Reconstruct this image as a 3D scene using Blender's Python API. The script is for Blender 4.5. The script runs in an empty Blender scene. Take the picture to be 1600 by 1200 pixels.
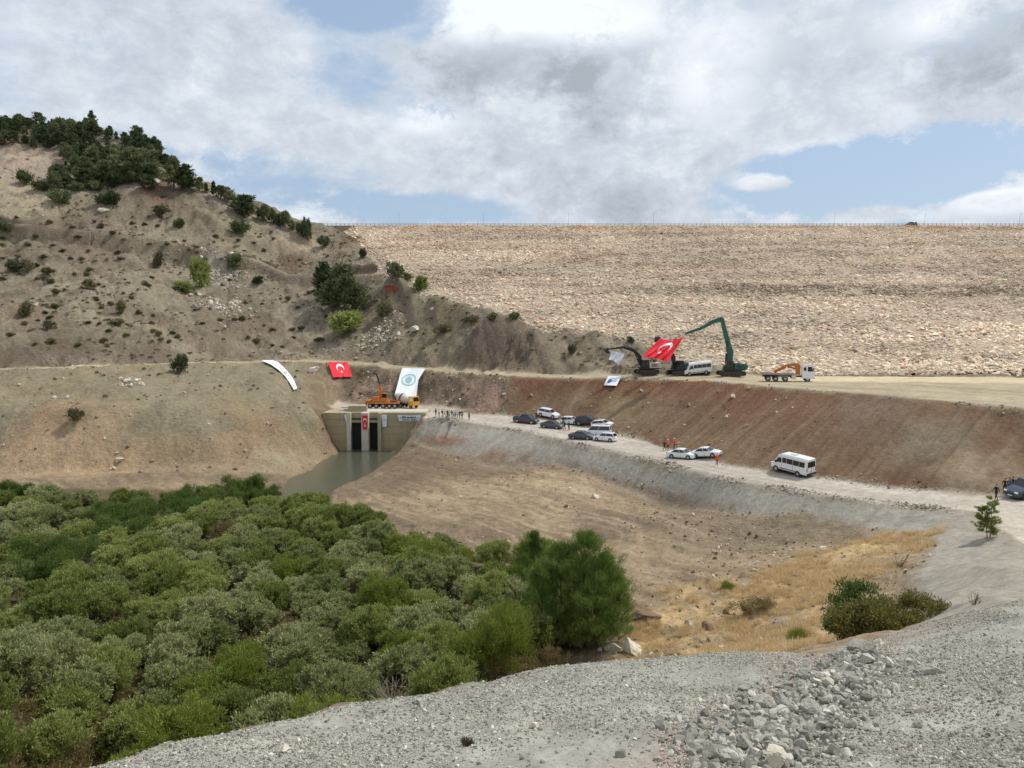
import bpy, math, random
import numpy as np
from mathutils import Vector, Matrix, Euler
from mathutils.geometry import delaunay_2d_cdt

random.seed(7)
RNG = np.random.default_rng(7)
scene = bpy.context.scene
COL = scene.collection

# ------------------------------------------------------------------ camera
PITCH = math.atan(100 / 1200)
CP, SP = math.cos(PITCH), math.sin(PITCH)
cam_data = bpy.data.cameras.new('camera')
cam_data.sensor_fit = 'HORIZONTAL'
cam_data.sensor_width = 36.0
cam_data.lens = 36.0 * 1200 / 1600
cam_data.clip_start = 0.1
cam_data.clip_end = 6000
cam = bpy.data.objects.new('camera', cam_data)
COL.objects.link(cam)
cam.location = (0, 0, 0)
cam.rotation_euler = (math.pi / 2 - PITCH, 0, 0)
scene.camera = cam

# ------------------------------------------------------------------ sun, sky, exposure
SUN_AZ = math.radians(68)      # clockwise from +Y (towards +X)
SUN_EL = math.radians(56)
sd = bpy.data.lights.new('sun', 'SUN')
sd.energy = 2.7
sd.angle = math.radians(5)
sd.color = (1.0, 0.95, 0.88)
sun = bpy.data.objects.new('sun', sd)
COL.objects.link(sun)
sdir = Vector((math.sin(SUN_AZ) * math.cos(SUN_EL), math.cos(SUN_AZ) * math.cos(SUN_EL), math.sin(SUN_EL)))
sun.rotation_euler = (-sdir).to_track_quat('-Z', 'Y').to_euler()
sun.location = (60, 40, 90)

world = bpy.data.worlds.new('World')
scene.world = world
world.use_nodes = True
SKY_STRENGTH = 0.10
scene.view_settings.view_transform = 'Standard'
scene.view_settings.look = 'None'
scene.view_settings.exposure = 0.2
scene.view_settings.gamma = 1.0
scene.view_settings.use_curve_mapping = False


class NT:
    """small helper that chains shader nodes"""
    def __init__(self, tree):
        self.t = tree
        self.n = tree.nodes
        self.l = tree.links

    def node(self, typ, **kw):
        nd = self.n.new(typ)
        for k, v in kw.items():
            setattr(nd, k, v)
        return nd

    def link(self, a, b):
        self.l.new(a, b)

    def put(self, sock, v):
        if hasattr(v, 'links') or isinstance(v, bpy.types.NodeSocket):
            self.l.new(v, sock)
        else:
            sock.default_value = v

    def math(self, op, a, b=0.0, c=0.0, clamp=False):
        nd = self.n.new('ShaderNodeMath')
        nd.operation = op
        nd.use_clamp = clamp
        self.put(nd.inputs[0], a)
        self.put(nd.inputs[1], b)
        if op in ('MULTIPLY_ADD', 'SMOOTH_MIN', 'SMOOTH_MAX'):
            self.put(nd.inputs[2], c)
        return nd.outputs[0]

    def mix(self, fac, a, b, blend='MIX'):
        nd = self.n.new('ShaderNodeMix')
        nd.data_type = 'RGBA'
        nd.blend_type = blend
        nd.clamp_factor = True
        self.put(nd.inputs[0], fac)
        self.put(nd.inputs[6], a)
        self.put(nd.inputs[7], b)
        return nd.outputs[2]

    def noise(self, vec, scale, detail=4.0, rough=0.55, dist=0.0, out=0):
        nd = self.n.new('ShaderNodeTexNoise')
        nd.inputs['Scale'].default_value = scale
        nd.inputs['Detail'].default_value = detail
        nd.inputs['Roughness'].default_value = rough
        nd.inputs['Distortion'].default_value = dist
        if vec is not None:
            self.l.new(vec, nd.inputs['Vector'])
        return nd.outputs[out]

    def smooth(self, x, lo, hi, a=0.0, b=1.0):
        nd = self.n.new('ShaderNodeMapRange')
        nd.interpolation_type = 'SMOOTHSTEP'
        self.put(nd.inputs[0], x)
        nd.inputs[1].default_value = lo
        nd.inputs[2].default_value = hi
        nd.inputs[3].default_value = a
        nd.inputs[4].default_value = b
        return nd.outputs[0]


def build_sky():
    w = NT(world.node_tree)
    w.n.clear()
    out = w.node('ShaderNodeOutputWorld')
    bg = w.node('ShaderNodeBackground')
    bg.inputs['Strength'].default_value = SKY_STRENGTH
    w.link(bg.outputs[0], out.inputs[0])
    sky = w.node('ShaderNodeTexSky')
    sky.sky_type = 'NISHITA'
    sky.sun_disc = False
    sky.sun_elevation = SUN_EL
    sky.sun_rotation = SUN_AZ
    sky.altitude = 300
    sky.air_density = 1.0
    sky.dust_density = 2.5
    sky.ozone_density = 1.0
    tc = w.node('ShaderNodeTexCoord')
    sep = w.node('ShaderNodeSeparateXYZ')
    w.link(tc.outputs['Generated'], sep.inputs[0])
    x, y, z = sep.outputs
    az = w.math('ARCTAN2', x, y)
    el = w.math('ARCSINE', z)
    # cloud deck coordinates: directions projected on a high plane
    zz = w.math('ADD', w.math('MAXIMUM', z, 0.0), 0.16)
    comb = w.node('ShaderNodeCombineXYZ')
    w.link(w.math('DIVIDE', x, zz), comb.inputs[0])
    w.link(w.math('DIVIDE', y, zz), comb.inputs[1])
    comb.inputs[2].default_value = 3.1
    deck = comb.outputs[0]
    c2 = w.node('ShaderNodeCombineXYZ')     # angular coordinates, for the heaped clouds
    w.link(az, c2.inputs[0])
    w.link(w.math('MULTIPLY', el, 1.5), c2.inputs[1])
    ang = c2.outputs[0]
    n_deck = w.noise(deck, 1.15, 7.0, 0.55, 0.25)
    n_deck2 = w.noise(deck, 3.6, 6.0, 0.6, 0.2)
    n_ang = w.noise(ang, 7.5, 12.0, 0.66, 0.25)
    n_edge = w.noise(ang, 17.0, 10.0, 0.7, 0.3)
    n_big = w.noise(ang, 2.6, 8.0, 0.55, 0.2)

    def blob(px, py, wx, wy):
        a0 = math.atan((px - 800) / 1200)
        e0 = math.atan((500 - py) / 1200 * math.cos(a0))
        wa, we = wx / 1200 * math.cos(a0) ** 2, wy / 1200
        # noise-warped ellipse, 1 in the middle and falling off outside
        da = w.math('DIVIDE', w.math('SUBTRACT', az, a0), wa)
        de = w.math('DIVIDE', w.math('SUBTRACT', el, e0), we)
        r2 = w.math('ADD', w.math('MULTIPLY', da, da), w.math('MULTIPLY', de, de))
        r = w.math('SQRT', r2)
        r = w.math('ADD', r, w.math('MULTIPLY', w.math('SUBTRACT', n_ang, 0.5), 2.2))
        r = w.math('ADD', r, w.math('MULTIPLY', w.math('SUBTRACT', n_edge, 0.5), 1.3))
        return w.smooth(r, 0.35, 1.25, 1.0, 0.0)

    def acc(base, b, k):
        return w.math('MULTIPLY_ADD', b, k, base)

    # thin veil everywhere, thicker and thinner by the deck noise
    cover = w.math('MULTIPLY_ADD', w.math('SUBTRACT', n_deck, 0.5), 1.9, 0.66)
    cover = acc(cover, w.math('SUBTRACT', n_deck2, 0.5), 0.8)
    for b in [(130, 245, 190, 34, -.5), (410, 290, 120, 50, -.28), (560, 20, 110, 40, -.6), (560, 130, 90, 40, -.30),
              (1340, 285, 340, 56, -1.15), (640, 330, 190, 26, -.6), (1480, 225, 260, 22, -.35),
              (860, 120, 230, 150, .8), (1180, 170, 260, 90, .6), (960, 290, 210, 80, .95), (300, 110, 420, 100, .35),
              (700, 250, 140, 60, .35), (1182, 290, 54, 20, 1.25), (1560, 328, 110, 30, 1.5), (1345, 335, 70, 16, .9)]:
        cover = acc(cover, blob(*b[:4]), b[4])
    cover = acc(cover, w.math('SUBTRACT', n_edge, 0.5), 0.55)
    mask = w.smooth(cover, 0.16, 0.82)
    # brightness of the clouds: white billows, grey bellies
    br = w.math('MULTIPLY_ADD', w.math('SUBTRACT', n_ang, 0.5), 1.05, 0.56)
    br = acc(br, w.math('SUBTRACT', n_edge, 0.5), 1.0)
    br = acc(br, w.math('SUBTRACT', n_big, 0.5), 0.5)
    for b in [(790, 118, 150, 50, -.38), (960, 150, 110, 70, -.2), (1520, 90, 130, 46, -.32), (900, 260, 190, 80, -.10),
              (1000, 320, 200, 50, -.12), (760, 40, 110, 55, .50), (930, 45, 130, 48, .45), (1100, 120, 80, 90, .25), (660, 195, 70, 26, .35),
              (1450, 40, 110, 45, .35), (1200, 40, 200, 50, .15), (1182, 284, 60, 14, .2), (1560, 312, 110, 22, .35), (150, 110, 300, 90, -.04)]:
        br = acc(br, blob(*b[:4]), b[4])
    ramp = w.node('ShaderNodeValToRGB')
    w.link(br, ramp.inputs[0])
    k = 1.0 / SKY_STRENGTH
    e = ramp.color_ramp.elements
    e[0].position = 0.0
    e[0].color = (0.36, 0.41, 0.46, 1)
    e[1].position = 1.0
    e[1].color = (0.830, 0.865, 0.910, 1)
    m = ramp.color_ramp.elements.new(0.5)
    m.color = (0.555, 0.610, 0.680, 1)
    vm = w.node('ShaderNodeVectorMath', operation='SCALE')
    w.link(ramp.outputs[0], vm.inputs[0])
    vm.inputs['Scale'].default_value = k
    # the clear sky between the clouds, softened by thin cirrus
    clear = w.mix(0.55, sky.outputs[0], (0.42 * k, 0.56 * k, 0.74 * k, 1))
    col = w.mix(mask, clear, vm.outputs[0])
    w.link(col, bg.inputs['Color'])


build_sky()

# ------------------------------------------------------------------ numpy noise
def _hash(ix, iy, seed):
    h = (ix.astype(np.int64) * 374761393 + iy.astype(np.int64) * 668265263 + seed * 974711) & 0x7fffffff
    h = ((h ^ (h >> 13)) * 1274126177) & 0x7fffffff
    h = h ^ (h >> 16)
    return (h & 0xffff) / 65535.0


def vnoise(x, y, seed=0):
    x0, y0 = np.floor(x), np.floor(y)
    fx, fy = x - x0, y - y0
    fx = fx * fx * (3 - 2 * fx)
    fy = fy * fy * (3 - 2 * fy)
    a = _hash(x0, y0, seed)
    b = _hash(x0 + 1, y0, seed)
    c = _hash(x0, y0 + 1, seed)
    d = _hash(x0 + 1, y0 + 1, seed)
    return (a + (b - a) * fx) * (1 - fy) + (c + (d - c) * fx) * fy


def fbm(x, y, seed=0, octs=4, rough=0.5):
    """roughly -1..1"""
    s, amp, tot = 0.0, 1.0, 0.0
    for o in range(octs):
        c, sn = math.cos(0.6 * o + .3), math.sin(0.6 * o + .3)
        xr, yr = (x * c - y * sn) * 2 ** o, (x * sn + y * c) * 2 ** o
        s = s + amp * (vnoise(xr + 17.3 * o, yr - 9.1 * o, seed + o * 31) * 2 - 1)
        tot += amp
        amp *= rough
    return s / tot * 1.5


def ridge(x, y, seed=0, octs=3):
    return 1 - np.abs(fbm(x, y, seed, octs)) * 1.6


# ------------------------------------------------------------------ survey points
def ray(px, py):
    u, v = (px - 800) / 1200, (600 - py) / 1200
    return u, CP + v * SP, -SP + v * CP


def P(px, py, z=None, Y=None):
    dx, dy, dz = ray(px, py)
    t = (z / dz) if z is not None else Y / dy
    return (dx * t, dy * t, dz * t)


def line_z(pts):
    return [P(a, b, z=c) for a, b, c in pts]


def line_y(pts):
    return [P(a, b, Y=c) for a, b, c in pts]


def shift(line, dx, dy, dz):
    return [(a + dx, b + dy, c + dz) for a, b, c in line]


L = {}
L['upper_near'] = line_z([(-400, 592, -9.6), (0, 578, -9.8), (120, 575, -9.8), (270, 569, -10), (400, 566, -10.5), (480, 565.5, -10.7),
                          (560, 569, -11.1), (630, 575, -11.7), (700, 580, -12.1), (800, 587, -12.4), (900, 590, -12.3), (1000, 592, -12.1),
                          (1100, 595, -11.8), (1200, 603, -11.4), (1300, 611, -11.2), (1400, 619, -11), (1500, 628, -11), (1600, 638, -11),
                          (1800, 660, -11)])
_f = []
for i, (a, b, c) in enumerate(L['upper_near']):
    if i < 11:
        _f.append((a + .6, b + 5.5, c + 0.12))
L['upper_far'] = _f
L['dam_foot'] = [(-40 + 6 * i, 168 - (6 * i) * 0.118, -11.4) for i in range(12, 48)]
L['lower_near'] = line_z([(664, 652, -19.7), (740, 660, -20.3), (805, 670, -20.8), (870, 685, -21.3), (960, 705, -21.5), (1040, 724, -21.5),
                          (1120, 744, -21.3), (1200, 757, -21.1), (1300, 775, -20.8), (1420, 790, -20.3), (1520, 799, -19.6)])
L['lower_far'] = line_z([(664, 641, -19.5), (735, 646, -20), (800, 651, -20.2), (870, 656, -20.5), (960, 676, -20.9), (1040, 700, -21.1),
                         (1130, 725, -21), (1200, 737, -20.8), (1300, 749, -20.6), (1400, 764, -20.2), (1520, 772, -19.4), (1600, 775, -19), (1800, 790, -18.5)])
L['gravel_toe'] = line_z([(640, 688, -24), (690, 702, -24.7), (760, 727, -26), (820, 732, -26), (870, 723, -24.7), (960, 757, -25.5),
                          (1050, 790, -26), (1150, 803, -24.6), (1250, 806, -23.2), (1380, 829, -22), (1450, 832, -21)])
L['junction'] = line_z([(1520, 799, -19.6), (1560, 822, -19.3), (1600, 850, -19.0), (1680, 900, -18.0)])
L['crest'] = line_y([(-900, 1600, 9.0), (-300, 1400, 10), (0, 1262, 11.5), (140, 1202, 12.3), (250, 1166, 13), (400, 1132, 14), (560, 1093, 15.5), (700, 1083, 16.5),
                     (830, 1053, 18), (980, 1033, 19), (1150, 1022, 20), (1290, 1026, 21), (1390, 1015, 22), (1500, 983, 24), (1600, 930, 27)])
L['water_left'] = line_z([(548, 702, -27.4), (528, 713, -27.4), (500, 736, -27.4), (466, 748, -27.4), (452, 775, -27.4), (448, 800, -27.4)])
L['water_right'] = line_z([(596, 702, -27.4), (608, 712, -27.4), (560, 746, -27.4), (500, 772, -27.4), (492, 800, -27.4)])

TP = []   # all TIN points


def add_line(pts, step=2.5):
    for (a, b) in zip(pts[:-1], pts[1:]):
        d = math.dist(a[:2], b[:2])
        n = max(1, int(d / step))
        for k in range(n):
            t = k / n
            TP.append(tuple(a[i] + (b[i] - a[i]) * t for i in range(3)))
    TP.append(tuple(pts[-1]))


for key in L:
    if key == 'water_left' or key == 'water_right':
        continue
    add_line(L[key], 4.0 if key == 'dam_foot' else 2.5)
wl = L['water_left']
wr = L['water_right']
add_line(shift(wl, 0, 0, -1.4))
add_line(shift(wr, 0, 0, -1.4))
add_line(shift(wl, -2.0, 0.5, .7))
add_line(shift(wr, 2.2, 0, .7))
add_line([tuple((p[i] + q[i]) / 2 for i in range(3)) for p, q in zip(shift(wl[:5], 0, 0, -2.0), shift(wr, 0, 0, -2.0))])
# mid line on the slope behind the portal platform and the portal block
X0, X1 = -38.2, -19.6
PORTAL_Y = 160.0
add_line([(X0, 160.5, -28.8), (X1, 160.5, -28.8)])
add_line([(X0, 166.0, -28.8), (X1, 166.0, -28.8)], 1.2)
add_line([(X0, 166.5, -19.6), (X1, 166.5, -19.6)], 1.2)
add_line([(X0 - 1, 176, -19.4), (-22, 173.5, -19.5), (-15, 169.5, -19.5), (-9.3, 165.5, -19.9)])
add_line([(X0 - .6, 158.5, -22.5), (X0 - .6, 166.5, -19.0)], 1.5)
add_line([(X1 + .6, 158.6, -20.6), (X1 + .6, 166.5, -19.7)], 1.5)
add_line(line_y([(604, 706, 156), (625, 690, 156), (650, 668, 156.5), (664, 654, 157.5)]), 1.5)
# left mound beside the portal
for p in [(500, 652, 154), (525, 698, 155.5), (480, 627, 157), (440, 592, 166), (450, 652, 148), (450, 700, 143), (430, 615, 158),
          (480, 600, 172), (500, 622, 172), (520, 600, 182)]:
    TP.append(P(p[0], p[1], Y=p[2]))
for p in [(0, 640, -16), (0, 690, -21), (0, 741, -25.5), (150, 640, -16), (150, 692, -21.3), (150, 734, -25.5), (270, 630, -15.5), (270, 682, -21),
          (270, 728, -25.8), (380, 620, -15.5), (390, 657, -19), (400, 700, -23.5), (400, 731, -26), (440, 735, -26.6), (330, 690, -22), (330, 728, -25.9),
          (-300, 700, -21.3), (-300, 740, -25.5), (-800, 700, -21), (-800, 750, -25.5)]:
    TP.append(P(p[0], p[1], z=p[2]))
# valley floor
for p in [(650, 716, -25.6), (600, 745, -26.2), (700, 760, -25.9), (620, 790, -26.4), (800, 800, -26), (900, 850, -26.2), (1000, 800, -25.8), (1000, 900, -26),
          (1100, 850, -25.5), (1200, 850, -24.7), (1300, 855, -23.8), (1000, 1000, -26), (1150, 920, -25), (1150, 1000, -24.6), (1280, 900, -23.5),
          (1280, 1000, -22), (1420, 855, -21.5), (900, 760, -25.6), (700, 850, -26.3), (500, 850, -26.5), (300, 850, -26.5), (0, 850, -26.5), (0, 950, -26.5),
          (400, 950, -26.5), (800, 950, -26.3), (900, 1040, -26.2), (600, 1040, -26.5), (-400, 850, -26.5), (-400, 1000, -26.5), (200, 1050, -26.5), (-900, 1000, -26.5),
          (1440, 885, -20), (1500, 832, -19.8), (1350, 1000, -18.0)]:
    TP.append(P(p[0], p[1], z=p[2]))
# grey bank on the right
for p in [(1600, 890, 45), (1520, 880, 56), (1500, 920, 44), (1450, 950, 39), (1550, 935, 33), (1700, 930, 40), (1430, 985, 28), (1700, 980, 25), (2000, 1000, 25),
          (2000, 900, 48)]:
    TP.append(P(p[0], p[1], Y=p[2]))
# foreground surface
for p in [(1600, 960, 23), (1600, 1050, 16), (1600, 1200, 10), (1400, 1050, 18), (1200, 1100, 15), (1200, 1200, 11), (1300, 1060, 17.6), (1150, 1180, 11.7), (1230, 1120, 14.1),
          (800, 1200, 10.7), (1000, 1150, 12.3), (800, 1130, 13.6), (500, 1200, 11.2), (1000, 1080, 15.6), (2000, 1050, 16), (2000, 1200, 10), (2400, 1000, 22),
          (300, 1300, 10)]:
    TP.append(P(p[0], p[1], Y=p[2]))
for x in (-45, -20, -8, 0, 8, 20, 45):
    TP.append((x, 0.0, -1.75))
    TP.append((x, 4.5, -3.7))
    TP.append((x, -6.0, -1.7))
# berm back slope, hidden behind the crest line
cr = L['crest']
add_line([(a - 1.5, b + 4.2, c - 2.4) for a, b, c in cr[:13]])
add_line([(a - 6, b + 21, -26.3 if i < 10 else (-24.6 if i == 10 else -21.5)) for i, (a, b, c) in enumerate(cr[:12])])
# right hand embankment intermediate and apron
for p in [(1500, 740, 88), (1600, 742, 86), (1600, 700, 90), (1800, 740, 84)]:
    TP.append(P(p[0], p[1], Y=p[2]))
# rock cut between the platform and the upper road
for p in [(700, 600, 175.5), (700, 628, 170.5), (760, 600, 170), (760, 630, 165), (640, 600, 182), (840, 600, 166), (850, 640, 161), (600, 590, 188), (560, 590, 190)]:
    TP.append(P(p[0], p[1], Y=p[2]))

# ---- hillside columns (px, [(py, Y)...])
HC = {-1000: [(545, 150), (450, 195), (380, 225), (300, 262), (230, 295), (170, 325)],
      -100: [(548, 158), (450, 196), (368, 226), (300, 258), (230, 292), (180, 315)],
      0: [(549, 160), (450, 200), (372, 230), (290, 258), (232, 285), (188, 307)],
      80: [(548, 165), (450, 202), (378, 231), (296, 262), (240, 289), (194, 310)],
      150: [(546, 172), (450, 206), (388, 233), (300, 266), (250, 290), (199, 312)],
      230: [(547, 180), (450, 214), (398, 237), (320, 262), (264, 284), (216, 303)],
      300: [(549, 188), (450, 224), (410, 239), (340, 262), (277, 284)],
      350: [(550, 194), (460, 226), (420, 240), (352, 262), (304, 281)],
      400: [(551, 200), (480, 222), (430, 241), (372, 262), (335, 279)],
      450: [(553, 202), (480, 226), (445, 240), (385, 264), (344, 281)],
      490: [(555, 203), (480, 227), (435, 246), (392, 264), (349, 283)],
      530: [(556, 202), (490, 222), (440, 242), (400, 256), (360, 283)],
      565: [(558, 200), (500, 218), (450, 235), (398, 256)],
      600: [(560, 196), (505, 213), (460, 226), (424, 238)],
      645: [(545, 198), (505, 207), (455, 214)]}
for px, c in HC.items():
    add_line([P(px, py, Y=Y) for py, Y in c], 5)
SIL = [(530, 358, 285), (565, 397, 257), (600, 423, 239), (645, 452, 215), (700, 466, 207), (740, 481, 201), (800, 500, 195), (850, 513, 189), (900, 514, 187),
       (960, 522, 182), (1000, 537, 178), (1040, 556, 169), (1080, 572, 163), (1150, 584, 158), (1195, 590, 157)]
sil = line_y(SIL)
add_line(sil, 3)
for p in [(760, 497, 191), (830, 503, 187), (740, 540, 186), (850, 545, 180), (960, 562, 172), (660, 537, 195), (700, 515, 201), (700, 556, 189), (900, 560, 176),
          (1020, 570, 167), (800, 562, 181), (790, 520, 190), (760, 506, 197)]:
    TP.append(P(p[0], p[1], Y=p[2]))

# ---- dam: an inclined plane from foot to crest
CREST_Y, CREST_Z = 290.0, 145 / 1200 * 290.0


def dam_foot_y(x):
    return 168 - (x + 40) * 0.118 if not hasattr(x, 'shape') else 168 - (x + 40) * 0.118


def dam_z(x, y):
    f = dam_foot_y(x)
    return -12.0 + (y - f) * (CREST_Z + 12.0) / (CREST_Y - f)


for (a, b, c) in sil[:-1]:
    yb = b + 9
    TP.append((a + 7, yb, dam_z(a + 7, yb) - 3.5))
for x in range(-60, 640, 20):
    for yb in (190, 215, 240, 265, 288, 300, 450):
        sx = (x / yb)
        lim = (530 - 800) / 1200 if yb > 280 else 0.05
        if yb <= 280:
            # only right of the silhouette
            lim = np.interp(yb, [157, 160, 166, 172, 178, 187, 195, 201, 215, 239, 257, 285],
                            [.33, .29, .235, .20, .167, .083, .0, -.05, -.13, -.165, -.195, -.225]) + .07
        if sx > lim:
            TP.append((x, yb, (dam_z(x, yb) - 4) if yb < 295 else CREST_Z - 10 - (yb - 295) * .2))
# behind the hill skyline
for px in (-1000, -100, 0, 80, 150, 230, 300, 350, 400, 450, 490, 530):
    py, Y = HC[px][-1]
    a, b, c = P(px, py, Y=Y)
    TP.append((a * 1.06, b * 1.06, c - 3))
    TP.append((a * 1.5, 450, c - 25))
TP += [(-690, 450, 20), (690, 450, -20), (690, 300, -20), (-20, -6, -1.7), (20, -6, -1.7), (-300, 100, -22), (-250, 60, -26), (300, 120, -11), (300, 60, -15), (-80, 20, -20), (80, 20, -6), (150, 60, -15),
       (-40, 9, -6), (40, 9, -5), (-60, -6, -1.7), (60, -6, -1.7)]

# small pale knoll beyond the crest on the left
for p in [(470, 336, 330), (490, 338, 330), (510, 344, 330), (535, 354, 330)]:
    TP.append(P(p[0], p[1], Y=p[2]))

# ------------------------------------------------------------------ fan-shaped height grid
s_mid = np.linspace(-0.74, 0.74, 720)
s_out = 0.74 + (1.5 - 0.74) * (np.linspace(0, 1, 30)[1:]) ** 1.3
S = np.concatenate([-s_out[::-1], s_mid, s_out])
Ys = [2.5]
while Ys[-1] < 450:
    y = Ys[-1]
    Ys.append(y + (y * 0.0115 if y < 34 else (y * 0.0085 if y < 64 else (0.48 if y < 168 else (0.85 if y < 320 else 8.0)))))
Ys = np.array(Ys)
NR, NC = len(Ys), len(S)
GX = S[None, :] * Ys[:, None]
GY = np.repeat(Ys[:, None], NC, 1)
res = delaunay_2d_cdt([Vector((p[0], p[1])) for p in TP], [], [], 0, 0.02, True)
TV = np.array([(v[0], v[1]) for v in res[0]])
TZ = np.array([TP[o[0]][2] if o else 0.0 for o in res[3]])
GZ = np.full((NR, NC), np.nan)
for tri in res[2]:
    for k in range(1, len(tri) - 1):
        ids = (tri[0], tri[k], tri[k + 1])
        (ax, ay), (bx, by), (cx, cy) = TV[list(ids)]
        ys = (ay, by, cy)
        r0, r1 = np.searchsorted(Ys, min(ys)) - 1, np.searchsorted(Ys, max(ys)) + 1
        r0 = max(r0, 0)
        r1 = min(r1, NR)
        if r1 <= r0:
            continue
        ylo, yhi = max(min(ys), Ys[0] * .9), max(max(ys), .1)
        xs = (ax, bx, cx)
        cand = [x / y for x in xs for y in (ylo, yhi)]
        c0 = max(np.searchsorted(S, min(cand)) - 1, 0)
        c1 = min(np.searchsorted(S, max(cand)) + 1, NC)
        if c1 <= c0:
            continue
        gx, gy = GX[r0:r1, c0:c1], GY[r0:r1, c0:c1]
        den = (by - cy) * (ax - cx) + (cx - bx) * (ay - cy)
        if abs(den) < 1e-9:
            continue
        w0 = ((by - cy) * (gx - cx) + (cx - bx) * (gy - cy)) / den
        w1 = ((cy - ay) * (gx - cx) + (ax - cx) * (gy - cy)) / den
        w2 = 1 - w0 - w1
        m = (w0 > -1e-6) & (w1 > -1e-6) & (w2 > -1e-6)
        z = w0 * TZ[ids[0]] + w1 * TZ[ids[1]] + w2 * TZ[ids[2]]
        sub = GZ[r0:r1, c0:c1]
        sub[m] = z[m]
# anything outside the survey: copy sideways
for r in range(NR):
    row = GZ[r]
    bad = np.isnan(row)
    if bad.any() and not bad.all():
        row[bad] = np.interp(S[bad], S[~bad], row[~bad])
for r in range(1, NR):
    if np.isnan(GZ[r]).all():
        GZ[r] = GZ[r - 1]


def blur(a, n=1):
    for _ in range(n):
        p = np.pad(a, 1, mode='edge')
        a = (p[:-2, 1:-1] + p[2:, 1:-1] + p[1:-1, :-2] + p[1:-1, 2:] + 2 * a) / 6
    return a


_zb = blur(GZ, 3)
_keep = (GX > X0 - 2) & (GX < X1 + 2) & (GY > 158) & (GY < 170)
GZ = np.where(_keep, GZ, _zb)

# ------------------------------------------------------------------ zones
def inpoly(poly, x, y):
    m = np.zeros(x.shape, bool)
    n = len(poly)
    for i in range(n):
        x1, y1 = poly[i][:2]
        x2, y2 = poly[(i + 1) % n][:2]
        if y1 == y2:
            continue
        c = ((y1 > y) != (y2 > y)) & (x < (x2 - x1) * (y - y1) / (y2 - y1) + x1)
        m ^= c
    return m


wx_ = GX + fbm(GX / 3, GY / 3, 5, 3) * 0.7
wy_ = GY + fbm(GX / 3, GY / 3, 9, 3) * 0.7
wr_x = GX + fbm(GX / 5, GY / 5, 5, 2) * 0.25
wr_y = GY + fbm(GX / 5, GY / 5, 9, 2) * 0.25
un, uf, ln, lf, gt, jn, crs = (L[k] for k in ('upper_near', 'upper_far', 'lower_near', 'lower_far', 'gravel_toe', 'junction', 'crest'))
far_right = [(300, 150)]
poly_upper_road = un + [(300, 130, 0)] + [(140, 146.5, 0)] + L['dam_foot'][::-1][20:] + [(30, 161.5, 0)] + [uf[10]] + uf[::-1]
poly_lower_road = ln + [jn[1], jn[2], (60, 50), (110, 50), (110, 85)] + lf[::-1]
poly_platform = [(X0 - 2, 166), (X0 - 2, 176.5), (-22, 174), (-15, 170), (-9.3, 166), lf[0], ln[0], (X1, 160)]
poly_brown = un[9:] + [(180, 100), (110, 84)] + lf[::-1][:-2]
poly_rockcut = un[5:12] + [lf[4], lf[3], lf[2], lf[1], (-15, 169.5), (-22, 173.5), (-40, 176), (-44, 190)]
poly_gravel = ln + gt[::-1]
poly_bank = [jn[0], jn[1], jn[2], jn[3], P(1900, 930, Y=40), P(1600, 930, Y=27), P(1500, 973, Y=24), P(1390, 1002, Y=22), P(1440, 960, Y=33), P(1425, 900, Y=52), P(1440, 860, z=-20.5), gt[-1]]
poly_fore = [(a - .8, b + (2.2 if a < 3 else 3.4), c) for a, b, c in crs] + [(60, 28), (60, 24), (60, -10), (-60, -10), (-60, 8)]
poly_leftslope = un[:6] + [P(480, 627, Y=157), P(525, 698, Y=155), wl[1], wl[3], P(440, 740, z=-26.5), P(0, 745, z=-26), P(-1000, 750, z=-25.6), (-260, 150)]
poly_hill = uf[:] + [(30, 161), (60, 156), (80, 170), (30, 200), (-20, 260), (-60, 300), (-100, 460), (-700, 460), (-400, 150), (-250, 150)]
poly_straw = [P(960, 1040, z=-26), P(985, 965, z=-26), P(1060, 915, z=-25.6), P(1180, 905, z=-25), P(1270, 872, z=-24.2), P(1350, 850, z=-23), P(1470, 826, z=-20.6), P(1400, 880, z=-21), P(1340, 910, z=-21.5),
              P(1330, 1000, z=-20), P(1300, 1040, z=-20), P(1150, 1060, z=-24), P(960, 1080, z=-26)]

Zn = {}


def sdist(poly, x, y):
    """signed distance to a polygon's outline, positive inside"""
    d2 = np.full(x.shape, 1e9)
    n = len(poly)
    for i in range(n):
        x1, y1 = poly[i][:2]
        x2, y2 = poly[(i + 1) % n][:2]
        ex, ey = x2 - x1, y2 - y1
        ll = ex * ex + ey * ey + 1e-9
        t = np.clip(((x - x1) * ex + (y - y1) * ey) / ll, 0, 1)
        d2 = np.minimum(d2, (x - x1 - t * ex) ** 2 + (y - y1 - t * ey) ** 2)
    return np.where(inpoly(poly, x, y), 1, -1) * np.sqrt(d2)


def zone(name, poly, road=False, soft=1):
    sd = sdist(poly, wr_x if road else wx_, wr_y if road else wy_)
    wd = (.0012 * GY + .12) if road else (.003 + .0035 * soft) * GY + .05
    Zn[name] = np.clip(.5 + sd / (2 * wd), 0, 1)


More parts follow.
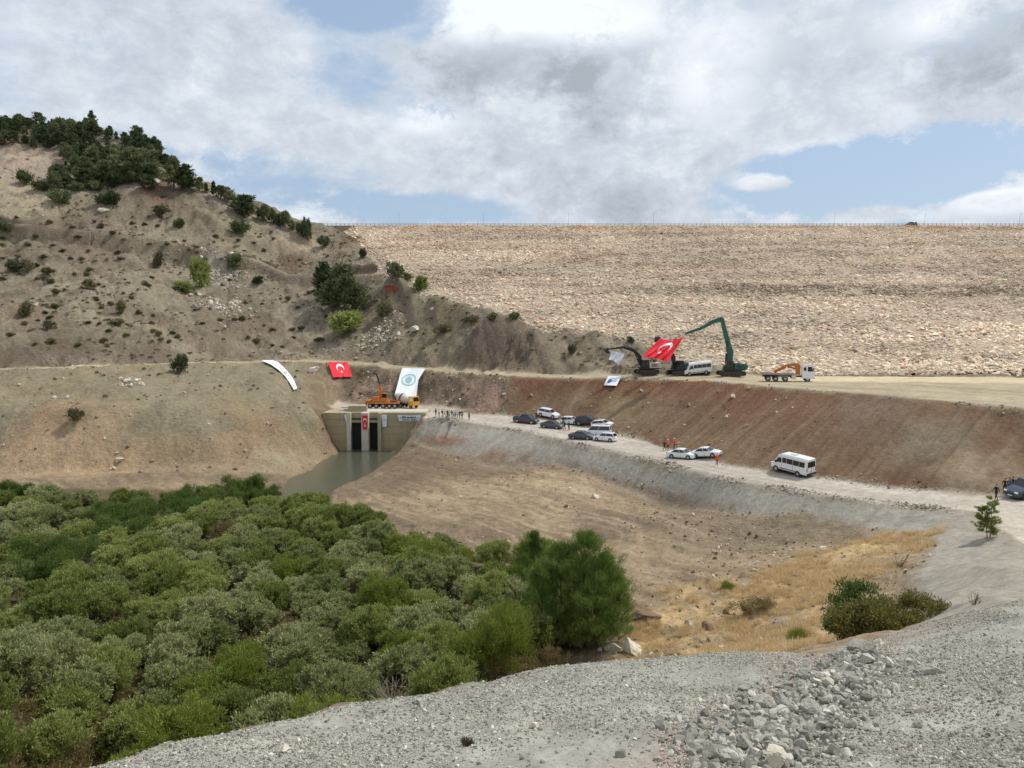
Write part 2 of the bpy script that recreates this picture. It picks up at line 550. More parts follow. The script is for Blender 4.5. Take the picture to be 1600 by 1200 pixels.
zone('upper_road', poly_upper_road, True, 1)
zone('lower_road', poly_lower_road, True, 1)
zone('platform', poly_platform, True, 1)
zone('brown', poly_brown, False, 1)
zone('rockcut', poly_rockcut, False, 2)
zone('gravel', poly_gravel, False, 2)
zone('bank', poly_bank, False, 3)
zone('fore', poly_fore, False, 2)
zone('leftslope', poly_leftslope, False, 2)
zone('hill', poly_hill, False, 2)
zone('straw', poly_straw, False, 3)
roads = np.clip(Zn['upper_road'] + Zn['lower_road'] + Zn['platform'], 0, 1)
for k in ('brown', 'rockcut', 'gravel', 'bank', 'fore', 'leftslope', 'hill', 'straw'):
    Zn[k] = Zn[k] * (1 - roads)
Zn['fore'] *= (1 - Zn['bank'])
Zn['rockcut'] *= (1 - Zn['brown'])
taken = roads + sum(Zn[k] for k in ('brown', 'rockcut', 'gravel', 'bank', 'fore', 'leftslope', 'hill'))
Zn['valley'] = np.clip(1 - taken, 0, 1)

# ------------------------------------------------------------------ relief
T_ = GX * .62 - GY * .78      # along the roads
D_ = GX * .78 + GY * .62      # up / down the embankments
rill = fbm(T_ / 1.3, D_ / 30, 21, 3) + .6 * fbm(T_ / .5, D_ / 16, 22, 2)
h_rill = fbm(GX / 2.2 + GY / 9, GY / 22, 31, 3)
relief = np.zeros_like(GZ)
relief += Zn['hill'] * (fbm(GX / 16, GY / 16, 41, 3) * 1.3 + fbm(GX / 4.5, GY / 5.5, 42, 4, .6) * .75 + fbm(GX / 1.8, GY / 1.8, 43, 3, .6) * .38)
gul = np.clip(ridge(GX / 9 + GY / 25, GY / 30, 44, 3), 0, 1) ** 3
relief -= Zn['hill'] * gul * .9
relief += Zn['leftslope'] * (fbm(GX / 10, GY / 10, 51, 3) * .7 + h_rill * .16 + fbm(GX / 1.5, GY / 1.5, 53, 3) * .12)
relief += Zn['rockcut'] * (fbm(GX / 3, GY / 4, 61, 4, .6) * .8 + fbm(GX / .9, GY / 1.2, 62, 3, .6) * .25)
relief += Zn['brown'] * (rill * .15 + fbm(GX / 12, GY / 12, 71, 3) * .35 + fbm(GX / 1.2, GY / 1.2, 72, 3) * .06)
relief += Zn['gravel'] * (rill * .06 + fbm(GX / 1.0, GY / 1.0, 72, 3) * .03)
relief += Zn['valley'] * (fbm(GX / 9, GY / 9, 81, 3) * .30 + fbm(GX / 2.2, GY / 2.2, 82, 4, .6) * .17 + fbm(T_ / 14, D_ / 1.2, 83, 2) * .13 + fbm(GX / .9, GY / .9, 84, 2) * .07)
relief += Zn['bank'] * (fbm(GX / 5, GY / 5, 91, 3) * .22 + fbm(D_ / 8, T_ / 1.2, 92, 3) * .10)
relief += Zn['fore'] * (fbm(GX / 3.2, GY / 3.2, 101, 4, .55) * .16 + fbm(GX / .7, GY / .7, 102, 4, .6) * .05)
relief += roads * fbm(GX / 6, GY / 6, 111, 3) * .04
# washed-out rills beside the portal and along the gravel toe
for (a, b) in [((655, 664, 157), (608, 706, 155)), ((672, 664, 155.5), (632, 700, 153)), ((690, 668, 153), (655, 703, 150)), ((700, 672, 152), (690, 690, 149))]:
    p, q = P(a[0], a[1], Y=a[2]), P(b[0], b[1], Y=b[2])
    t = np.clip(((GX - p[0]) * (q[0] - p[0]) + (GY - p[1]) * (q[1] - p[1])) / ((q[0] - p[0]) ** 2 + (q[1] - p[1]) ** 2), 0, 1)
    d = np.hypot(GX - p[0] - t * (q[0] - p[0]), GY - p[1] - t * (q[1] - p[1]))
    relief -= .6 * np.exp(-(d / .55) ** 2) - .35 * np.exp(-((d - 1.1) / .5) ** 2)
near_portal = (GX > X0 - 1.5) & (GX < X1 + 1.2) & (GY > 159) & (GY < 168)
relief[near_portal] = 0
GZ = GZ + relief
for (px_, py_, w_, a_) in [(770, 532, 42, 1.1), (820, 540, 30, .7), (700, 540, 26, .6), (120, 556, 60, .5), (230, 556, 50, .5), (30, 556, 50, .5), (480, 395, 22, .7), (60, 345, 16, 1.2)]:
    q_ = P(px_, py_, Y=183 if py_ > 500 and px_ > 600 else (165 if py_ > 500 else (262 if px_ > 400 else 238)))
    ww = np.exp(-((GX - q_[0]) ** 2 + (GY - q_[1]) ** 2) / (w_ / 1200 * q_[1]) ** 2)
    GZ = GZ + ww * a_ * (fbm(GX / 1.7, GY / 3.2, 122, 4, .65) * 1.1)
# gully below the steel intake
for (a, b) in [((617, 456, 226), (634, 485, 214)), ((634, 485, 214), (645, 512, 205))]:
    p, q = P(a[0], a[1], Y=a[2]), P(b[0], b[1], Y=b[2])
    t = np.clip(((GX - p[0]) * (q[0] - p[0]) + (GY - p[1]) * (q[1] - p[1])) / ((q[0] - p[0]) ** 2 + (q[1] - p[1]) ** 2), 0, 1)
    d = np.hypot(GX - p[0] - t * (q[0] - p[0]), GY - p[1] - t * (q[1] - p[1]))
    GZ = GZ - 1.3 * np.exp(-(d / .8) ** 2)
# never above the dam surface on its own ground
GZ = np.where((GY < 292) & (GX > -10) & (Zn['hill'] < .3) & (GY > dam_foot_y(GX) + 2), np.minimum(GZ, dam_z(GX, GY) - 1.2), GZ)


def H(x, y):
    """ground height"""
    x = np.asarray(x, float)
    y = np.asarray(y, float)
    yy = np.clip(y, Ys[0], Ys[-1] - .01)
    s = np.clip(x / yy, S[0], S[-1] - 1e-6)
    r = np.clip(np.searchsorted(Ys, yy) - 1, 0, NR - 2)
    c = np.clip(np.searchsorted(S, s) - 1, 0, NC - 2)
    fr = (yy - Ys[r]) / (Ys[r + 1] - Ys[r])
    fc = (s - S[c]) / (S[c + 1] - S[c])
    return (GZ[r, c] * (1 - fr) * (1 - fc) + GZ[r + 1, c] * fr * (1 - fc) + GZ[r, c + 1] * (1 - fr) * fc + GZ[r + 1, c + 1] * fr * fc)


def drop(px, py, ymin=6.0, ymax=420.0):
    """first point of the ground along a sight line"""
    dx, dy, dz = ray(px, py)
    ts = ymin * (ymax / ymin) ** np.linspace(0, 1, 2600)
    x, y, z = dx / dy * ts, ts, dz / dy * ts
    below = H(x, y) >= z
    i = int(np.argmax(below)) if below.any() else len(ts) - 1
    return Vector((x[i], y[i], float(H(x[i], y[i]))))


def zone_at(name, x, y):
    yy = np.clip(y, Ys[0], Ys[-1] - .01)
    r = np.clip(np.searchsorted(Ys, yy) - 1, 0, NR - 1)
    c = np.clip(np.searchsorted(S, np.clip(x / yy, S[0], S[-1])) - 1, 0, NC - 1)
    return Zn[name][r, c]


def lin(r, g, b):
    f = lambda c: (c / 255 / 12.92) if c / 255 <= .04045 else ((c / 255 + .055) / 1.055) ** 2.4
    return np.array([f(r), f(g), f(b)])


# ------------------------------------------------------------------ ground colours (the soil's own colours)
C = np.zeros((NR, NC, 3))


def lay(w, col):
    global C
    C = C * (1 - w[..., None]) + w[..., None] * np.asarray(col)


n1 = fbm(GX / 14, GY / 14, 201, 4)
n2 = fbm(GX / 3, GY / 3, 202, 4, .6)
n3 = fbm(GX / .8, GY / .8, 203, 3, .6)
one = np.ones_like(GZ)
lay(one, lin(134, 118, 98))
hillc = [lin(134, 124, 106), lin(152, 142, 120), lin(130, 115, 99)]
lay(Zn['hill'], hillc[0])
lay(Zn['hill'] * np.clip(n1 * 1.2 + .4, 0, 1), hillc[1])
lay(Zn['hill'] * np.clip(fbm(GX / 20, GY / 20, 205, 3) * 2 - .3, 0, 1) * .8, hillc[2])
lay(Zn['hill'] * np.clip(-n2 * 1.5 - .1, 0, 1) * .5, lin(104, 92, 76))
lay(Zn['hill'] * np.clip(n3 * 1.4 - .3, 0, 1) * np.clip(n1 + .6, 0, 1) * .55, lin(166, 152, 128))
rocky = np.clip(fbm(GX / 18, GY / 10, 231, 3) * 2 - .55, 0, 1)
lay(Zn['hill'] * rocky * np.clip(.5 + n3 * 1.5, 0, 1) * .7, lin(158, 148, 130))
lay(Zn['leftslope'], lin(144, 134, 111))
lay(Zn['leftslope'] * np.clip(h_rill * 1.3 - .2, 0, 1) * .4, lin(120, 108, 86))
lay(Zn['leftslope'] * np.clip(n1 * 1.5, 0, 1), lin(148, 134, 106))
lay(Zn['leftslope'] * np.clip((-19.5 - GZ) / 3 + n2 * .6, 0, 1) * .7, lin(160, 138, 110))
lay(Zn['rockcut'], lin(112, 98, 82))
lay(Zn['rockcut'] * np.clip(n2 * 1.6 - .2, 0, 1), lin(150, 130, 112))
lay(Zn['rockcut'] * np.clip((GX - P(780, 600, Y=166)[0]) / 6, 0, 1), lin(160, 140, 110))
lay(Zn['brown'], lin(114, 95, 76))
lay(Zn['brown'] * np.clip(n1 * 1.3 + .2, 0, 1) * .6, lin(136, 122, 98))
redw = np.clip((GZ + 17.0 + n1 * 1.4) / 4, 0, 1) * np.clip((62 - GX) / 25, 0, 1)
lay(Zn['brown'] * .3, lin(122, 86, 64))
lay(Zn['brown'] * redw * .8, lin(122, 84, 63))
lay(Zn['brown'] * np.clip(rill * 1.1 - .1, 0, 1) * .5, lin(138, 118, 94))
lay(Zn['brown'] * np.clip(-rill * 1.1 - .15, 0, 1) * .55, lin(106, 76, 58))
lay(Zn['valley'], lin(160, 141, 114))
lay(Zn['valley'] * np.clip(n1 * 1.5, 0, 1) * .7, lin(176, 156, 126))
lay(Zn['valley'] * np.clip(-n1 * 1.8 - .1, 0, 1) * .8, lin(122, 108, 90))
lay(Zn['valley'] * np.clip(fbm(T_ / 14 + n1, D_ / 1.0 + n1 * 3, 232, 3) * 1.7 - .1, 0, 1) * .6, lin(188, 168, 138))
lay(Zn['valley'] * np.clip(-fbm(T_ / 14 + n1, D_ / 1.0 + n1 * 3, 233, 3) * 1.7 - .3, 0, 1) * .55, lin(118, 102, 84))
lay(Zn['valley'] * np.clip((GX - 14 + n1 * 6) / 12, 0, 1) * np.clip((GY - 78) / 6, 0, 1) * .75, lin(128, 116, 98))
lay(Zn['valley'] * np.clip(-n3 - .2, 0, 1) * .5, lin(112, 98, 80))
lay(Zn['valley'] * np.clip((GY - 112) / 12, 0, 1) * np.clip((GX + 8) / -8 + 1, 0, 1) * .6, lin(112, 98, 80))
lay(Zn['valley'] * np.clip(fbm(T_ / 16, D_ / 1.4, 207, 3) * 1.3, 0, 1) * .35, lin(128, 112, 92))
lay(Zn['gravel'], lin(154, 149, 137))
lay(Zn['gravel'] * np.clip(n2 + .1, 0, 1) * .5, lin(163, 158, 148))
lay(Zn['gravel'] * np.clip(-rill * .8 - .25, 0, 1) * .5, lin(120, 110, 96))
lowpart = np.clip((-24.3 - GZ + n2 * .9) / .9, 0, 1)
lay(Zn['gravel'] * lowpart * .85, lin(124, 104, 84))
redp = np.exp(-(((GX + 13) / 6) ** 2 + ((GZ + 23.6) / 1.0) ** 2)) + .8 * np.exp(-(((GX - 1) / 5) ** 2 + ((GZ + 24.4) / .8) ** 2))
lay(Zn['gravel'] * np.clip(redp * (1 + n2), 0, 1) * .8, lin(120, 88, 70))
lay(Zn['bank'], lin(158, 152, 139))
lay(Zn['bank'] * np.clip(n2, 0, 1) * .5, lin(134, 126, 112))
lay(Zn['fore'], lin(154, 153, 142))
lay(Zn['fore'] * np.clip(n2 + .2, 0, 1) * .6, lin(160, 159, 147))
pink = np.clip(1 - np.abs((GX - .72 * (GY - 8.0)) / 1.1 + n2 * .7), 0, 1) * Zn['fore']
lay(pink * .6, lin(150, 132, 122))
lay(Zn['straw'] * np.clip(.75 + n2, 0, 1), lin(190, 164, 122))
lay(Zn['straw'] * np.clip(n1 * 1.4 + n3 * .5 - .2, 0, 1) * .7, lin(166, 140, 110))
lay(Zn['upper_road'], lin(168, 156, 130))
lay(Zn['upper_road'] * np.clip(fbm(T_ / 30, D_ / 3, 208, 3) * 1.4, 0, 1) * .7, lin(148, 136, 114))
apron = Zn['upper_road'] * np.clip((GX - 45) / 12, 0, 1) * np.clip((GY - (dam_foot_y(GX) - 17) + n2 * 1.5) / 4, 0, 1)
lay(apron, lin(198, 184, 152))
lay(Zn['lower_road'], lin(182, 174, 160))
lay(Zn['lower_road'] * np.clip(fbm(T_ / 26, D_ / 1.3, 209, 3) * 1.5, 0, 1) * .55, lin(164, 156, 143))
lay(Zn['lower_road'] * np.clip(fbm(T_ / 30, D_ / 1.0, 210, 2) * 1.6 - .4, 0, 1) * .5, lin(198, 190, 176))
lay(Zn['platform'], lin(176, 164, 148))


def line_dist(pts, x, y):
    d2 = np.full(x.shape, 1e9)
    for (a, b) in zip(pts[:-1], pts[1:]):
        ex, ey = b[0] - a[0], b[1] - a[1]
        t = np.clip(((x - a[0]) * ex + (y - a[1]) * ey) / (ex * ex + ey * ey + 1e-9), 0, 1)
        d2 = np.minimum(d2, (x - a[0] - t * ex) ** 2 + (y - a[1] - t * ey) ** 2)
    return np.sqrt(d2)


d_edge = line_dist(ln, GX, GY) + .5 * fbm(GX / 18, GY / 18, 241, 2)
for d0, kk in ((1.9, .5), (3.5, .5), (5.2, .35), (6.9, .35)):
    lay(Zn['lower_road'] * np.exp(-((d_edge - d0) / .32) ** 2) * kk * (GX < 44) * np.clip(.8 + n1 * .5, 0, 1), lin(150, 142, 128))
lay(Zn['lower_road'] * np.exp(-((d_edge - .5) / .35) ** 2) * .6 * (GX < 44), lin(140, 133, 120))
d_un = line_dist(un, GX, GY) + .3 * fbm(GX / 18, GY / 18, 242, 2)
for d0 in (1.6, 3.2):
    lay(Zn['upper_road'] * np.exp(-((d_un - d0) / .3) ** 2) * .4, lin(188, 176, 148))


def spot(px, py, wpx, col, k=.9, ytol=40):
    p = drop(px, py)
    r = wpx / 1200 * p.y
    w = np.exp(-(((GX - p.x) ** 2 + ((GY - p.y) * .8) ** 2) / r ** 2) ** 1.5) * np.clip(1 + n2 * .9, 0, 1)
    lay(np.clip(w * k, 0, 1), col)


for s_ in [(30, 255, 55, (184, 166, 148)), (10, 275, 40, (176, 158, 140)), (40, 310, 60, (178, 164, 138)), (120, 290, 26, (176, 166, 150)), (215, 285, 22, (168, 158, 144)),
           (205, 208, 16, (190, 182, 170)), (235, 228, 20, (196, 188, 176)), (262, 250, 14, (190, 180, 166)), (240, 262, 16, (172, 162, 150)), (330, 300, 16, (172, 158, 142)),
           (470, 380, 28, (168, 150, 124)), (490, 395, 24, (178, 162, 138)), (440, 375, 16, (166, 150, 128)), (340, 420, 20, (182, 174, 162)), (345, 440, 14, (176, 168, 154)),
           (345, 480, 26, (150, 138, 120)), (770, 530, 40, (104, 90, 80)), (810, 545, 26, (112, 98, 84)), (100, 556, 50, (116, 102, 88)), (230, 556, 40, (116, 102, 88)), (20, 556, 40, (112, 98, 86)), (460, 410, 26, (110, 90, 76)), (440, 430, 26, (112, 94, 80)), (555, 375, 24, (128, 98, 76)), (240, 300, 26, (126, 98, 86)),
           (690, 490, 40, (136, 124, 98)), (330, 520, 40, (132, 120, 100)), (600, 480, 30, (124, 110, 88)), (515, 350, 12, (214, 192, 150)), (495, 345, 12, (214, 192, 150)),
           (60, 690, 60, (168, 140, 112)), (150, 720, 60, (176, 152, 122)), (60, 720, 50, (178, 154, 124)), (400, 685, 40, (164, 136, 108)), (420, 720, 40, (158, 146, 120)),
           (760, 622, 26, (160, 132, 118)), (740, 605, 20, (150, 130, 112)), (1350, 640, 60, (128, 112, 94)), (1450, 690, 60, (136, 124, 104)), (1530, 740, 60, (154, 138, 114)),
           (1000, 650, 50, (128, 112, 90)), (960, 640, 30, (144, 126, 98)), (900, 630, 22, (150, 130, 102)), (620, 690, 20, (150, 140, 120))]:
    spot(s_[0], s_[1], s_[2], lin(*s_[3]))
# dark cut bank along the old track on the hill
trk = [P(50, 350, Y=236), P(150, 362, Y=238), P(250, 375, Y=241), P(330, 391, Y=244), P(400, 404, Y=247), P(455, 428, Y=243)]
for k, (p, q) in enumerate(zip(trk[:-1], trk[1:])):
    t = np.clip(((GX - p[0]) * (q[0] - p[0]) + (GY - p[1]) * (q[1] - p[1])) / ((q[0] - p[0]) ** 2 + (q[1] - p[1]) ** 2), 0, 1)
    dy = GY - p[1] - t * (q[1] - p[1])
    d = np.hypot(GX - p[0] - t * (q[0] - p[0]), dy)
    zt = p[2] + t * (q[2] - p[2])
    inside = (t > 0) & (t < 1) if 0 < k < len(trk) - 2 else ((t > 0) if k else (t < 1))
    w_b = np.clip((dy + 4.0) / 1.2, 0, 1) * np.clip((1.0 - dy) / .6, 0, 1) * inside
    GZ = GZ * (1 - w_b) + (zt - .2 + .12 * n2) * w_b
    lay(np.clip((dy + .3) / .6, 0, 1) * np.clip((4.6 - dy + n2) / 1.2, 0, 1) * inside * .92, lin(92, 76, 66))
    lay(w_b * (dy < -.3) * .7, lin(150, 136, 116))
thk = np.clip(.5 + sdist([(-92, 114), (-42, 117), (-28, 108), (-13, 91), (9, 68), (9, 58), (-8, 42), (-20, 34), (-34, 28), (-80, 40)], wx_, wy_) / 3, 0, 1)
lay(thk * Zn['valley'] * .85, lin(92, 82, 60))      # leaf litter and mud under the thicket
C *= (1 + .10 * n2 + .10 * n3)[..., None]
C = np.clip(C * 0.95, .01, .9)


# ------------------------------------------------------------------ materials
def mat_new(name):
    m = bpy.data.materials.new(name)
    m.use_nodes = True
    w = NT(m.node_tree)
    w.n.clear()
    out = w.node('ShaderNodeOutputMaterial')
    b = w.node('ShaderNodeBsdfPrincipled')
    w.link(b.outputs[0], out.inputs[0])
    return m, w, b


def soil_material():
    m, w, b = mat_new('soil')
    at = w.node('ShaderNodeAttribute', attribute_name='Col')
    geo = w.node('ShaderNodeNewGeometry')
    pos = geo.outputs['Position']
    f1 = w.noise(pos, 1.4, 5, .65)
    f2 = w.noise(pos, 7.0, 6, .7)
    f3 = w.noise(pos, 0.25, 4, .6)
    vor = w.node('ShaderNodeTexVoronoi', feature='F1')
    vor.inputs['Scale'].default_value = 2.3
    w.link(pos, vor.inputs['Vector'])
    val = w.math('ADD', w.math('MULTIPLY', w.math('SUBTRACT', f1, .5), .9), w.math('MULTIPLY', w.math('SUBTRACT', f2, .5), .9))
    val = w.math('ADD', val, w.math('MULTIPLY', w.math('SUBTRACT', f3, .5), .35))
    val = w.math('ADD', val, 1.0)
    sc = w.node('ShaderNodeVectorMath', operation='SCALE')
    w.link(at.outputs['Color'], sc.inputs[0])
    rgh = at.outputs['Alpha']      # how rough this soil lies
    w.link(val, sc.inputs['Scale'])
    # scattered pale stones lying in the soil
    st = w.smooth(vor.outputs['Distance'], .10, .16, 1.0, 0.0)
    gate = w.smooth(w.noise(pos, .6, 3, .6), .52, .62)
    st = w.math('MULTIPLY', st, gate)
    col = w.mix(w.math('MULTIPLY', w.math('MULTIPLY', st, .6), w.smooth(rgh, .2, .6)), sc.outputs[0], (.46, .41, .33, 1))
    w.link(col, b.inputs['Base Color'])
    b.inputs['Roughness'].default_value = .95
    b.inputs['Specular IOR Level'].default_value = .12
    bp = w.node('ShaderNodeBump')
    bp.inputs['Strength'].default_value = .9
    w.link(w.math('MULTIPLY', rgh, .55), bp.inputs['Distance'])
    hh = w.math('ADD', w.math('MULTIPLY', f1, .8), w.math('MULTIPLY', f2, .3))
    w.link(w.math('ADD', hh, w.math('MULTIPLY', st, .15)), bp.inputs['Height'])
    w.link(bp.outputs[0], b.inputs['Normal'])
    return m


M = {'soil': soil_material()}


def plain(name, col, rough=.6, metal=0.0, spec=.5, var=.12, scale=6.0, coat=0.0):
    m, w, b = mat_new(name)
    tc = w.node('ShaderNodeTexCoord')
    n = w.noise(tc.outputs['Object'], scale, 4, .6)
    v = w.math('MULTIPLY_ADD', w.math('SUBTRACT', n, .5), var * 2, 1.0)
    sc = w.node('ShaderNodeVectorMath', operation='SCALE')
    sc.inputs[0].default_value = tuple(col[:3])
    w.link(v, sc.inputs['Scale'])
    w.link(sc.outputs[0], b.inputs['Base Color'])
    b.inputs['Roughness'].default_value = rough
    b.inputs['Metallic'].default_value = metal
    b.inputs['Specular IOR Level'].default_value = spec
    b.inputs['Coat Weight'].default_value = coat
    M[name] = m
    return m


# ------------------------------------------------------------------ object helpers
def tag(o, label=None, cat=None, group=None, kind=None):
    if label:
        o['label'] = label
    if cat:
        o['category'] = cat
    if group:
        o['group'] = group
    if kind:
        o['kind'] = kind
    return o


def empty(name, loc=(0, 0, 0), rz=0.0, rot=None, scale=1.0):
    o = bpy.data.objects.new(name, None)
    o.empty_display_size = .3
    COL.objects.link(o)
    o.location = loc
    o.rotation_euler = rot if rot else (0, 0, rz)
    o.scale = (scale,) * 3
    return o


def mesh_np(name, V, F, smooth=False):
    """V (n,3) F (m,k) arrays"""
    me = bpy.data.meshes.new(name)
    V = np.ascontiguousarray(V, dtype=np.float32)
    F = np.ascontiguousarray(F, dtype=np.int32)
    k = F.shape[1]
    me.vertices.add(len(V))
    me.vertices.foreach_set('co', V.ravel())
    me.loops.add(F.size)
    me.loops.foreach_set('vertex_index', F.ravel())
    me.polygons.add(len(F))
    me.polygons.foreach_set('loop_start', np.arange(0, F.size, k, dtype=np.int32))
    me.polygons.foreach_set('loop_total', np.full(len(F), k, dtype=np.int32))
    me.polygons.foreach_set('use_smooth', np.full(len(F), smooth, dtype=bool))
    me.update(calc_edges=True)
    return me


def link(name, me, m=None, parent=None, kind=None):
    o = bpy.data.objects.new(name, me)
    COL.objects.link(o)
    if m is not None:
        for mm in (m if isinstance(m, (list, tuple)) else [m]):
            me.materials.append(mm)
    if parent is not None:
        o.parent = parent
    if kind:
        o['kind'] = kind
    return o


# ------------------------------------------------------------------ the ground, split by what it is
ZID = ['hill', 'leftslope', 'rockcut', 'brown', 'valley', 'gravel', 'bank', 'fore', 'upper_road', 'lower_road', 'platform']
ZNAME = ['hillside', 'river_bank_slope', 'rock_cut_slope', 'earth_embankment', 'valley_floor', 'gravel_embankment', 'gravel_bank', 'foreground_ground',
         'upper_road', 'lower_road', 'portal_yard']
stack = np.stack([Zn[k] for k in ZID])
zid = np.argmax(stack, 0)
gx_n = np.zeros((NR, NC, 3))
PX = np.stack([GX, GY, GZ], -1)
du = np.gradient(PX, axis=1)
dv = np.gradient(PX, axis=0)
NRM = np.cross(du, dv)
NRM /= np.linalg.norm(NRM, axis=-1, keepdims=True)
NRM[NRM[..., 2] < 0] *= -1
idx = np.arange(NR * NC).reshape(NR, NC)
quads = np.stack([idx[:-1, :-1], idx[:-1, 1:], idx[1:, 1:], idx[1:, :-1]], -1).reshape(-1, 4)
fz = zid[:-1, :-1].reshape(-1)
FV, FC, FN = PX.reshape(-1, 3), C.reshape(-1, 3), NRM.reshape(-1, 3)
FR = (Zn['hill'] * 1.6 + Zn['leftslope'] * 1.1 + Zn['rockcut'] * 1.6 + Zn['brown'] * .7 + Zn['gravel'] * .3 + Zn['bank'] * .3 + Zn['fore'] * .12 + Zn['valley'] * .9 + roads * .08).reshape(-1)
for k, nm in enumerate(ZNAME):
    q = quads[fz == k]
    if not len(q):
        continue
    used, inv = np.unique(q, return_inverse=True)
    me = mesh_np(nm, FV[used], inv.reshape(-1, 4), True)
    ca = me.color_attributes.new('Col', 'FLOAT_COLOR', 'POINT')
    ca.data.foreach_set('color', np.concatenate([FC[used], FR[used][:, None]], 1).astype(np.float32).ravel())
    me.normals_split_custom_set_from_vertices(FN[used].tolist())
    link(nm, me, M['soil'], None, 'structure')


def flat_sheet(name, pts, z, m, col=None):
    me = bpy.data.meshes.new(name)
    me.from_pydata([(p[0], p[1], z if len(p) < 3 or z is not None else p[2]) for p in pts], [], [list(range(len(pts)))])
    me.update()
    if col is not None:
        ca = me.color_attributes.new('Col', 'FLOAT_COLOR', 'POINT')
        ca.data.foreach_set('color', np.tile(list(col) + [1.0], len(pts)).astype(np.float32))
    return link(name, me, m, None, 'structure')


# ground far around and behind the camera
flat_sheet('distant_ground', [(math.cos(a) * 2600, math.sin(a) * 2600) for a in np.linspace(0, 2 * math.pi, 49)[:-1]], -33.0, M['soil'], C[NR // 2, NC // 2] * 0 + lin(140, 126, 104))
bx = np.linspace(-60, 60, 41)
by = np.linspace(-60, 2.6, 22)
bX, bY = np.meshgrid(bx, by)
bZ = np.where(bY < 0, -1.78, -1.78 - np.clip(bY, 0, 3) * .44) + fbm(bX / 5, bY / 5, 3, 3) * .1 - .03 - np.clip(np.abs(bX) - 4, 0, 99) * .0
bi = np.arange(bX.size).reshape(bX.shape)
me = mesh_np('ground', np.stack([bX, bY, bZ], -1).reshape(-1, 3), np.stack([bi[:-1, :-1], bi[:-1, 1:], bi[1:, 1:], bi[1:, :-1]], -1).reshape(-1, 4), True)
ca = me.color_attributes.new('Col', 'FLOAT_COLOR', 'POINT')
ca.data.foreach_set('color', np.tile(list(lin(140, 141, 131) * .86) + [1.0], bX.size).astype(np.float32))
link('ground', me, M['soil'], None, 'structure')

# ---- river water
mw, w, b = mat_new('river_water')
b.inputs['Base Color'].default_value = (.085, .09, .062, 1)
b.inputs['Roughness'].default_value = .08
b.inputs['IOR'].default_value = 1.33
geo = w.node('ShaderNodeNewGeometry')
nz = w.noise(geo.outputs['Position'], 1.6, 4, .6)
bp = w.node('ShaderNodeBump')
bp.inputs['Strength'].default_value = .6
bp.inputs['Distance'].default_value = .12
w.link(nz, bp.inputs['Height'])
w.link(bp.outputs[0], b.inputs['Normal'])
wpts = [(-60, 90), (-22, 90), (-8, 140), (-12, 160), (X1 - .2, 164), (X0 + .2, 164), (-48, 152), (-66, 120)]
flat_sheet('river', wpts, -27.25, mw)

# ------------------------------------------------------------------ mesh builder
class MB:
    def __init__(self):
        self.v, self.f, self.m = [], [], []

    def add(self, vs, fs, mi=0):
        o = len(self.v)
        self.v += [tuple(p) for p in vs]
        self.f += [tuple(i + o for i in f) for f in fs]
        self.m += [mi] * len(fs)
        return self

    def box(self, c, s, R=None, mi=0, taper=1.0):
        hx, hy, hz = s[0] / 2, s[1] / 2, s[2] / 2
        vs = []
        for z, k in ((-hz, 1.0), (hz, taper)):
            for x, y in ((-hx, -hy), (hx, -hy), (hx, hy), (-hx, hy)):
                p = Vector((x * k, y * k, z))
                if R is not None:
                    p = R @ p
                vs.append(p + Vector(c))
        return self.add(vs, [(3, 2, 1, 0), (4, 5, 6, 7), (0, 1, 5, 4), (1, 2, 6, 5), (2, 3, 7, 6), (3, 0, 4, 7)], mi)

    def tube(self, p0, p1, r0, r1=None, n=8, mi=0, cap=True):
        p0, p1 = Vector(p0), Vector(p1)
        r1 = r0 if r1 is None else r1
        d = (p1 - p0)
        q = d.to_track_quat('Z', 'Y')
        vs = []
        for p, r in ((p0, r0), (p1, r1)):
            for k in range(n):
                a = 2 * math.pi * k / n
                vs.append(p + q @ Vector((math.cos(a) * r, math.sin(a) * r, 0)))
        fs = [(k, (k + 1) % n, n + (k + 1) % n, n + k) for k in range(n)]
        if cap:
            fs += [tuple(range(n))[::-1], tuple(range(n, 2 * n))]
        return self.add(vs, fs, mi)

    def loft(self, secs, mi=0, cap=True, closed=True):
        n = len(secs[0])
        vs = [p for s in secs for p in s]
        fs = []
        for i in range(len(secs) - 1):
            for k in range(n if closed else n - 1):
                a, b2 = i * n + k, i * n + (k + 1) % n
                fs.append((a, b2, b2 + n, a + n))
        if cap:
            fs += [tuple(range(n))[::-1], tuple(range((len(secs) - 1) * n, len(secs) * n))]
        return self.add(vs, fs, mi)

    def prism(self, poly, y0, y1, mi=0):
        """poly in the x,z plane extruded along y"""
        n = len(poly)
        vs = [(x, y0, z) for x, z in poly] + [(x, y1, z) for x, z in poly]
        fs = [tuple(range(n)), tuple(range(n, 2 * n))[::-1]] + [(k, k + n, (k + 1) % n + n, (k + 1) % n) for k in range(n)]
        return self.add(vs, fs, mi)

    def mesh(self, name, smooth=False):
        me = bpy.data.meshes.new(name)
        me.from_pydata(self.v, [], self.f)
        if any(self.m):
            me.polygons.foreach_set('material_index', self.m)
        if smooth:
            me.polygons.foreach_set('use_smooth', [True] * len(self.f))
        me.update()
        return me

    def build(self, name, m, parent=None, smooth=False, loc=None, bevel=0.0):
        me = self.mesh(name, smooth)
        if bevel:
            import bmesh
            bm = bmesh.new()
            bm.from_mesh(me)
            bmesh.ops.recalc_face_normals(bm, faces=bm.faces)
            bmesh.ops.bevel(bm, geom=bm.edges[:] , offset=bevel, segments=2, affect='EDGES', clamp_overlap=True)
            bm.to_mesh(me)
            bm.free()
        o = link(name, me, m, parent)
        if loc:
            o.location = loc
        return o


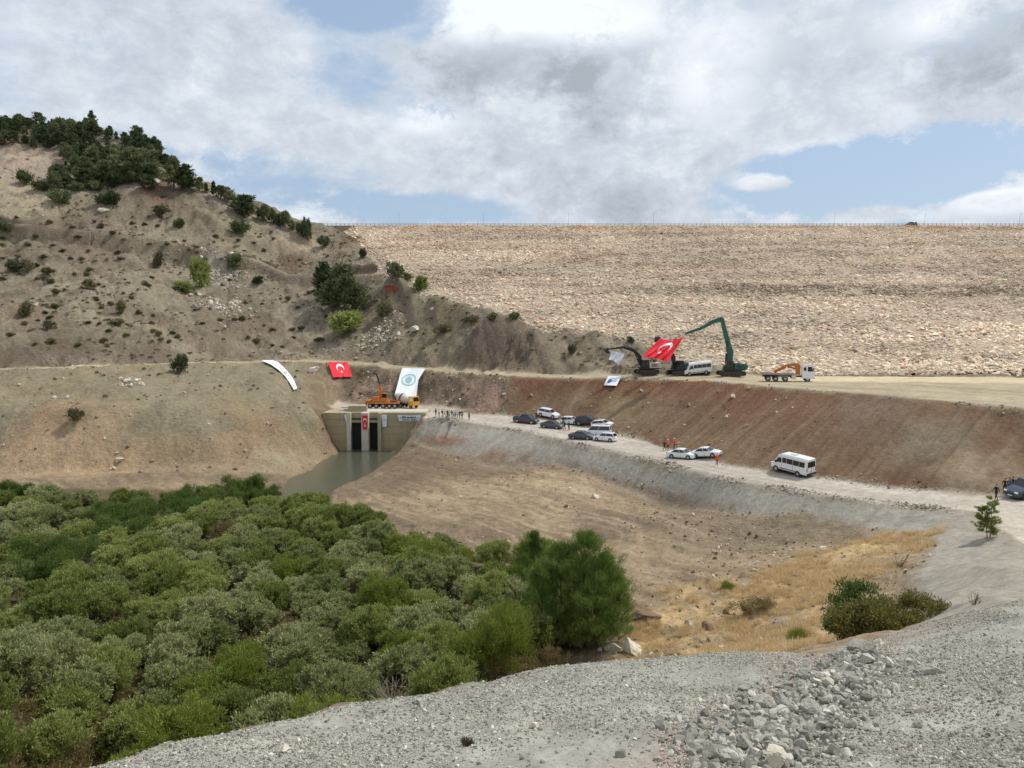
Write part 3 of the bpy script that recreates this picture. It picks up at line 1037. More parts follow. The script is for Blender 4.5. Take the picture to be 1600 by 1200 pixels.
def copy_thing(src, loc, rz=None, scale=None, label=None, rot=None):
    """copy a thing with its parts and sub-parts"""
    r = src.copy()
    COL.objects.link(r)
    r.location = loc
    if rz is not None:
        r.rotation_euler = (0, 0, rz)
    if rot is not None:
        r.rotation_euler = rot
    if scale is not None:
        r.scale = scale if hasattr(scale, '__len__') else (scale,) * 3
    if label:
        r['label'] = label
    for ch in KIDS.get(src.name, []):
        c = ch.copy()
        COL.objects.link(c)
        c.parent = r
        for g in KIDS.get(ch.name, []):
            d = g.copy()
            COL.objects.link(d)
            d.parent = c
    return r


KIDS = {}


def note_kids(root):
    KIDS[root.name] = [o for o in COL.objects if o.parent == root]
    for c in KIDS[root.name]:
        KIDS[c.name] = [o for o in COL.objects if o.parent == c]
    return root


# ------------------------------------------------------------------ stones
def ico(sub=1):
    t = (1 + 5 ** .5) / 2
    v = [(-1, t, 0), (1, t, 0), (-1, -t, 0), (1, -t, 0), (0, -1, t), (0, 1, t), (0, -1, -t), (0, 1, -t), (t, 0, -1), (t, 0, 1), (-t, 0, -1), (-t, 0, 1)]
    f = [(0, 11, 5), (0, 5, 1), (0, 1, 7), (0, 7, 10), (0, 10, 11), (1, 5, 9), (5, 11, 4), (11, 10, 2), (10, 7, 6), (7, 1, 8), (3, 9, 4), (3, 4, 2), (3, 2, 6), (3, 6, 8),
         (3, 8, 9), (4, 9, 5), (2, 4, 11), (6, 2, 10), (8, 6, 7), (9, 8, 1)]
    v = [Vector(p).normalized() for p in v]
    for _ in range(sub):
        cache, nf = {}, []

        def mid(a, b):
            k = (min(a, b), max(a, b))
            if k not in cache:
                v.append(((v[a] + v[b]) / 2).normalized())
                cache[k] = len(v) - 1
            return cache[k]
        for a, b, c in f:
            ab, bc, ca_ = mid(a, b), mid(b, c), mid(c, a)
            nf += [(a, ab, ca_), (b, bc, ab), (c, ca_, bc), (ab, bc, ca_)]
        f = nf
    return np.array([tuple(p) for p in v]), np.array(f)


def rock_mesh(name, seed, sub=2, cuts=9, flat=.72, deep=0.0):
    """angular broken stone: a ball cut by random planes"""
    r = np.random.default_rng(seed)
    v, f = ico(sub)
    v = v * np.array([1.0, .8, flat])
    for _ in range(cuts):
        n = r.normal(size=3)
        n /= np.linalg.norm(n)
        d = r.uniform(.36 - deep, .66 - deep)
        k = v @ n
        over = np.clip(k - d, 0, None)
        v = v - over[:, None] * n
    v += r.normal(size=v.shape) * .018
    return mesh_np(name, v, f, False)


def stone_mat(name, inst=False, base=(.4, .38, .34), rough=.9):
    m, w, b = mat_new(name)
    geo = w.node('ShaderNodeNewGeometry')
    tc = w.node('ShaderNodeTexCoord')
    n = w.noise(tc.outputs['Object'], 2.2, 5, .65)
    if inst:
        at = w.node('ShaderNodeAttribute', attribute_name='icol')
        at.attribute_type = 'INSTANCER'
        src = at.outputs['Color']
    else:
        rgb = w.node('ShaderNodeRGB')
        rgb.outputs[0].default_value = (*base, 1)
        oi = w.node('ShaderNodeObjectInfo')
        k = w.math('MULTIPLY_ADD', oi.outputs['Random'], .5, .75)
        s0 = w.node('ShaderNodeVectorMath', operation='SCALE')
        w.link(rgb.outputs[0], s0.inputs[0])
        w.link(k, s0.inputs['Scale'])
        src = s0.outputs[0]
    s1 = w.node('ShaderNodeVectorMath', operation='SCALE')
    w.link(src, s1.inputs[0])
    w.link(w.math('MULTIPLY_ADD', n, .7, .65), s1.inputs['Scale'])
    w.link(s1.outputs[0], b.inputs['Base Color'])
    b.inputs['Roughness'].default_value = rough
    b.inputs['Specular IOR Level'].default_value = .2
    M[name] = m
    return m


def scatter(name, protos, pos, rot, scl, idx, col, label, cat, kind='stuff'):
    """many small pieces of one kind: a point cloud that carries instanced pieces (countless stuff only)"""
    n = len(pos)
    me = bpy.data.meshes.new(name)
    me.vertices.add(n)
    me.vertices.foreach_set('co', np.asarray(pos, np.float32).ravel())
    for nm, typ, dat, key in (('irot', 'FLOAT_VECTOR', rot, 'vector'), ('iscl', 'FLOAT_VECTOR', scl, 'vector'), ('iidx', 'INT', idx, 'value')):
        a = me.attributes.new(nm, typ, 'POINT')
        a.data.foreach_set(key, np.asarray(dat, np.int32 if typ == 'INT' else np.float32).ravel())
    a = me.attributes.new('icol', 'FLOAT_COLOR', 'POINT')
    a.data.foreach_set('color', np.concatenate([col, np.ones((n, 1))], 1).astype(np.float32).ravel())
    o = link(name, me)
    tag(o, label, cat, None, kind)
    ng = bpy.data.node_groups.new(name, 'GeometryNodeTree')
    ng.interface.new_socket('Geometry', in_out='INPUT', socket_type='NodeSocketGeometry')
    ng.interface.new_socket('Geometry', in_out='OUTPUT', socket_type='NodeSocketGeometry')
    N, Lk = ng.nodes, ng.links
    gi, go = N.new('NodeGroupInput'), N.new('NodeGroupOutput')
    iop = N.new('GeometryNodeInstanceOnPoints')
    iop.inputs['Pick Instance'].default_value = True
    g2i = N.new('GeometryNodeJoinGeometry')
    for p in reversed(protos):
        oi = N.new('GeometryNodeObjectInfo')
        oi.inputs['Object'].default_value = p
        oi.inputs['As Instance'].default_value = True
        Lk.new(oi.outputs['Geometry'], g2i.inputs[0])

    def attr(nm, typ):
        a = N.new('GeometryNodeInputNamedAttribute')
        a.data_type = typ
        a.inputs['Name'].default_value = nm
        return a.outputs[0]
    Lk.new(gi.outputs[0], iop.inputs['Points'])
    Lk.new(g2i.outputs[0], iop.inputs['Instance'])
    Lk.new(attr('iidx', 'INT'), iop.inputs['Instance Index'])
    Lk.new(attr('irot', 'FLOAT_VECTOR'), iop.inputs['Rotation'])
    Lk.new(attr('iscl', 'FLOAT_VECTOR'), iop.inputs['Scale'])
    Lk.new(iop.outputs[0], go.inputs[0])
    md = o.modifiers.new('pieces', 'NODES')
    md.node_group = ng
    return o


stone_mat('loose_stone', True)
PEB = []
for i in range(6):
    me = rock_mesh('stone', 50 + i, 1, 8)
    me.materials.append(M['loose_stone'])
    PEB.append(bpy.data.objects.new('stone', me))


def pebbles(name, x, y, size, cols, label, cat='stones', bury=.25, flatten=1.0, zfun=None):
    n = len(x)
    z = (zfun or H)(x, y)
    size = np.asarray(size)
    pos = np.stack([x, y, z + size * bury], 1)
    rot = RNG.uniform(-math.pi, math.pi, (n, 3)) * np.array([.35, .35, 1])
    scl = size[:, None] * RNG.uniform(.7, 1.2, (n, 3)) * np.array([1.15, .9, flatten])
    ci = RNG.integers(0, len(cols), n)
    col = np.array(cols)[ci] * RNG.uniform(.75, 1.25, (n, 1))
    return scatter(name, PEB, pos, rot, scl, RNG.integers(0, 6, n), col, label, cat)


# ---- dam face
dm = plain('dam_fill', lin(176, 156, 132) * .9, .95, var=.3, scale=.8)
xs = np.linspace(-130, 420, 180)
qs = np.linspace(-.08, 1, 70)
silx, sily = np.array([p[0] for p in sil])[::-1], np.array([p[1] for p in sil])[::-1]


def sil_x(y):
    """where the hillside ends and the dam face begins, going left"""
    return np.interp(y, sily, silx)


tt_ = np.linspace(0, 1, 180)
TT, QQ = np.meshgrid(tt_, np.linspace(-.01, 1, 70))
YY = 158 + (CREST_Y - 158) * QQ
XL = sil_x(YY) - 5
XX = XL + (420 - XL) * TT
FY = dam_foot_y(XX)
YY = np.maximum(YY, FY - 2)
YY[-1] = CREST_Y


def dam_surface(x, y):
    """the dam face, tucked under the hillside where the two meet"""
    d = dam_z(x, y)
    w = np.clip((x - sil_x(y) + 2.0) / 6.0, 0, 1)
    return d * w + np.minimum(d, H(x, y) - .9) * (1 - w)


ZZ = dam_surface(XX, YY) + fbm(XX / 3, YY / 3, 301, 3) * .22
i_ = np.arange(XX.size).reshape(XX.shape)
dam_face = mesh_np('dam', np.stack([XX, YY, ZZ], -1).reshape(-1, 3), np.stack([i_[:-1, :-1], i_[:-1, 1:], i_[1:, 1:], i_[1:, :-1]], -1).reshape(-1, 4), True)
dam = link('rockfill_dam', dam_face, dm)
tag(dam, 'broad rockfill dam wall with a level crest closing the valley behind the machines', 'dam')
mbc = MB()
mbc.box((145, CREST_Y + 4.0, CREST_Z - 1.0), (550, 8.0, 2.1))
mbc.build('crest_road', plain('crest_gravel', lin(168, 150, 120) * .8, .9), dam)
mbc = MB()
mbc.add([(-130, CREST_Y + 8, CREST_Z), (420, CREST_Y + 8, CREST_Z), (420, CREST_Y + 90, CREST_Z - 42), (-130, CREST_Y + 90, CREST_Z - 42)], [(0, 1, 2, 3)])
mbc.build('upstream_face', dm, dam)

ND = 115000
dx_ = RNG.uniform(-75, 300, ND * 2)
q_ = RNG.uniform(0.0, 1, ND * 2) ** 1.0
fy_ = dam_foot_y(dx_)
dy_ = fy_ + (CREST_Y - fy_) * q_
ok = (np.abs(dx_ / dy_) < .76) & (dx_ > sil_x(dy_) - 4.5) & (H(dx_, dy_) < dam_surface(dx_, dy_) + .2)
dx_, dy_, q_ = dx_[ok][:ND], dy_[ok][:ND], q_[ok][:ND]
dzs = dam_surface(dx_, dy_)
cream, tan_, grey, dark, red = lin(220, 206, 182), lin(200, 180, 156), lin(184, 172, 158), lin(138, 120, 106), lin(192, 158, 138)
w_ = RNG.random(len(dx_))[:, None]
colr = np.where(w_ < .42, cream, np.where(w_ < .75, tan_, np.where(w_ < .90, grey, np.where(w_ < .97, red, dark))))
bn = fbm(dx_ / 40, dzs / 1.6, 305, 3)          # horizontal lifts of the fill
bn2 = fbm(dx_ / 25, dzs / 7, 306, 3)
colr = colr * (1 + .24 * bn[:, None]) * (1 + .14 * bn2[:, None])
band = np.clip(1 - np.abs((q_ - .43 - fbm(dx_ / 60, dx_ * 0, 307, 2) * .01) / .05) ** 3, 0, 1) * np.clip((dx_ + 25) / 90, 0.15, 1) * (RNG.random(len(dx_)) < .92)
colr = colr * (1 - .55 * band[:, None]) * (1 - .06 * band[:, None] * np.array([0, .4, .8]))
upper = np.clip((q_ - .45) / .1, 0, 1)[:, None]
pinkish = np.clip(fbm(dx_ / 50, dzs / 4, 308, 3) + .1, 0, 1)[:, None] * upper
colr = colr * (1 - .09 * upper) * (1 - pinkish * np.array([.05, .14, .18]))
orange = (np.clip((q_ - .955) / .03, 0, 1) * np.clip(fbm(dx_ / 14, dx_ * 0, 309, 2) + .5, 0, 1))[:, None]
colr = colr * (1 - orange) + orange * lin(196, 156, 112)
sz = RNG.gamma(4, .065, len(dx_)) * (1.1 - .2 * q_)
sz = np.clip(sz, .14, .85)
scl = sz[:, None] * RNG.uniform(.75, 1.25, (len(dx_), 3)) * np.array([1.35, .95, .75])
scatter('riprap_stone', PEB, np.stack([dx_, dy_, dzs + sz * .18], 1), RNG.uniform(-1, 1, (len(dx_), 3)) * np.array([.45, .45, .8]), scl, RNG.integers(0, 6, len(dx_)),
        colr * 1.12, 'cream and tan blocks of riprap covering the face of the dam', 'riprap')

# crest railing and lamps
rl = empty('guard_rail', (145, CREST_Y + .5, CREST_Z))
tag(rl, 'low grey post and rail fence along the crest of the dam', 'guard rail')
pm = plain('galvanised_steel', (.36, .35, .33), .5, .4)
pmesh = MB().box((0, 0, .45), (.16, .16, .9)).mesh('post')
pmesh.materials.append(pm)
for i in range(190):
    x = -72 + i * 1.6
    o = bpy.data.objects.new('post', pmesh)
    COL.objects.link(o)
    o.parent = rl
    o.location = (x - 145, 0, 0)
MB().box((-60, 0, .80), (320, .05, .10)).box((-60, 0, .45), (320, .05, .08)).build('rail', pm, rl)


def lamp_post():
    t = empty('lamp_post')
    MB().tube((0, 0, 0), (0, 0, 4.4), .055, .035, 6).build('pole', pm, t)
    MB().tube((0, 0, 4.35), (0, -.6, 4.55), .03, .03, 6).build('arm', pm, t)
    MB().box((0, -.75, 4.54), (.22, .5, .09)).build('lamp_head', pm, t)
    MB().box((0, 0, .1), (.35, .35, .2)).build('base', pm, t)
    tag(t, 'thin lamp post standing on the crest of the dam', 'lamp post', 'lamp posts along the dam crest')
    return note_kids(t)


lp = None
for k, px in enumerate([887, 1018, 1159, 1297, 1436, 1582, 756, 626]):
    x = (px - 800) / 1200 * (CREST_Y + 2)
    lab = 'thin lamp post on the dam crest, ' + {887: 'above the left end of the grey spoil mounds', 1018: 'above the big red flag', 1159: 'above the raised elbow of the long green boom',
                                                 1297: 'just right of the crane truck below', 1436: 'nearest the small dark car on the crest', 1582: 'rightmost of the row',
                                                 756: 'second from the left end of the row', 626: 'nearest the hill, leftmost of the row'}[px]
    if lp is None:
        lp = lamp_post()
        lp.location = (x, CREST_Y + 2, CREST_Z)
        lp['label'] = lab
    else:
        copy_thing(lp, (x, CREST_Y + 2, CREST_Z), label=lab)

# ------------------------------------------------------------------ gravel and stones
def in_view(x, y, lim=.74):
    return np.abs(x / y) < lim


# foreground gravel
n = 420000
yy = 8.5 + 20 * RNG.random(n) ** 1.25
xx = RNG.uniform(-.74, .74, n) * yy
k = (zone_at('fore', xx, yy) > .4) | (zone_at('bank', xx, yy) > .5)
bare = np.clip(fbm(xx / 2.2, yy / 1.8, 401, 3) + .10, 0, 1)
road_l = np.clip(1 - np.abs((xx - .1 * yy + 0.2) / 3.6), 0, 1) * np.clip((14.2 - yy) / 3, 0, 1)
k &= RNG.random(n) > np.clip(bare * 1.1 + road_l * 1.4, 0, .92)
xx, yy = xx[k], yy[k]
s_ = np.clip(RNG.gamma(1.8, .0065, len(xx)), .006, .06)
right = xx > .38 * yy
s_ = np.where(right, s_ * 1.1, s_)
pebbles('gravel', xx, yy, s_, [lin(160, 159, 146), lin(176, 174, 160), lin(142, 141, 129), lin(198, 195, 181), lin(168, 157, 144), lin(122, 121, 110)],
        'loose grey crushed gravel covering the near slope', 'gravel')
# pinkish chips on the right
n = 60000
yy = 9 + 19 * RNG.random(n)
xx = yy * RNG.uniform(.2, .74, n)
k = RNG.random(n) < np.clip(1 - np.abs(fbm(xx / 3, yy / 3, 405, 2) * .8 + (xx - .72 * (yy - 8.0)) / 1.5), 0, 1)
xx, yy = xx[k], yy[k]
pebbles('pink_gravel', xx, yy, RNG.uniform(.012, .035, len(xx)), [lin(180, 160, 146), lin(166, 148, 136), lin(200, 186, 172), lin(184, 178, 164)],
        'pinkish gravel chips strewn across the slope on the right', 'gravel')

# stones on the valley floor, toe of the gravel and far slopes
n = 34000
yy = RNG.uniform(52, 160, n)
xx = yy * RNG.uniform(-.74, .74, n)
wv = zone_at('valley', xx, yy) * np.clip(fbm(xx / 7, yy / 7, 411, 3) + .15, 0, 1) * .7
toe = (zone_at('gravel', xx, yy) + zone_at('valley', xx, yy)) * np.exp(-((H(xx, yy) + 24.7) / .7) ** 2) * (xx > -15) * .9
k = RNG.random(n) < np.clip(wv + toe, 0, 1) * (xx > -14)
xx, yy = xx[k], yy[k]
s_ = np.clip(RNG.gamma(1.6, .06, len(xx)), .04, .5)
pebbles('valley_stone', xx, yy, s_, [lin(176, 160, 136), lin(150, 132, 110), lin(200, 186, 162), lin(120, 104, 88)], 'loose stones and clods scattered over the valley floor', 'stones')
n = 70000
yy = RNG.uniform(110, 315, n)
xx = yy * RNG.uniform(-.74, .4, n)
wh = zone_at('hill', xx, yy) * np.clip(fbm(xx / 9, yy / 9, 421, 3) * 1.3 - .1, 0, 1) * .55 + zone_at('leftslope', xx, yy) * .10 + zone_at('rockcut', xx, yy) * .6 \
    + zone_at('brown', xx, yy) * .10
k = RNG.random(n) < wh
for (a_, b_) in [(532, 580), (641, 590), (641, 610), (437, 583), (455, 600), (957, 598)]:
    q_b = drop(a_, b_)
    k &= np.hypot(xx - q_b.x, yy - q_b.y) > 4.5
xx, yy = xx[k], yy[k]
s_ = np.clip(RNG.gamma(1.6, .10, len(xx)), .08, .8)
pebbles('hill_stone', xx, yy, s_, [lin(170, 156, 136), lin(140, 122, 106), lin(196, 184, 166), lin(118, 102, 90)], 'loose stones scattered over the hillside', 'stones')
# small stones lining the road edges
n = 9000
t_ = RNG.uniform(0, 1, n)
for key_, yoff, nm_ in (('lower_near', 0.0, 'loose stones along the outer edge of the lower road'), ('lower_far', .4, 'loose stones along the inner edge of the lower road'), ('upper_near', -.3, 'loose stones along the lip of the upper road')):
    pl_ = np.array([p[:2] for p in L[key_]])
    cum = np.concatenate([[0], np.cumsum(np.hypot(*np.diff(pl_, axis=0).T))])
    tt2 = t_ * cum[-1]
    xx = np.interp(tt2, cum, pl_[:, 0]) + RNG.normal(size=n) * .5
    yy = np.interp(tt2, cum, pl_[:, 1]) + RNG.normal(size=n) * .5 + yoff
    k = (yy > 40) & (np.abs(xx / yy) < .74) & (RNG.random(n) < np.clip(.12 + .8 * fbm(xx / 6, yy / 6, 431, 2), .03, .6))
    xx, yy = xx[k], yy[k]
    pebbles('edge_stone', xx, yy, np.clip(RNG.gamma(1.6, .045, len(xx)), .04, .4), [lin(176, 168, 152), lin(150, 140, 124), lin(196, 188, 172), lin(132, 120, 104)], nm_)
# rubble patches named by where they lie
for (px, py, wpx, cnt, lab) in [(345, 432, 34, 420, 'pale rubble spilled beside the tall light green bush'), (345, 480, 40, 360, 'pale rubble fan below the light green bush on the hill'),
                                (590, 528, 34, 240, 'pale broken rock at the foot of the gully right of the pine clump'), (205, 600, 22, 70, 'string of pale stones down the left bank')]:
    p = drop(px, py)
    r = wpx / 1200 * p.y
    xx = p.x + RNG.normal(size=cnt) * r * .5
    yy = p.y + RNG.normal(size=cnt) * r * .55
    pebbles('rubble', xx, yy, np.clip(RNG.gamma(2, .17, cnt), .12, 1.0), [lin(184, 174, 156), lin(160, 148, 132), lin(202, 192, 176)], lab, 'rubble')

stone_mat('grey_rock', False, tuple(lin(162, 159, 147)))
stone_mat('pale_rock', False, tuple(lin(202, 194, 176)))
stone_mat('brown_rock', False, tuple(lin(134, 112, 92)))
ROCKS = {}
for i in range(5):
    for mn in ('grey_rock', 'pale_rock', 'brown_rock'):
        me = rock_mesh('rock', 80 + i, 3, 11, .8, .10)
        me.materials.append(M[mn])
        ROCKS[mn, i] = me


def rock(p, size, mn, label, group=None, i=None, flat=1.0, rz=None, name='rock', cat='rock', bury=.2):
    o = bpy.data.objects.new(name, ROCKS[mn, random.randrange(5) if i is None else i])
    COL.objects.link(o)
    o.location = (p[0], p[1], p[2] + size * bury)
    o.scale = (size * random.uniform(.9, 1.25), size * random.uniform(.8, 1.05), size * random.uniform(.75, 1.0) * flat)
    o.rotation_euler = (random.uniform(-.4, .4), random.uniform(-.4, .4), random.uniform(0, 6.3) if rz is None else rz)
    tag(o, label, cat, group)
    return o


# single rocks of the foreground (px, py, width in px)
BIG = [(1420, 1060, 0, None)]
singles = [(1345, 1018, 44, 'grey_rock', 'round grey boulder under the right hand bush, left of the pair'), (1312, 1026, 34, 'grey_rock', 'grey boulder leftmost in the row under the bush'),
           (1372, 1008, 30, 'pale_rock', 'pale boulder topping the row of grey rocks under the bush'), (1355, 1022, 30, 'grey_rock', 'small grey boulder wedged in the row under the bush'),
           (1462, 1052, 48, 'grey_rock', 'largest lone rock on the gravel slope at right, long and grey'),
           (1438, 1112, 36, 'pale_rock', 'flat pale rock lying on the gravel slope below the lone grey one'), (1432, 1136, 28, 'grey_rock', 'half buried grey rock on the gravel slope below the flat pale one'),
           (1160, 1078, 24, 'grey_rock', 'dark rock alone on the flat gravel left of the rock spill'), (1092, 1094, 15, 'pale_rock', 'small white stone alone on the flat gravel'),
           (445, 1174, 34, 'pale_rock', 'flat pale stone near the bottom left edge of the gravel'), (728, 1124, 20, 'pale_rock', 'pale stone above the dry tuft on the gravel'),
           (837, 1138, 18, 'pale_rock', 'white stone right of the dry tuft on the gravel'), (657, 1100, 18, 'grey_rock', 'blue grey stone on the rim of the gravel by the bushes'),
           (985, 1018, 56, 'pale_rock', 'layered cream boulder on the straw grass by the gravel rim'), (962, 1016, 34, 'pale_rock', 'smaller cream boulder leaning on the layered one'),
           (1076, 978, 28, 'pale_rock', 'pale blocky boulder standing in the straw grass'), (1008, 968, 56, 'brown_rock', 'flat tan slab right of the big pine'),
           (1125, 1014, 24, 'pale_rock', 'flat pale stone in the straw grass near the gravel rim'), (1182, 1010, 16, 'pale_rock', 'white stone at the gravel rim below the dry brown bush'),
           (1284, 860, 18, 'pale_rock', 'cream boulder at the upper edge of the straw grass'), (1306, 858, 13, 'pale_rock', 'smaller cream stone right of the boulder above the straw'),
           (930, 778, 18, 'pale_rock', 'pale boulder in the middle of the bare valley floor'), (1184, 880, 14, 'pale_rock', 'pale stone on the bare floor above the straw grass'),
           (487, 582, 26, 'pale_rock', 'big cream boulder on the edge of the hill road beside the red flag'), (185, 720, 20, 'pale_rock', 'cream flat boulder on the left river bank'),
           (183, 711, 9, 'pale_rock', 'small cream stone resting behind the flat boulder on the left bank'),
           (650, 518, 20, 'pale_rock', 'long cream boulder at the foot of the gully'), (674, 485, 10, 'pale_rock', 'white boulder on the smooth slope right of the gully'),
           (707, 486, 9, 'brown_rock', 'brown boulder on the smooth slope right of the white one'), (158, 332, 22, 'pale_rock', 'long pale rock between two round bushes on the hill'),
           (345, 407, 20, 'pale_rock', 'grey white rock above the rubble on the hill'), (246, 288, 16, 'pale_rock', 'pale rock below the big pine on the red slope'),
           (1350, 868, 10, 'pale_rock', 'small pale stone beside the grass bank')]
for (px, py, wpx, mn, lab) in singles:
    p = drop(px, py)
    rock(p, wpx / 1200 * p.y * .56, mn, lab, rz=0.2, flat=.75 if 'flat' in lab or 'long' in lab else 1.0)

# rocks spilled down the crease between berm and slope
spill = []
tries = 0
while len(spill) < 280 and tries < 5000:
    tries += 1
    t = random.random()
    cx = 1140 + t * 215 + random.gauss(0, 33 * (1.25 - t))
    cy = 1185 - t * 158 + random.gauss(0, 20)
    if cy < 1018 or cy > 1215:
        continue
    w_px = max(9, random.gammavariate(2.0, 8.5)) * (1.3 - .45 * t)
    w_px = min(w_px, 60)
    if any(math.hypot(cx - a, cy - b) < (w_px + c) * .24 for a, b, c in spill):
        continue
    spill.append((cx, cy, w_px))
for (cx, cy, wp) in spill:
    p = drop(cx, cy)
    rock(p, wp / 1200 * p.y * .56, 'grey_rock' if random.random() < .93 else 'pale_rock',
         'broken grey rock in the spill of rubble down the crease of the gravel slope', 'rocks spilled down the crease of the gravel slope', bury=.45)

# small rubble between the spilled rocks
cnt = 5200
tt3 = RNG.random(cnt)
cx3 = 1135 + tt3 * 235 + RNG.normal(size=cnt) * 36 * (1.25 - tt3)
cy3 = 1188 - tt3 * 165 + RNG.normal(size=cnt) * 17
base3 = [drop(1135 + k * 235, 1188 - k * 165) for k in np.linspace(0, 1, 12)]
bx3 = np.interp(tt3, np.linspace(0, 1, 12), [p.x for p in base3])
by3 = np.interp(tt3, np.linspace(0, 1, 12), [p.y for p in base3])
xx = bx3 + RNG.normal(size=cnt) * (.60 - .15 * tt3)
yy = by3 + RNG.normal(size=cnt) * .55
pebbles('rubble', xx, yy, np.clip(RNG.gamma(2.2, .024, cnt), .02, .16), [lin(166, 163, 150), lin(146, 143, 132), lin(184, 181, 168), lin(126, 124, 114)],
        'small grey rubble filling the gaps between the spilled rocks', 'rubble')

# ------------------------------------------------------------------ foliage
def leaf_mat(name, cols, trans=.35, inst_var=.35, rough=.55):
    """cols: list of leaf colours chosen per leaf; the whole plant also shifts a little"""
    m = bpy.data.materials.new(name)
    m.use_nodes = True
    w = NT(m.node_tree)
    w.n.clear()
    out = w.node('ShaderNodeOutputMaterial')
    geo = w.node('ShaderNodeNewGeometry')
    oi = w.node('ShaderNodeObjectInfo')
    ramp = w.node('ShaderNodeValToRGB')
    tint = w.noise(geo.outputs['Position'], .9, 3, .6)
    rnd = w.math('ADD', w.math('MULTIPLY', geo.outputs['Random Per Island'], .55), w.math('MULTIPLY', tint, .6))
    rnd = w.math('ADD', rnd, w.math('MULTIPLY', w.math('SUBTRACT', oi.outputs['Random'], .5), inst_var), clamp=True)
    w.link(rnd, ramp.inputs[0])
    e = ramp.color_ramp.elements
    while len(e) < len(cols):
        e.new(.5)
    for i, c in enumerate(cols):
        e[i].position = .12 + .76 * i / (len(cols) - 1)
        e[i].color = (*c, 1)
    d = w.node('ShaderNodeBsdfPrincipled')
    d.inputs['Roughness'].default_value = rough
    d.inputs['Specular IOR Level'].default_value = .25
    w.link(ramp.outputs[0], d.inputs['Base Color'])
    t = w.node('ShaderNodeBsdfTranslucent')
    w.link(ramp.outputs[0], t.inputs['Color'])
    mx = w.node('ShaderNodeMixShader')
    mx.inputs[0].default_value = trans
    w.link(d.outputs[0], mx.inputs[1])
    w.link(t.outputs[0], mx.inputs[2])
    w.link(mx.outputs[0], out.inputs[0])
    M[name] = m
    return m


leaf_mat('leaf_greygreen', [lin(104, 114, 62), lin(131, 140, 85), lin(153, 159, 106), lin(182, 184, 136)], inst_var=.5)
leaf_mat('leaf_olive', [lin(97, 110, 52), lin(122, 134, 69), lin(142, 152, 84), lin(168, 173, 106)], inst_var=.5)
leaf_mat('leaf_lime', [lin(88, 104, 38), lin(110, 126, 48), lin(130, 142, 60), lin(150, 156, 82)])
leaf_mat('leaf_green', [lin(66, 86, 40), lin(84, 106, 50), lin(102, 122, 60), lin(122, 138, 76)], .35)
leaf_mat('leaf_oak', [lin(66, 72, 36), lin(90, 92, 46), lin(118, 114, 58), lin(154, 144, 82)])
leaf_mat('leaf_dry', [lin(94, 78, 52), lin(124, 106, 70), lin(126, 120, 72), lin(150, 136, 94)])
leaf_mat('needle_dark', [lin(66, 80, 52), lin(84, 98, 66), lin(102, 113, 78), lin(126, 131, 94)], .3, .8)
leaf_mat('needle_near', [lin(70, 94, 38), lin(88, 114, 48), lin(108, 132, 60), lin(134, 150, 82)], .3)
leaf_mat('leaf_shrub', [lin(82, 82, 54), lin(100, 98, 68), lin(116, 112, 80), lin(130, 124, 94)], .2, .8)
leaf_mat('straw', [lin(190, 163, 118), lin(208, 182, 138), lin(220, 198, 156), lin(232, 214, 176)], .25)
plain('bark', lin(96, 78, 62) * .9, .95, var=.3, scale=3)
plain('dead_wood', lin(150, 136, 118) * .9, .95, var=.3, scale=5)


def leaves_np(cent, dirs, ln, wd, r):
    """rhombic leaves; cent (n,3) base, dirs (n,3) unit pointing"""
    n = len(cent)
    side = np.cross(dirs, r.normal(size=(n, 3)))
    side /= np.linalg.norm(side, axis=1, keepdims=True) + 1e-9
    ln = np.broadcast_to(np.asarray(ln), (n,))[:, None]
    wd = np.broadcast_to(np.asarray(wd), (n,))[:, None]
    a = cent
    b2 = cent + dirs * ln * .5 + side * wd * .5
    c = cent + dirs * ln
    d = cent + dirs * ln * .5 - side * wd * .5
    V = np.stack([a, b2, c, d], 1).reshape(-1, 3)
    F = np.arange(n * 4).reshape(n, 4)
    return V, F


def unit(v):
    return v / (np.linalg.norm(v, axis=-1, keepdims=True) + 1e-9)


def bush_arrays(seed, rx, ry, h, nclump, nleaf, ln, wd, up=.5, clump=.5, base=.15, shell=.35, lobes=6, lsz=(.36, .58)):
    """leaf clumps spread on and under a lumpy dome"""
    r = np.random.default_rng(seed)
    # lobes make the outline uneven
    la = r.uniform(0, 2 * math.pi, lobes)
    lr = np.sqrt(r.uniform(0, 1, lobes)) * .62
    lc = np.stack([np.cos(la) * lr * rx, np.sin(la) * lr * ry, r.uniform(.35, .75, lobes) * h * (1 - .35 * lr)], 1)
    ls = r.uniform(*lsz, lobes)
    k = r.integers(0, lobes, nclump)
    d = unit(r.normal(size=(nclump, 3)) + np.array([0, 0, .35]))
    rad = (1 - shell * r.random(nclump) ** 1.7)
    cc = lc[k] + d * (rad * ls[k])[:, None] * np.array([rx, ry, h * .62])
    cc[:, 2] = np.clip(cc[:, 2], base * h * r.uniform(.3, 1, nclump), None)
    cs = clump * r.uniform(.6, 1.25, nclump)
    kk = r.integers(0, nclump, nleaf)
    off = r.normal(size=(nleaf, 3)) * .42
    p = cc[kk] + off * cs[kk][:, None] * np.array([1, 1, .9])
    outd = unit(p - np.array([0, 0, h * .3]))
    dd = unit(outd * .6 + r.normal(size=(nleaf, 3)) * .6 + np.array([0, 0, up]))
    V, F = leaves_np(p, dd, ln * r.uniform(.6, 1.3, nleaf), wd * r.uniform(.7, 1.2, nleaf), r)
    return V, F, cc


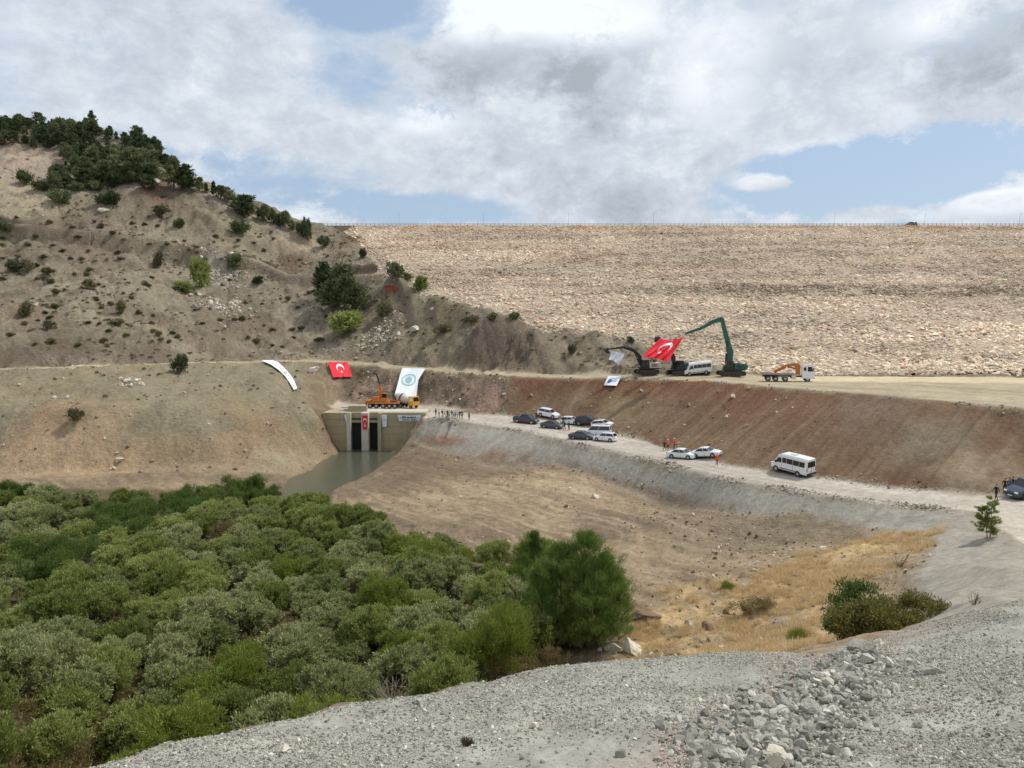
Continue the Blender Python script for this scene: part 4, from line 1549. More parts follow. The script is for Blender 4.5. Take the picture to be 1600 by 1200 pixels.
def sticks(points, r0, r1, root=(0, 0, 0), n=5, seed=0):
    m_ = MB()
    rr = random.Random(seed)
    for p in points:
        p = Vector(p)
        rt = Vector(root) + Vector((rr.uniform(-.15, .15), rr.uniform(-.15, .15), -.3))
        mid = rt.lerp(p, .5) + Vector((rr.uniform(-.1, .1), rr.uniform(-.1, .1), .1)) * p.length
        m_.tube(rt, mid, r0, (r0 + r1) / 2, n, 0, False)
        m_.tube(mid, p, (r0 + r1) / 2, r1, n, 0, False)
    return m_


def bush_variant(name, seed, mat, rx=2.4, ry=2.4, h=3.6, nclump=110, nleaf=10000, ln=.26, wd=.085, **kw):
    """a bush: foliage with its stems, one mesh each"""
    V, F, cc = bush_arrays(seed, rx, ry, h, nclump, nleaf, ln, wd, **kw)
    me = mesh_np('foliage', V, F, False)
    me.materials.append(M[mat])
    r = random.Random(seed)
    st = sticks([tuple(cc[r.randrange(len(cc))]) for _ in range(12)], .045, .012, seed=seed).mesh('stems')
    st.materials.append(M['bark'])
    return me, st


def place_bush(name, var, loc, scale, rz, label, cat, group=None, stems=True, sz=None):
    me, st = var
    if stems:
        t = empty(name, loc, rz)
        t.scale = (scale, scale, scale * (sz or 1))
        for nm, mm in (('foliage', me), ('stems', st)):
            o = bpy.data.objects.new(nm, mm)
            COL.objects.link(o)
            o.parent = t
    else:
        t = bpy.data.objects.new(name, me)
        COL.objects.link(t)
        t.location = loc
        t.rotation_euler = (0, 0, rz)
        t.scale = (scale, scale, scale * (sz or 1))
    tag(t, label, cat, group)
    return t


# ---- the thicket on the valley floor
TH = {}
for i in range(4):
    TH['grey', i] = bush_variant('willow', 500 + i, 'leaf_greygreen', rx=2.9, ry=2.8, h=3.6, nclump=380, nleaf=19000, ln=.24, wd=.085, lobes=24, clump=.27, shell=.3, lsz=(.20, .34))
for i in range(3):
    TH['olive', i] = bush_variant('willow', 520 + i, 'leaf_olive', rx=2.8, ry=2.8, h=3.6, nclump=330, nleaf=18000, ln=.26, wd=.075, lobes=20, up=.8, clump=.30, lsz=(.22, .38))
for i in range(2):
    TH['lime', i] = bush_variant('willow', 540 + i, 'leaf_lime', nclump=150, nleaf=14000, ln=.26, wd=.045, lobes=9, up=.6, clump=.42)
TH['green', 0] = bush_variant('willow', 560, 'leaf_green', rx=3.6, ry=2.8, h=4.2, nclump=150, nleaf=20000, ln=.36, wd=.045, lobes=8, up=.9, clump=.6)
TH['dry', 0] = bush_variant('willow', 570, 'leaf_dry', nclump=60, nleaf=3500, ln=.25, wd=.05, lobes=6)

thick_poly = [(-92, 112), (-60, 108), (-42, 116), (-34, 114), (-28.5, 107), (-20, 97), (-13, 90), (-5, 82), (2, 79), (9, 67.5), (9.0, 60), (5.5, 57.5), (0, 52), (-8, 44), (-20, 37), (-34, 31), (-50, 33), (-80, 60)]
bl = []
gy = 30.0
row = 0
while gy < 113:
    gx = -95.0 + (row % 2) * 2.0
    while gx < 12:
        x, y = gx + random.uniform(-1.4, 1.4), gy + random.uniform(-1.3, 1.3)
        gx += 4.0
        if abs(x / y) > .80:
            continue
        if inpoly(thick_poly, np.array([x]), np.array([y]))[0]:
            bl.append((x, y))
    gy += 3.7
    row += 1
lime_spots = [(330, 1080, 5), (410, 1010, 4), (250, 1110, 4), (650, 830, 4), (720, 830, 5), (600, 920, 3), (480, 1100, 3.5), (620, 990, 3), (540, 1130, 3), (850, 860, 5), (930, 870, 3),
              (660, 850, 4), (450, 860, 3)]
lime_w = [(P(a, b, z=-23.3), c) for a, b, c in lime_spots]
green_w = [(P(235, 785, z=-23.3), 5), (P(90, 850, z=-23.3), 3), (P(40, 748, z=-23.3), 3.5), (P(390, 748, z=-23.3), 3.5)]
for (x, y) in bl:
    kind = 'grey' if random.random() < .70 else 'olive'
    if fbm(np.array([x / 14.0]), np.array([y / 14.0]), 777, 2)[0] > .25 and random.random() < .7:
        kind = 'olive'
    for (p, r) in lime_w:
        if math.hypot(x - p[0], (y - p[1]) * .6) < r * .8 and random.random() < .55:
            kind = 'lime'
    for (p, r) in green_w:
        if math.hypot(x - p[0], (y - p[1]) * .6) < r:
            kind = 'green'
    if random.random() < .03:
        kind = 'dry'
    nvar = {'grey': 4, 'olive': 3, 'lime': 2, 'green': 1, 'dry': 1}[kind]
    sc = random.uniform(.78, 1.15)
    if y > 100:
        sc *= .85
    if kind == 'dry':
        sc *= .8
    z = max(float(H(x, y)), -26.7) - .25
    word = {'grey': 'grey green rounded willow bush', 'olive': 'olive green willow bush with upright shoots', 'lime': 'yellow green feathery bush', 'green': 'deep green feathery bush',
            'dry': 'half dry brownish bush'}[kind]
    place_bush('willow_bush' if kind in ('grey', 'olive') else 'tamarisk_bush' if kind in ('lime', 'green') else 'dry_bush', TH[kind, random.randrange(nvar)], (x, y, z), sc,
               random.uniform(0, 6.28), word + ' in the dense thicket beside the river', 'bush', word.replace('bush', 'bushes') + ' of the riverside thicket', stems=(y < 62), sz=random.uniform(.85, 1.2))

# tall feathery bush and pine that stand out at the near right end of the thicket
V1 = bush_variant('willow', 601, 'leaf_lime', rx=3.9, ry=3.6, h=6.2, nclump=230, nleaf=42000, ln=.34, wd=.035, lobes=8, up=1.0, clump=.62, shell=.45)
p = drop(752, 1075)
place_bush('tamarisk_bush', V1, (-2.4, 54.0, float(H(-2.4, 54.0)) - .3), 1.0, .4, 'tall round bright green feathery bush, left of the big pine', 'bush')


def pine_arrays(seed, h, rad, ntip, nneedle, ln, wd, droop=.1, low=.06, spread=.55, shape=1.0, tip=.5):
    """branches leave the stem in irregular whorls and turn upward; needles along them"""
    r = np.random.default_rng(seed)
    t = low + (1 - low) * r.random(ntip) ** 1.0
    prof = (np.clip(1 - t, 0, 1) ** shape) * (.55 + .45 * np.sin(np.clip(t * 3.2, 0, 1.57))) + .05
    a = r.uniform(0, 2 * math.pi, ntip)
    lump = 1 + .25 * np.sin(a * 2 + seed) + .15 * np.sin(a * 5 + seed * 2 + t * 9)
    L_ = rad * prof * lump * r.uniform(.55, 1.1, ntip)
    z0 = t * h
    tipz = z0 + L_ * spread - droop * L_
    base = np.stack([np.zeros(ntip), np.zeros(ntip), z0 * .96], 1)
    tipp = np.stack([np.cos(a) * L_, np.sin(a) * L_, tipz], 1)
    k = r.integers(0, ntip, nneedle)
    s = 1 - tip * r.random(nneedle) ** 1.3
    pos = base[k] + (tipp - base)[k] * s[:, None] + r.normal(size=(nneedle, 3)) * (.052 * rad)
    dd = unit(unit(tipp - base)[k] * .8 + r.normal(size=(nneedle, 3)) * .55 + np.array([0, 0, .55]))
    V, F = leaves_np(pos, dd, ln * r.uniform(.6, 1.3, nneedle), wd, r)
    return V, F, base, tipp


def pine(name, seed, h, rad, ntip, nneedle, ln, wd, mat, label, cat='pine tree', **kw):
    V, F, base, tipp = pine_arrays(seed, h, rad, ntip, nneedle, ln, wd, **kw)
    t = empty(name)
    me = mesh_np('crown', V, F, False)
    link('crown', me, M[mat], t)
    m_ = MB()
    m_.tube((0, 0, -.8), (0, 0, h * .5), h * .022, h * .014, 7)
    m_.tube((0, 0, h * .5), (0, 0, h * .95), h * .014, h * .003, 6)
    for i in range(0, len(base), max(1, len(base) // 26)):
        m_.tube(base[i], base[i] * .1 + tipp[i] * .9, h * .006, h * .0015, 4, 0, False)
    link('trunk', m_.mesh('trunk'), M['bark'], t)
    tag(t, label, cat)
    return note_kids(t)


bp_ = empty('pine_tree')
Vs, Fs, off_ = [], [], 0
tr_ = MB()
for k, (ox, oy, hh, rd, nn_) in enumerate([(0.5, 0, 9.1, 3.6, 26000), (-1.3, .4, 8.2, 3.0, 18000), (2.2, -.3, 7.4, 2.9, 16000), (-2.9, -.2, 6.6, 2.7, 13000), (3.4, .6, 5.4, 2.0, 8000), (1.2, -1.6, 5.6, 2.8, 11000)]):
    V_, F_, b0_, t0_ = pine_arrays(900 + k, hh, rd, 150, nn_, .36, .03, droop=0, low=.03, spread=.95, shape=.72, tip=.40)
    Vs.append(V_ + np.array([ox, oy, 0]))
    Fs.append(F_ + off_)
    off_ += len(V_)
    tr_.tube((ox * .3, oy * .3, -.8), (ox, oy, hh * .45), .16, .10, 7)
    tr_.tube((ox, oy, hh * .45), (ox, oy, hh * .95), .10, .02, 6)
    for i in range(0, 150, 9):
        tr_.tube(b0_[i] + np.array([ox, oy, 0]), b0_[i] * .1 + t0_[i] * .9 + np.array([ox, oy, 0]), .05, .012, 4, 0, False)
link('crown', mesh_np('crown', np.concatenate(Vs), np.concatenate(Fs)), M['needle_near'], bp_)
link('trunk', tr_.mesh('trunk'), M['bark'], bp_)
tag(bp_, 'big bushy green pine with several leaders at the right end of the thicket', 'pine tree')
bp_.location = (5.3, 60.5, float(H(5.3, 60.5)) - .3)
b2_ = pine('pine_tree', 14, 6.6, 2.6, 120, 16000, .3, .028, 'needle_near', 'small pale young pine behind the big pine at the thicket edge', low=.04, spread=.8, shape=.8)
b2_.location = (2.1, 70.5, float(H(2.1, 70.5)) - .2)

# dead leafless twigs at the gravel rim and brush under the big pine
def dead_brush(name, px, py, size, label, n=26, seed=1, dy=0.0, mat='dead_wood'):
    p = drop(px, py)
    r = random.Random(seed)
    m_ = MB()
    for _ in range(n):
        a = r.uniform(0, 6.28)
        e = Vector((math.cos(a) * r.uniform(.2, 1), math.sin(a) * r.uniform(.2, 1), r.uniform(.25, 1))) * size
        rt = Vector((r.uniform(-.1, .1) * size, r.uniform(-.1, .1) * size, -.1))
        mid = rt.lerp(e, .55) + Vector((r.uniform(-.1, .1), r.uniform(-.1, .1), .05)) * size
        m_.tube(rt, mid, .016 * size + .004, .010 * size + .003, 4, 0, False)
        m_.tube(mid, e, .010 * size + .003, .004, 4, 0, False)
        for _k in range(3):
            e2 = mid.lerp(e, r.random()) + Vector((r.uniform(-.3, .3), r.uniform(-.3, .3), r.uniform(-.05, .3))) * size
            m_.tube(mid.lerp(e, r.random() * .5), e2, .006 * size + .002, .003, 3, 0, False)
    o = link(name, m_.mesh(name), M[mat])
    o.location = (p.x, p.y + dy, float(H(p.x, p.y + dy)))
    tag(o, label, 'dead brush')
    return o


dead_brush('dead_brush', 868, 1046, 1.5, 'brown leafless brush under the low branches of the big pine', 60, 3, dy=26.0, mat='bark')
dead_brush('dead_brush', 935, 1034, 1.4, 'leafless brown brush at the foot of the big pine beside the straw', 50, 4, dy=28.0, mat='bark')
dead_brush('dead_brush', 590, 1100, .6, 'bleached dead twigs poking over the gravel rim', 26, 5, dy=1.6)
dead_brush('dead_brush', 800, 1060, 1.4, 'dark leafless brush beneath the tall round bush', 60, 6, dy=26.0, mat='bark')
dead_brush('dead_branch', 1405, 885, 1.6, 'bleached dead branches lying on the bank above the large dark bush', 18, 7)
dead_brush('dead_brush', 1522, 945, .5, 'thin bare twig bush on the bank right of the large dark bush', 16, 8, mat='bark')
dead_brush('dead_brush', 730, 1165, .13, 'small dry reddish tuft on the flat gravel', 90, 9, mat='bark')

# bushes right
VR = bush_variant('oak', 620, 'leaf_oak', rx=3.3, ry=2.2, h=3.0, nclump=190, nleaf=36000, ln=.15, wd=.06, lobes=9, clump=.42)
VR2 = bush_variant('oak', 621, 'leaf_green', rx=1.3, ry=1.2, h=2.1, nclump=60, nleaf=9000, ln=.15, wd=.06, lobes=5, clump=.4)
place_bush('oak_bush', VR, P(1405, 1022, Y=37) , 1.14, .3, 'large dense dark bush with yellowish tips below the grey bank', 'bush')
place_bush('oak_bush', VR2, P(1340, 985, Y=41), 1.2, .3, 'small blue green bush rising behind the left end of the large dark bush', 'bush')
place_bush('oak_bush', (VR2[0], VR2[1]), P(1322, 1008, Y=38.5), .9, 2.3, 'dark green bush joined to the left side of the large dark bush', 'bush')
VD = bush_variant('thorn', 630, 'leaf_dry', rx=2.1, ry=1.5, h=1.5, nclump=80, nleaf=7000, ln=.16, wd=.03, lobes=6)
p = drop(1175, 958)
place_bush('thorn_bush', VD, p, 1.0, 0, 'low dry brown thorn bush in the middle of the straw grass', 'bush')
VG = bush_variant('reed', 631, 'leaf_lime', rx=.7, ry=.7, h=.7, nclump=30, nleaf=3000, ln=.3, wd=.02, lobes=4, up=2.0)
p = drop(1243, 1004)
place_bush('green_tuft', VG, p, 1.0, 0, 'bright green tuft at the gravel rim left of the grey boulders', 'plant')
p = drop(1136, 922)
place_bush('green_tuft', VG, p, .8, 1, 'small green plant at the upper edge of the straw grass', 'plant')
p = drop(1392, 1040)

# young tree by the junction
yt = empty('young_tree', drop(1545, 840))
rr_ = np.random.default_rng(5)
for k, (ox, hh) in enumerate([(0.15, 3.6), (-.55, 2.9)]):
    V, F, base, tipp = pine_arrays(77 + k, hh, .72, 46, 2600, .24, .05, droop=.0, low=.05, spread=.30, shape=.30, tip=.8)
    o = link('crown', mesh_np('crown', V, F, False), M['leaf_olive'], yt)
    o.location = (ox, 0, 0)
m_ = MB()
m_.tube((.1, 0, -.3), (.15, 0, 3.4), .05, .015, 6)
m_.tube((-.1, 0, -.3), (-.55, 0, 2.7), .04, .012, 6)
m_.build('trunk', M['bark'], yt)
tag(yt, 'slim young tree with feathery leaves standing alone at the edge of the road junction', 'tree')

# ---- hillside trees and shrubs
PV = []
for i in range(5):
    h = [6.5, 5.5, 7.0, 6.0, 5.0][i]
    PV.append(pine('pine_tree', 100 + i, h, [2.6, 2.8, 2.4, 3.0, 2.3][i], 80, 2600, .62, .20, 'needle_dark', 'dark pine', low=.15, spread=.5, shape=[.6, .5, .8, .4, .6][i], tip=.65))
used_p = [False] * 5


def hill_pine(px, py, hpx, label, group=None, v=None, wide=1.0, lift=0.0):
    p = drop(px, py)
    v = random.randrange(5) if v is None else v
    sc = hpx / 1200 * p.y / [6.5, 5.5, 7.0, 6.0, 5.0][v]
    loc = (p.x, p.y, p.z - .3 + lift)
    if not used_p[v]:
        used_p[v] = True
        t = PV[v]
        t.location = loc
        t.rotation_euler = (0, 0, random.uniform(0, 6.28))
        t.scale = (sc * wide, sc * wide, sc)
        t['label'] = label
    else:
        t = copy_thing(PV[v], loc, rz=random.uniform(0, 6.28), scale=(sc * wide, sc * wide, sc), label=label)
    if group:
        t['group'] = group
    return t


wood = [(0, 192), (60, 190), (130, 196), (200, 205), (240, 230), (262, 262), (250, 282), (210, 296), (180, 290), (150, 290), (110, 282), (88, 258), (60, 238), (0, 236)]
wn = 0
tries = 0
wpos = []
while wn < 105 and tries < 4000:
    tries += 1
    px, py = random.uniform(0, 268), random.uniform(196, 298)
    if not inpoly(wood, np.array([px]), np.array([py]))[0]:
        continue
    if any(math.hypot(px - a, (py - b) * 1.6) < 9.5 for a, b in wpos):
        continue
    wpos.append((px, py))
    hill_pine(px, py, random.uniform(13, 25), 'dark pine in the wood covering the top of the hill', 'dark pines of the wood on the hilltop', wide=random.uniform(.85, 1.3))
    wn += 1
for i, px in enumerate(list(range(2, 232, 12))):
    py = np.interp(px, [0, 80, 150, 230], [190, 197, 202, 226])
    hill_pine(px + random.uniform(-3, 3), py + 8, random.uniform(12, 20), 'dark pine breaking the skyline along the hilltop', 'dark pines on the hilltop skyline', wide=random.uniform(1.0, 1.5))
for i, (px, py, hp) in enumerate([(236, 242, 18), (246, 248, 16), (256, 258, 16), (266, 270, 18), (296, 292, 20), (312, 296, 22), (322, 300, 20), (334, 305, 24), (345, 308, 22), (356, 314, 22),
                                  (366, 322, 20), (376, 328, 22), (388, 332, 20), (404, 340, 20), (414, 344, 24), (424, 346, 24), (436, 352, 26), (446, 352, 24), (456, 356, 22), (466, 362, 22), (474, 368, 24), (482, 374, 26)]):
    hill_pine(px, py + 3, hp * (1.0 if px < 300 else random.uniform(.6, 1.05)), 'dark bushy pine on the shoulder where the hill runs down to the dam', 'dark pines along the falling ridge', wide=random.uniform(.8, 1.15))
for i in range(30):
    px, py = random.uniform(85, 262), random.uniform(238, 300)
    hill_pine(px, py, random.uniform(16, 30), 'olive pine low on the wooded hilltop above the bare slope', 'pines at the lower edge of the hilltop wood', wide=random.uniform(1.1, 1.6))
hill_pine(272, 298, 50, 'tall dark pine standing on the red earth below the hilltop', v=2, wide=1.25)
hill_pine(290, 300, 40, 'dark pine touching the tall one on the red earth', v=0, wide=1.3)
hill_pine(215, 280, 44, 'broad umbrella shaped pine left of the tall dark one', v=3, wide=1.7)
hill_pine(382, 342, 34, 'rounded dark pine on the ridge above the rocky slope', v=1, wide=1.3)
hill_pine(506, 476, 62, 'dense dark pine, left one of the clump in the middle of the slope', v=0, wide=.95)
hill_pine(538, 486, 66, 'dark pine, right one of the clump in the middle of the slope', v=1, wide=1.0)
hill_pine(556, 492, 44, 'lower pine on the right edge of the clump on the slope', v=4, wide=1.2)
hill_pine(520, 488, 46, 'low dark pine in front of the clump on the slope', v=4, wide=1.3)

SH = [bush_variant('shrub', 700 + i, 'leaf_shrub', rx=1.1, ry=1.1, h=1.3, nclump=34, nleaf=1100, ln=.30, wd=.13, lobes=5, clump=.36) for i in range(3)]
SG = [bush_variant('shrub', 710 + i, 'needle_dark', rx=1.1, ry=1.1, h=1.5, nclump=34, nleaf=1400, ln=.30, wd=.12, lobes=5, clump=.36) for i in range(2)]
SL = [bush_variant('shrub', 720, 'leaf_olive', rx=1.0, ry=1.0, h=1.8, nclump=40, nleaf=1600, ln=.30, wd=.12, lobes=5, clump=.36)]
named_shrubs = [(98, 320, 38, 24, 'g', 'round dark shrub left of the long pale rock on the hill'), (174, 322, 42, 24, 'g', 'round dark green shrub right of the long pale rock on the hill'),
                (247, 338, 30, 16, 's', 'flat dark shrub on the red earth below the tall pine'), (282, 356, 20, 16, 'g', 'small bright green shrub with a pale stone at its foot'),
                (372, 368, 34, 26, 'g', 'round shrub on the slope below the ridge pines'), (378, 338, 30, 30, 'g', 'dark round shrub on the edge of the ridge'), (4, 364, 30, 24, 'g', 'dark shrub at the left end of the old track'),
                (317, 452, 38, 50, 'l', 'tall light green bush beside the pale rubble on the hill'), (284, 456, 34, 18, 'l', 'low light green shrub left of the tall light green bush'),
                (365, 421, 26, 28, 'g', 'dark upright shrub right of the grey white rock'), (403, 445, 22, 14, 'g', 'small green shrub below and right of the rubble'),
                (187, 492, 18, 22, 's', 'grey green shrub in the middle of the left slope'), (187, 508, 30, 10, 's', 'low dry shrub just below the grey green one'),
                (41, 495, 26, 22, 's', 'grey bush at the far left of the slope'), (78, 514, 22, 14, 's', 'brown shrub on the left slope below the grey bush'),
                (120, 660, 32, 22, 'd', 'lone round brown shrub on the left river bank'), (281, 583, 26, 34, 'g', 'small dark tree standing on the edge of the hill road'),
                (536, 520, 64, 36, 'l', 'wide light green bush in front of the pine clump'), (598, 500, 34, 28, 's', 'dark shrub right of the pine clump above the broken rock'),
                (617, 434, 34, 28, 'g', 'round dark bush on the ridge against the dam, left of the pair'), (637, 438, 14, 14, 'g', 'tiny bush touching the round one on the ridge against the dam'),
                (661, 458, 32, 28, 'l', 'round green bush at the end of the ridge against the dam'), (566, 404, 14, 18, 'g', 'small dark bush on the ridge by the dam abutment'),
                (508, 386, 24, 18, 'g', 'dark bush under the pale outcrop near the dam abutment'), (480, 372, 20, 34, 'g', 'tall narrow bush on the ridge by the pale outcrop'),
                (892, 554, 16, 18, 'g', 'small green bush on the spoil mound behind the red embankment'), (985, 536, 14, 12, 'g', 'tiny dark bush on the mound beside the first digger boom'),
                (770, 500, 22, 10, 's', 'low shrub on top of the rocky knob'), (806, 498, 20, 12, 'g', 'low dark shrub at the right of the rocky knob'), (690, 520, 30, 14, 's', 'low shrub at the left foot of the rocky knob'),
                (735, 505, 40, 12, 's', 'spreading dark shrub on the left flank of the rocky knob'), (20, 425, 30, 22, 'g', 'dark green shrub beside pale stones at the left edge'),
                (45, 425, 26, 20, 's', 'grey shrub right of the dark one at the left edge'), (70, 430, 26, 12, 's', 'low shrub right of the pale stones at the left edge'), (248, 418, 20, 22, 's', 'grey green shrub on the middle slope under the old track'),
                (138, 452, 26, 16, 'd', 'brown round shrub on the upper left slope'), (38, 288, 30, 22, 'g', 'green shrub on the grey slope below the hilltop wood'), (70, 300, 34, 16, 's', 'low shrub band under the hilltop wood'),
                (120, 300, 30, 16, 'g', 'green shrub by the pale rocks under the wood'), (150, 298, 30, 18, 'g', 'olive shrub left of the umbrella pine'), (452, 640, 0, 0, None, None)]
for (px, py, wp, hp, kd, lab) in named_shrubs:
    if kd is None:
        continue
    p = drop(px, py)
    var = {'g': SG[px % 2], 's': SH[px % 3], 'l': SL[0], 'd': SH[0]}[kd]
    w_m, h_m = wp / 1200 * p.y, hp / 1200 * p.y
    bh = {'g': 1.5, 's': 1.3, 'l': 1.8, 'd': 1.3}[kd]
    sc = w_m / 2.5
    t = place_bush('hill_shrub' if 'tree' not in lab else 'small_tree', var, (p.x, p.y, p.z - .1), sc, random.uniform(0, 6), lab, 'shrub' if 'tree' not in lab else 'tree', stems=False, sz=(h_m / bh) / sc * .95)
# the many small alike shrubs of the slope
cnt = 0
tries = 0
while cnt < 150 and tries < 5000:
    tries += 1
    px, py = random.uniform(0, 520), random.uniform(300, 545)
    if random.random() > .35 + .9 * (1 - px / 520) * (1 if py > 350 else .5):
        continue
    if px > 430 and py < 380:
        continue
    p = drop(px, py)
    if float(zone_at('hill', p.x, p.y)) < .7:
        continue
    w_m = random.uniform(.5, 1.2)
    place_bush('hill_shrub', SH[cnt % 3], (p.x, p.y, p.z - .1), w_m * .9, random.uniform(0, 6), 'small grey brown cushion shrub dotted over the bare hillside', 'shrub',
               'small cushion shrubs dotted over the hillside', stems=False, sz=random.uniform(.6, 1.0))
    cnt += 1

# tiny tufts: countless
tuft = bpy.data.objects.new('tuft', SH[1][0])
tg = mesh_np('tuft', *bush_arrays(731, .5, .5, .5, 10, 120, .22, .09, lobes=3, clump=.2)[:2])
tg.materials.append(M['leaf_shrub'])
TUFT = bpy.data.objects.new('tuft', tg)
td_ = mesh_np('tuft', *bush_arrays(732, .5, .5, .6, 10, 160, .22, .04, lobes=3, clump=.2)[:2])
td_.materials.append(M['leaf_dry'])
TUFD = bpy.data.objects.new('tuft', td_)
n = 9000
yy = RNG.uniform(120, 310, n)
xx = yy * RNG.uniform(-.74, .22, n)
k = RNG.random(n) < (zone_at('hill', xx, yy) * .7 + zone_at('leftslope', xx, yy) * .05) * np.clip(fbm(xx / 14, yy / 14, 451, 3) + .45, 0, 1)
xx, yy = xx[k], yy[k]
nn = len(xx)
scatter('dry_tuft', [TUFT], np.stack([xx, yy, H(xx, yy) - .05], 1), np.stack([xx * 0, xx * 0, RNG.uniform(0, 6, nn)], 1), RNG.uniform(.5, 1.5, (nn, 1)) * np.array([[1, 1, .8]]),
        np.zeros(nn), np.ones((nn, 3)), 'tiny dry tufts dotting the bare hillside', 'tufts')

# straw grass
sg = mesh_np('grass_tuft', *leaves_np(np.random.default_rng(3).normal(size=(60, 3)) * np.array([.14, .14, 0]), unit(np.random.default_rng(4).normal(size=(60, 3)) * .45 + np.array([0, 0, 1])),
                                      np.random.default_rng(5).uniform(.2, .55, 60), .025, np.random.default_rng(6)))
sg.materials.append(M['straw'])
SGO = bpy.data.objects.new('grass_tuft', sg)
n = 26000
yy = RNG.uniform(34, 82, n)
xx = yy * RNG.uniform(.05, .62, n)
k = RNG.random(n) < zone_at('straw', xx, yy) * np.clip(fbm(xx / 3, yy / 3, 461, 3) * 1.2 + .55, .03, 1)
xx, yy = xx[k], yy[k]
nn = len(xx)
scatter('straw_grass', [SGO], np.stack([xx, yy, H(xx, yy) - .03], 1), np.stack([xx * 0, xx * 0, RNG.uniform(0, 6, nn)], 1), RNG.uniform(.45, 1.25, (nn, 1)) * np.array([[1, 1, 1]]),
        np.zeros(nn), np.ones((nn, 3)), 'dry golden straw grass between the thicket and the grey bank', 'grass')
# undergrowth on the berm foot and thicket floor
n = 12000
yy = RNG.uniform(22, 66, n)
xx = yy * RNG.uniform(-.8, .2, n)
k = (zone_at('valley', xx, yy) > .5) & (RNG.random(n) < .5) & (H(xx, yy) < -23) & (xx < 3)
xx, yy = xx[k], yy[k]
nn = len(xx)
scatter('undergrowth', [TUFD], np.stack([xx, yy, H(xx, yy) - .05], 1), np.stack([xx * 0, xx * 0, RNG.uniform(0, 6, nn)], 1), RNG.uniform(.5, 1.4, (nn, 1)) * np.array([[1, 1, 1]]),
        np.zeros(nn), np.ones((nn, 3)), 'low brown undergrowth below the thicket', 'undergrowth')

# ------------------------------------------------------------------ the tunnel portal
def formed_concrete(name, base):
    m, w, b = mat_new(name)
    geo = w.node('ShaderNodeNewGeometry')
    pos = geo.outputs['Position']
    n = w.noise(pos, .5, 5, .65)
    mp = w.node('ShaderNodeMapping')
    mp.inputs['Scale'].default_value = (2.2, 2.2, .25)
    w.link(pos, mp.inputs[0])
    n2_ = w.noise(mp.outputs[0], 1.0, 4, .6)
    v = w.math('ADD', w.math('MULTIPLY', w.math('SUBTRACT', n, .5), .5), w.math('MULTIPLY', w.math('SUBTRACT', n2_, .5), .5))
    s_ = w.node('ShaderNodeVectorMath', operation='SCALE')
    s_.inputs[0].default_value = tuple(base)
    w.link(w.math('ADD', v, 1.0), s_.inputs['Scale'])
    w.link(s_.outputs[0], b.inputs['Base Color'])
    b.inputs['Roughness'].default_value = .9
    M[name] = m
    return m


formed_concrete('concrete', lin(164, 152, 122))
formed_concrete('pale_concrete', lin(196, 190, 174) * .95)
plain('painted_shade', (.012, .012, .012), .9)
plain('dark_steel', (.05, .05, .05), .5, .4)
KY = PORTAL_Y / 1200.0


def wx(px, y=PORTAL_Y):
    return (px - 800) / 1200 * y


def wz(py, y=PORTAL_Y):
    return P(800, py, Y=y)[2]


portal = empty('tunnel_portal', (wx(568), PORTAL_Y, -27.3))
tag(portal, 'grey concrete outlet with two dark openings standing in the river below the yard', 'tunnel portal')
OX, OY, OZ = portal.location


def pbox(mb, x0, x1, y0, y1, z0, z1):
    mb.box(((x0 + x1) / 2 - OX, (y0 + y1) / 2 - OY, (z0 + z1) / 2 - OZ), (x1 - x0, y1 - y0, z1 - z0))


top = -19.35
xL, xa, xb, xc, xd, xR = wx(503), wx(547), wx(564), wx(575), wx(590), wx(664)
# wing walls: poured in lifts, every lift its own slab with a recessed joint
for (x0, x1, nm) in ((xL, xa, 'left'), (xd, xR, 'right')):
    zlev = np.linspace(-28.4, top, 7)
    for i in range(6):
        m_ = MB()
        pbox(m_, x0, x1, 159.6, 162.0, zlev[i] + .10, zlev[i + 1])
        m_.build('wall_lift', M['concrete'], portal)
    m_ = MB()
    pbox(m_, x0 + .05, x1 - .05, 159.68, 161.9, -28.4, top - .05)
    m_.build('wall_core', M['concrete'], portal)
# end pier faces beside the openings, centre pier
m_ = MB()
pbox(m_, xa - .9, xa, 159.2, 159.6, -28.4, top + .02)
m_.build('pier', M['pale_concrete'], portal)
m_ = MB()
pbox(m_, xb, xc, 159.0, 166.0, -28.4, top + .02)
m_.build('pier', M['pale_concrete'], portal)
m_ = MB()
pbox(m_, xd, xd + .7, 158.7, 159.6, -28.4, top + .0)
m_.build('pier', M['concrete'], portal)
# lintels (stepped) and slots above the openings
for (x0, x1) in ((xa, xb), (xc, xd)):
    m_ = MB()
    pbox(m_, x0, x1, 160.6, 165.0, -20.6, top - .1)
    pbox(m_, x0, x1, 160.2, 160.6, -21.5, -20.95)
    m_.build('lintel', M['concrete'], portal)
    m_ = MB()
    pbox(m_, x0, x1, 160.35, 160.45, -20.95, -20.6)
    m_.build('gate_slot', M['dark_steel'], portal)
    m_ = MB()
    pbox(m_, x0, x1, 160.7, 160.9, -28.4, -21.6)  # black sheet close behind the front, painting in the shade of the opening
    m_.build('opening_shade', M['painted_shade'], portal)
m_ = MB()
pbox(m_, xL, xa, 162.0, 166.6, top - .6, top - .02)
m_.build('deck_slab', M['concrete'], portal)
m_ = MB()
pbox(m_, xa, xd, 161.2, 166.6, top - .35, top + .06)
m_.build('deck_slab', M['pale_concrete'], portal)
m_ = MB()
pbox(m_, xd, xR, 162.0, 166.6, top - .6, top - .01)
m_.build('deck_slab', M['pale_concrete'], portal)
# upstand behind the left opening
m_ = MB()
pbox(m_, wx(540), wx(569), 161.6, 162.6, top, wz(634, 162))
m_.build('upstand', M['concrete'], portal)
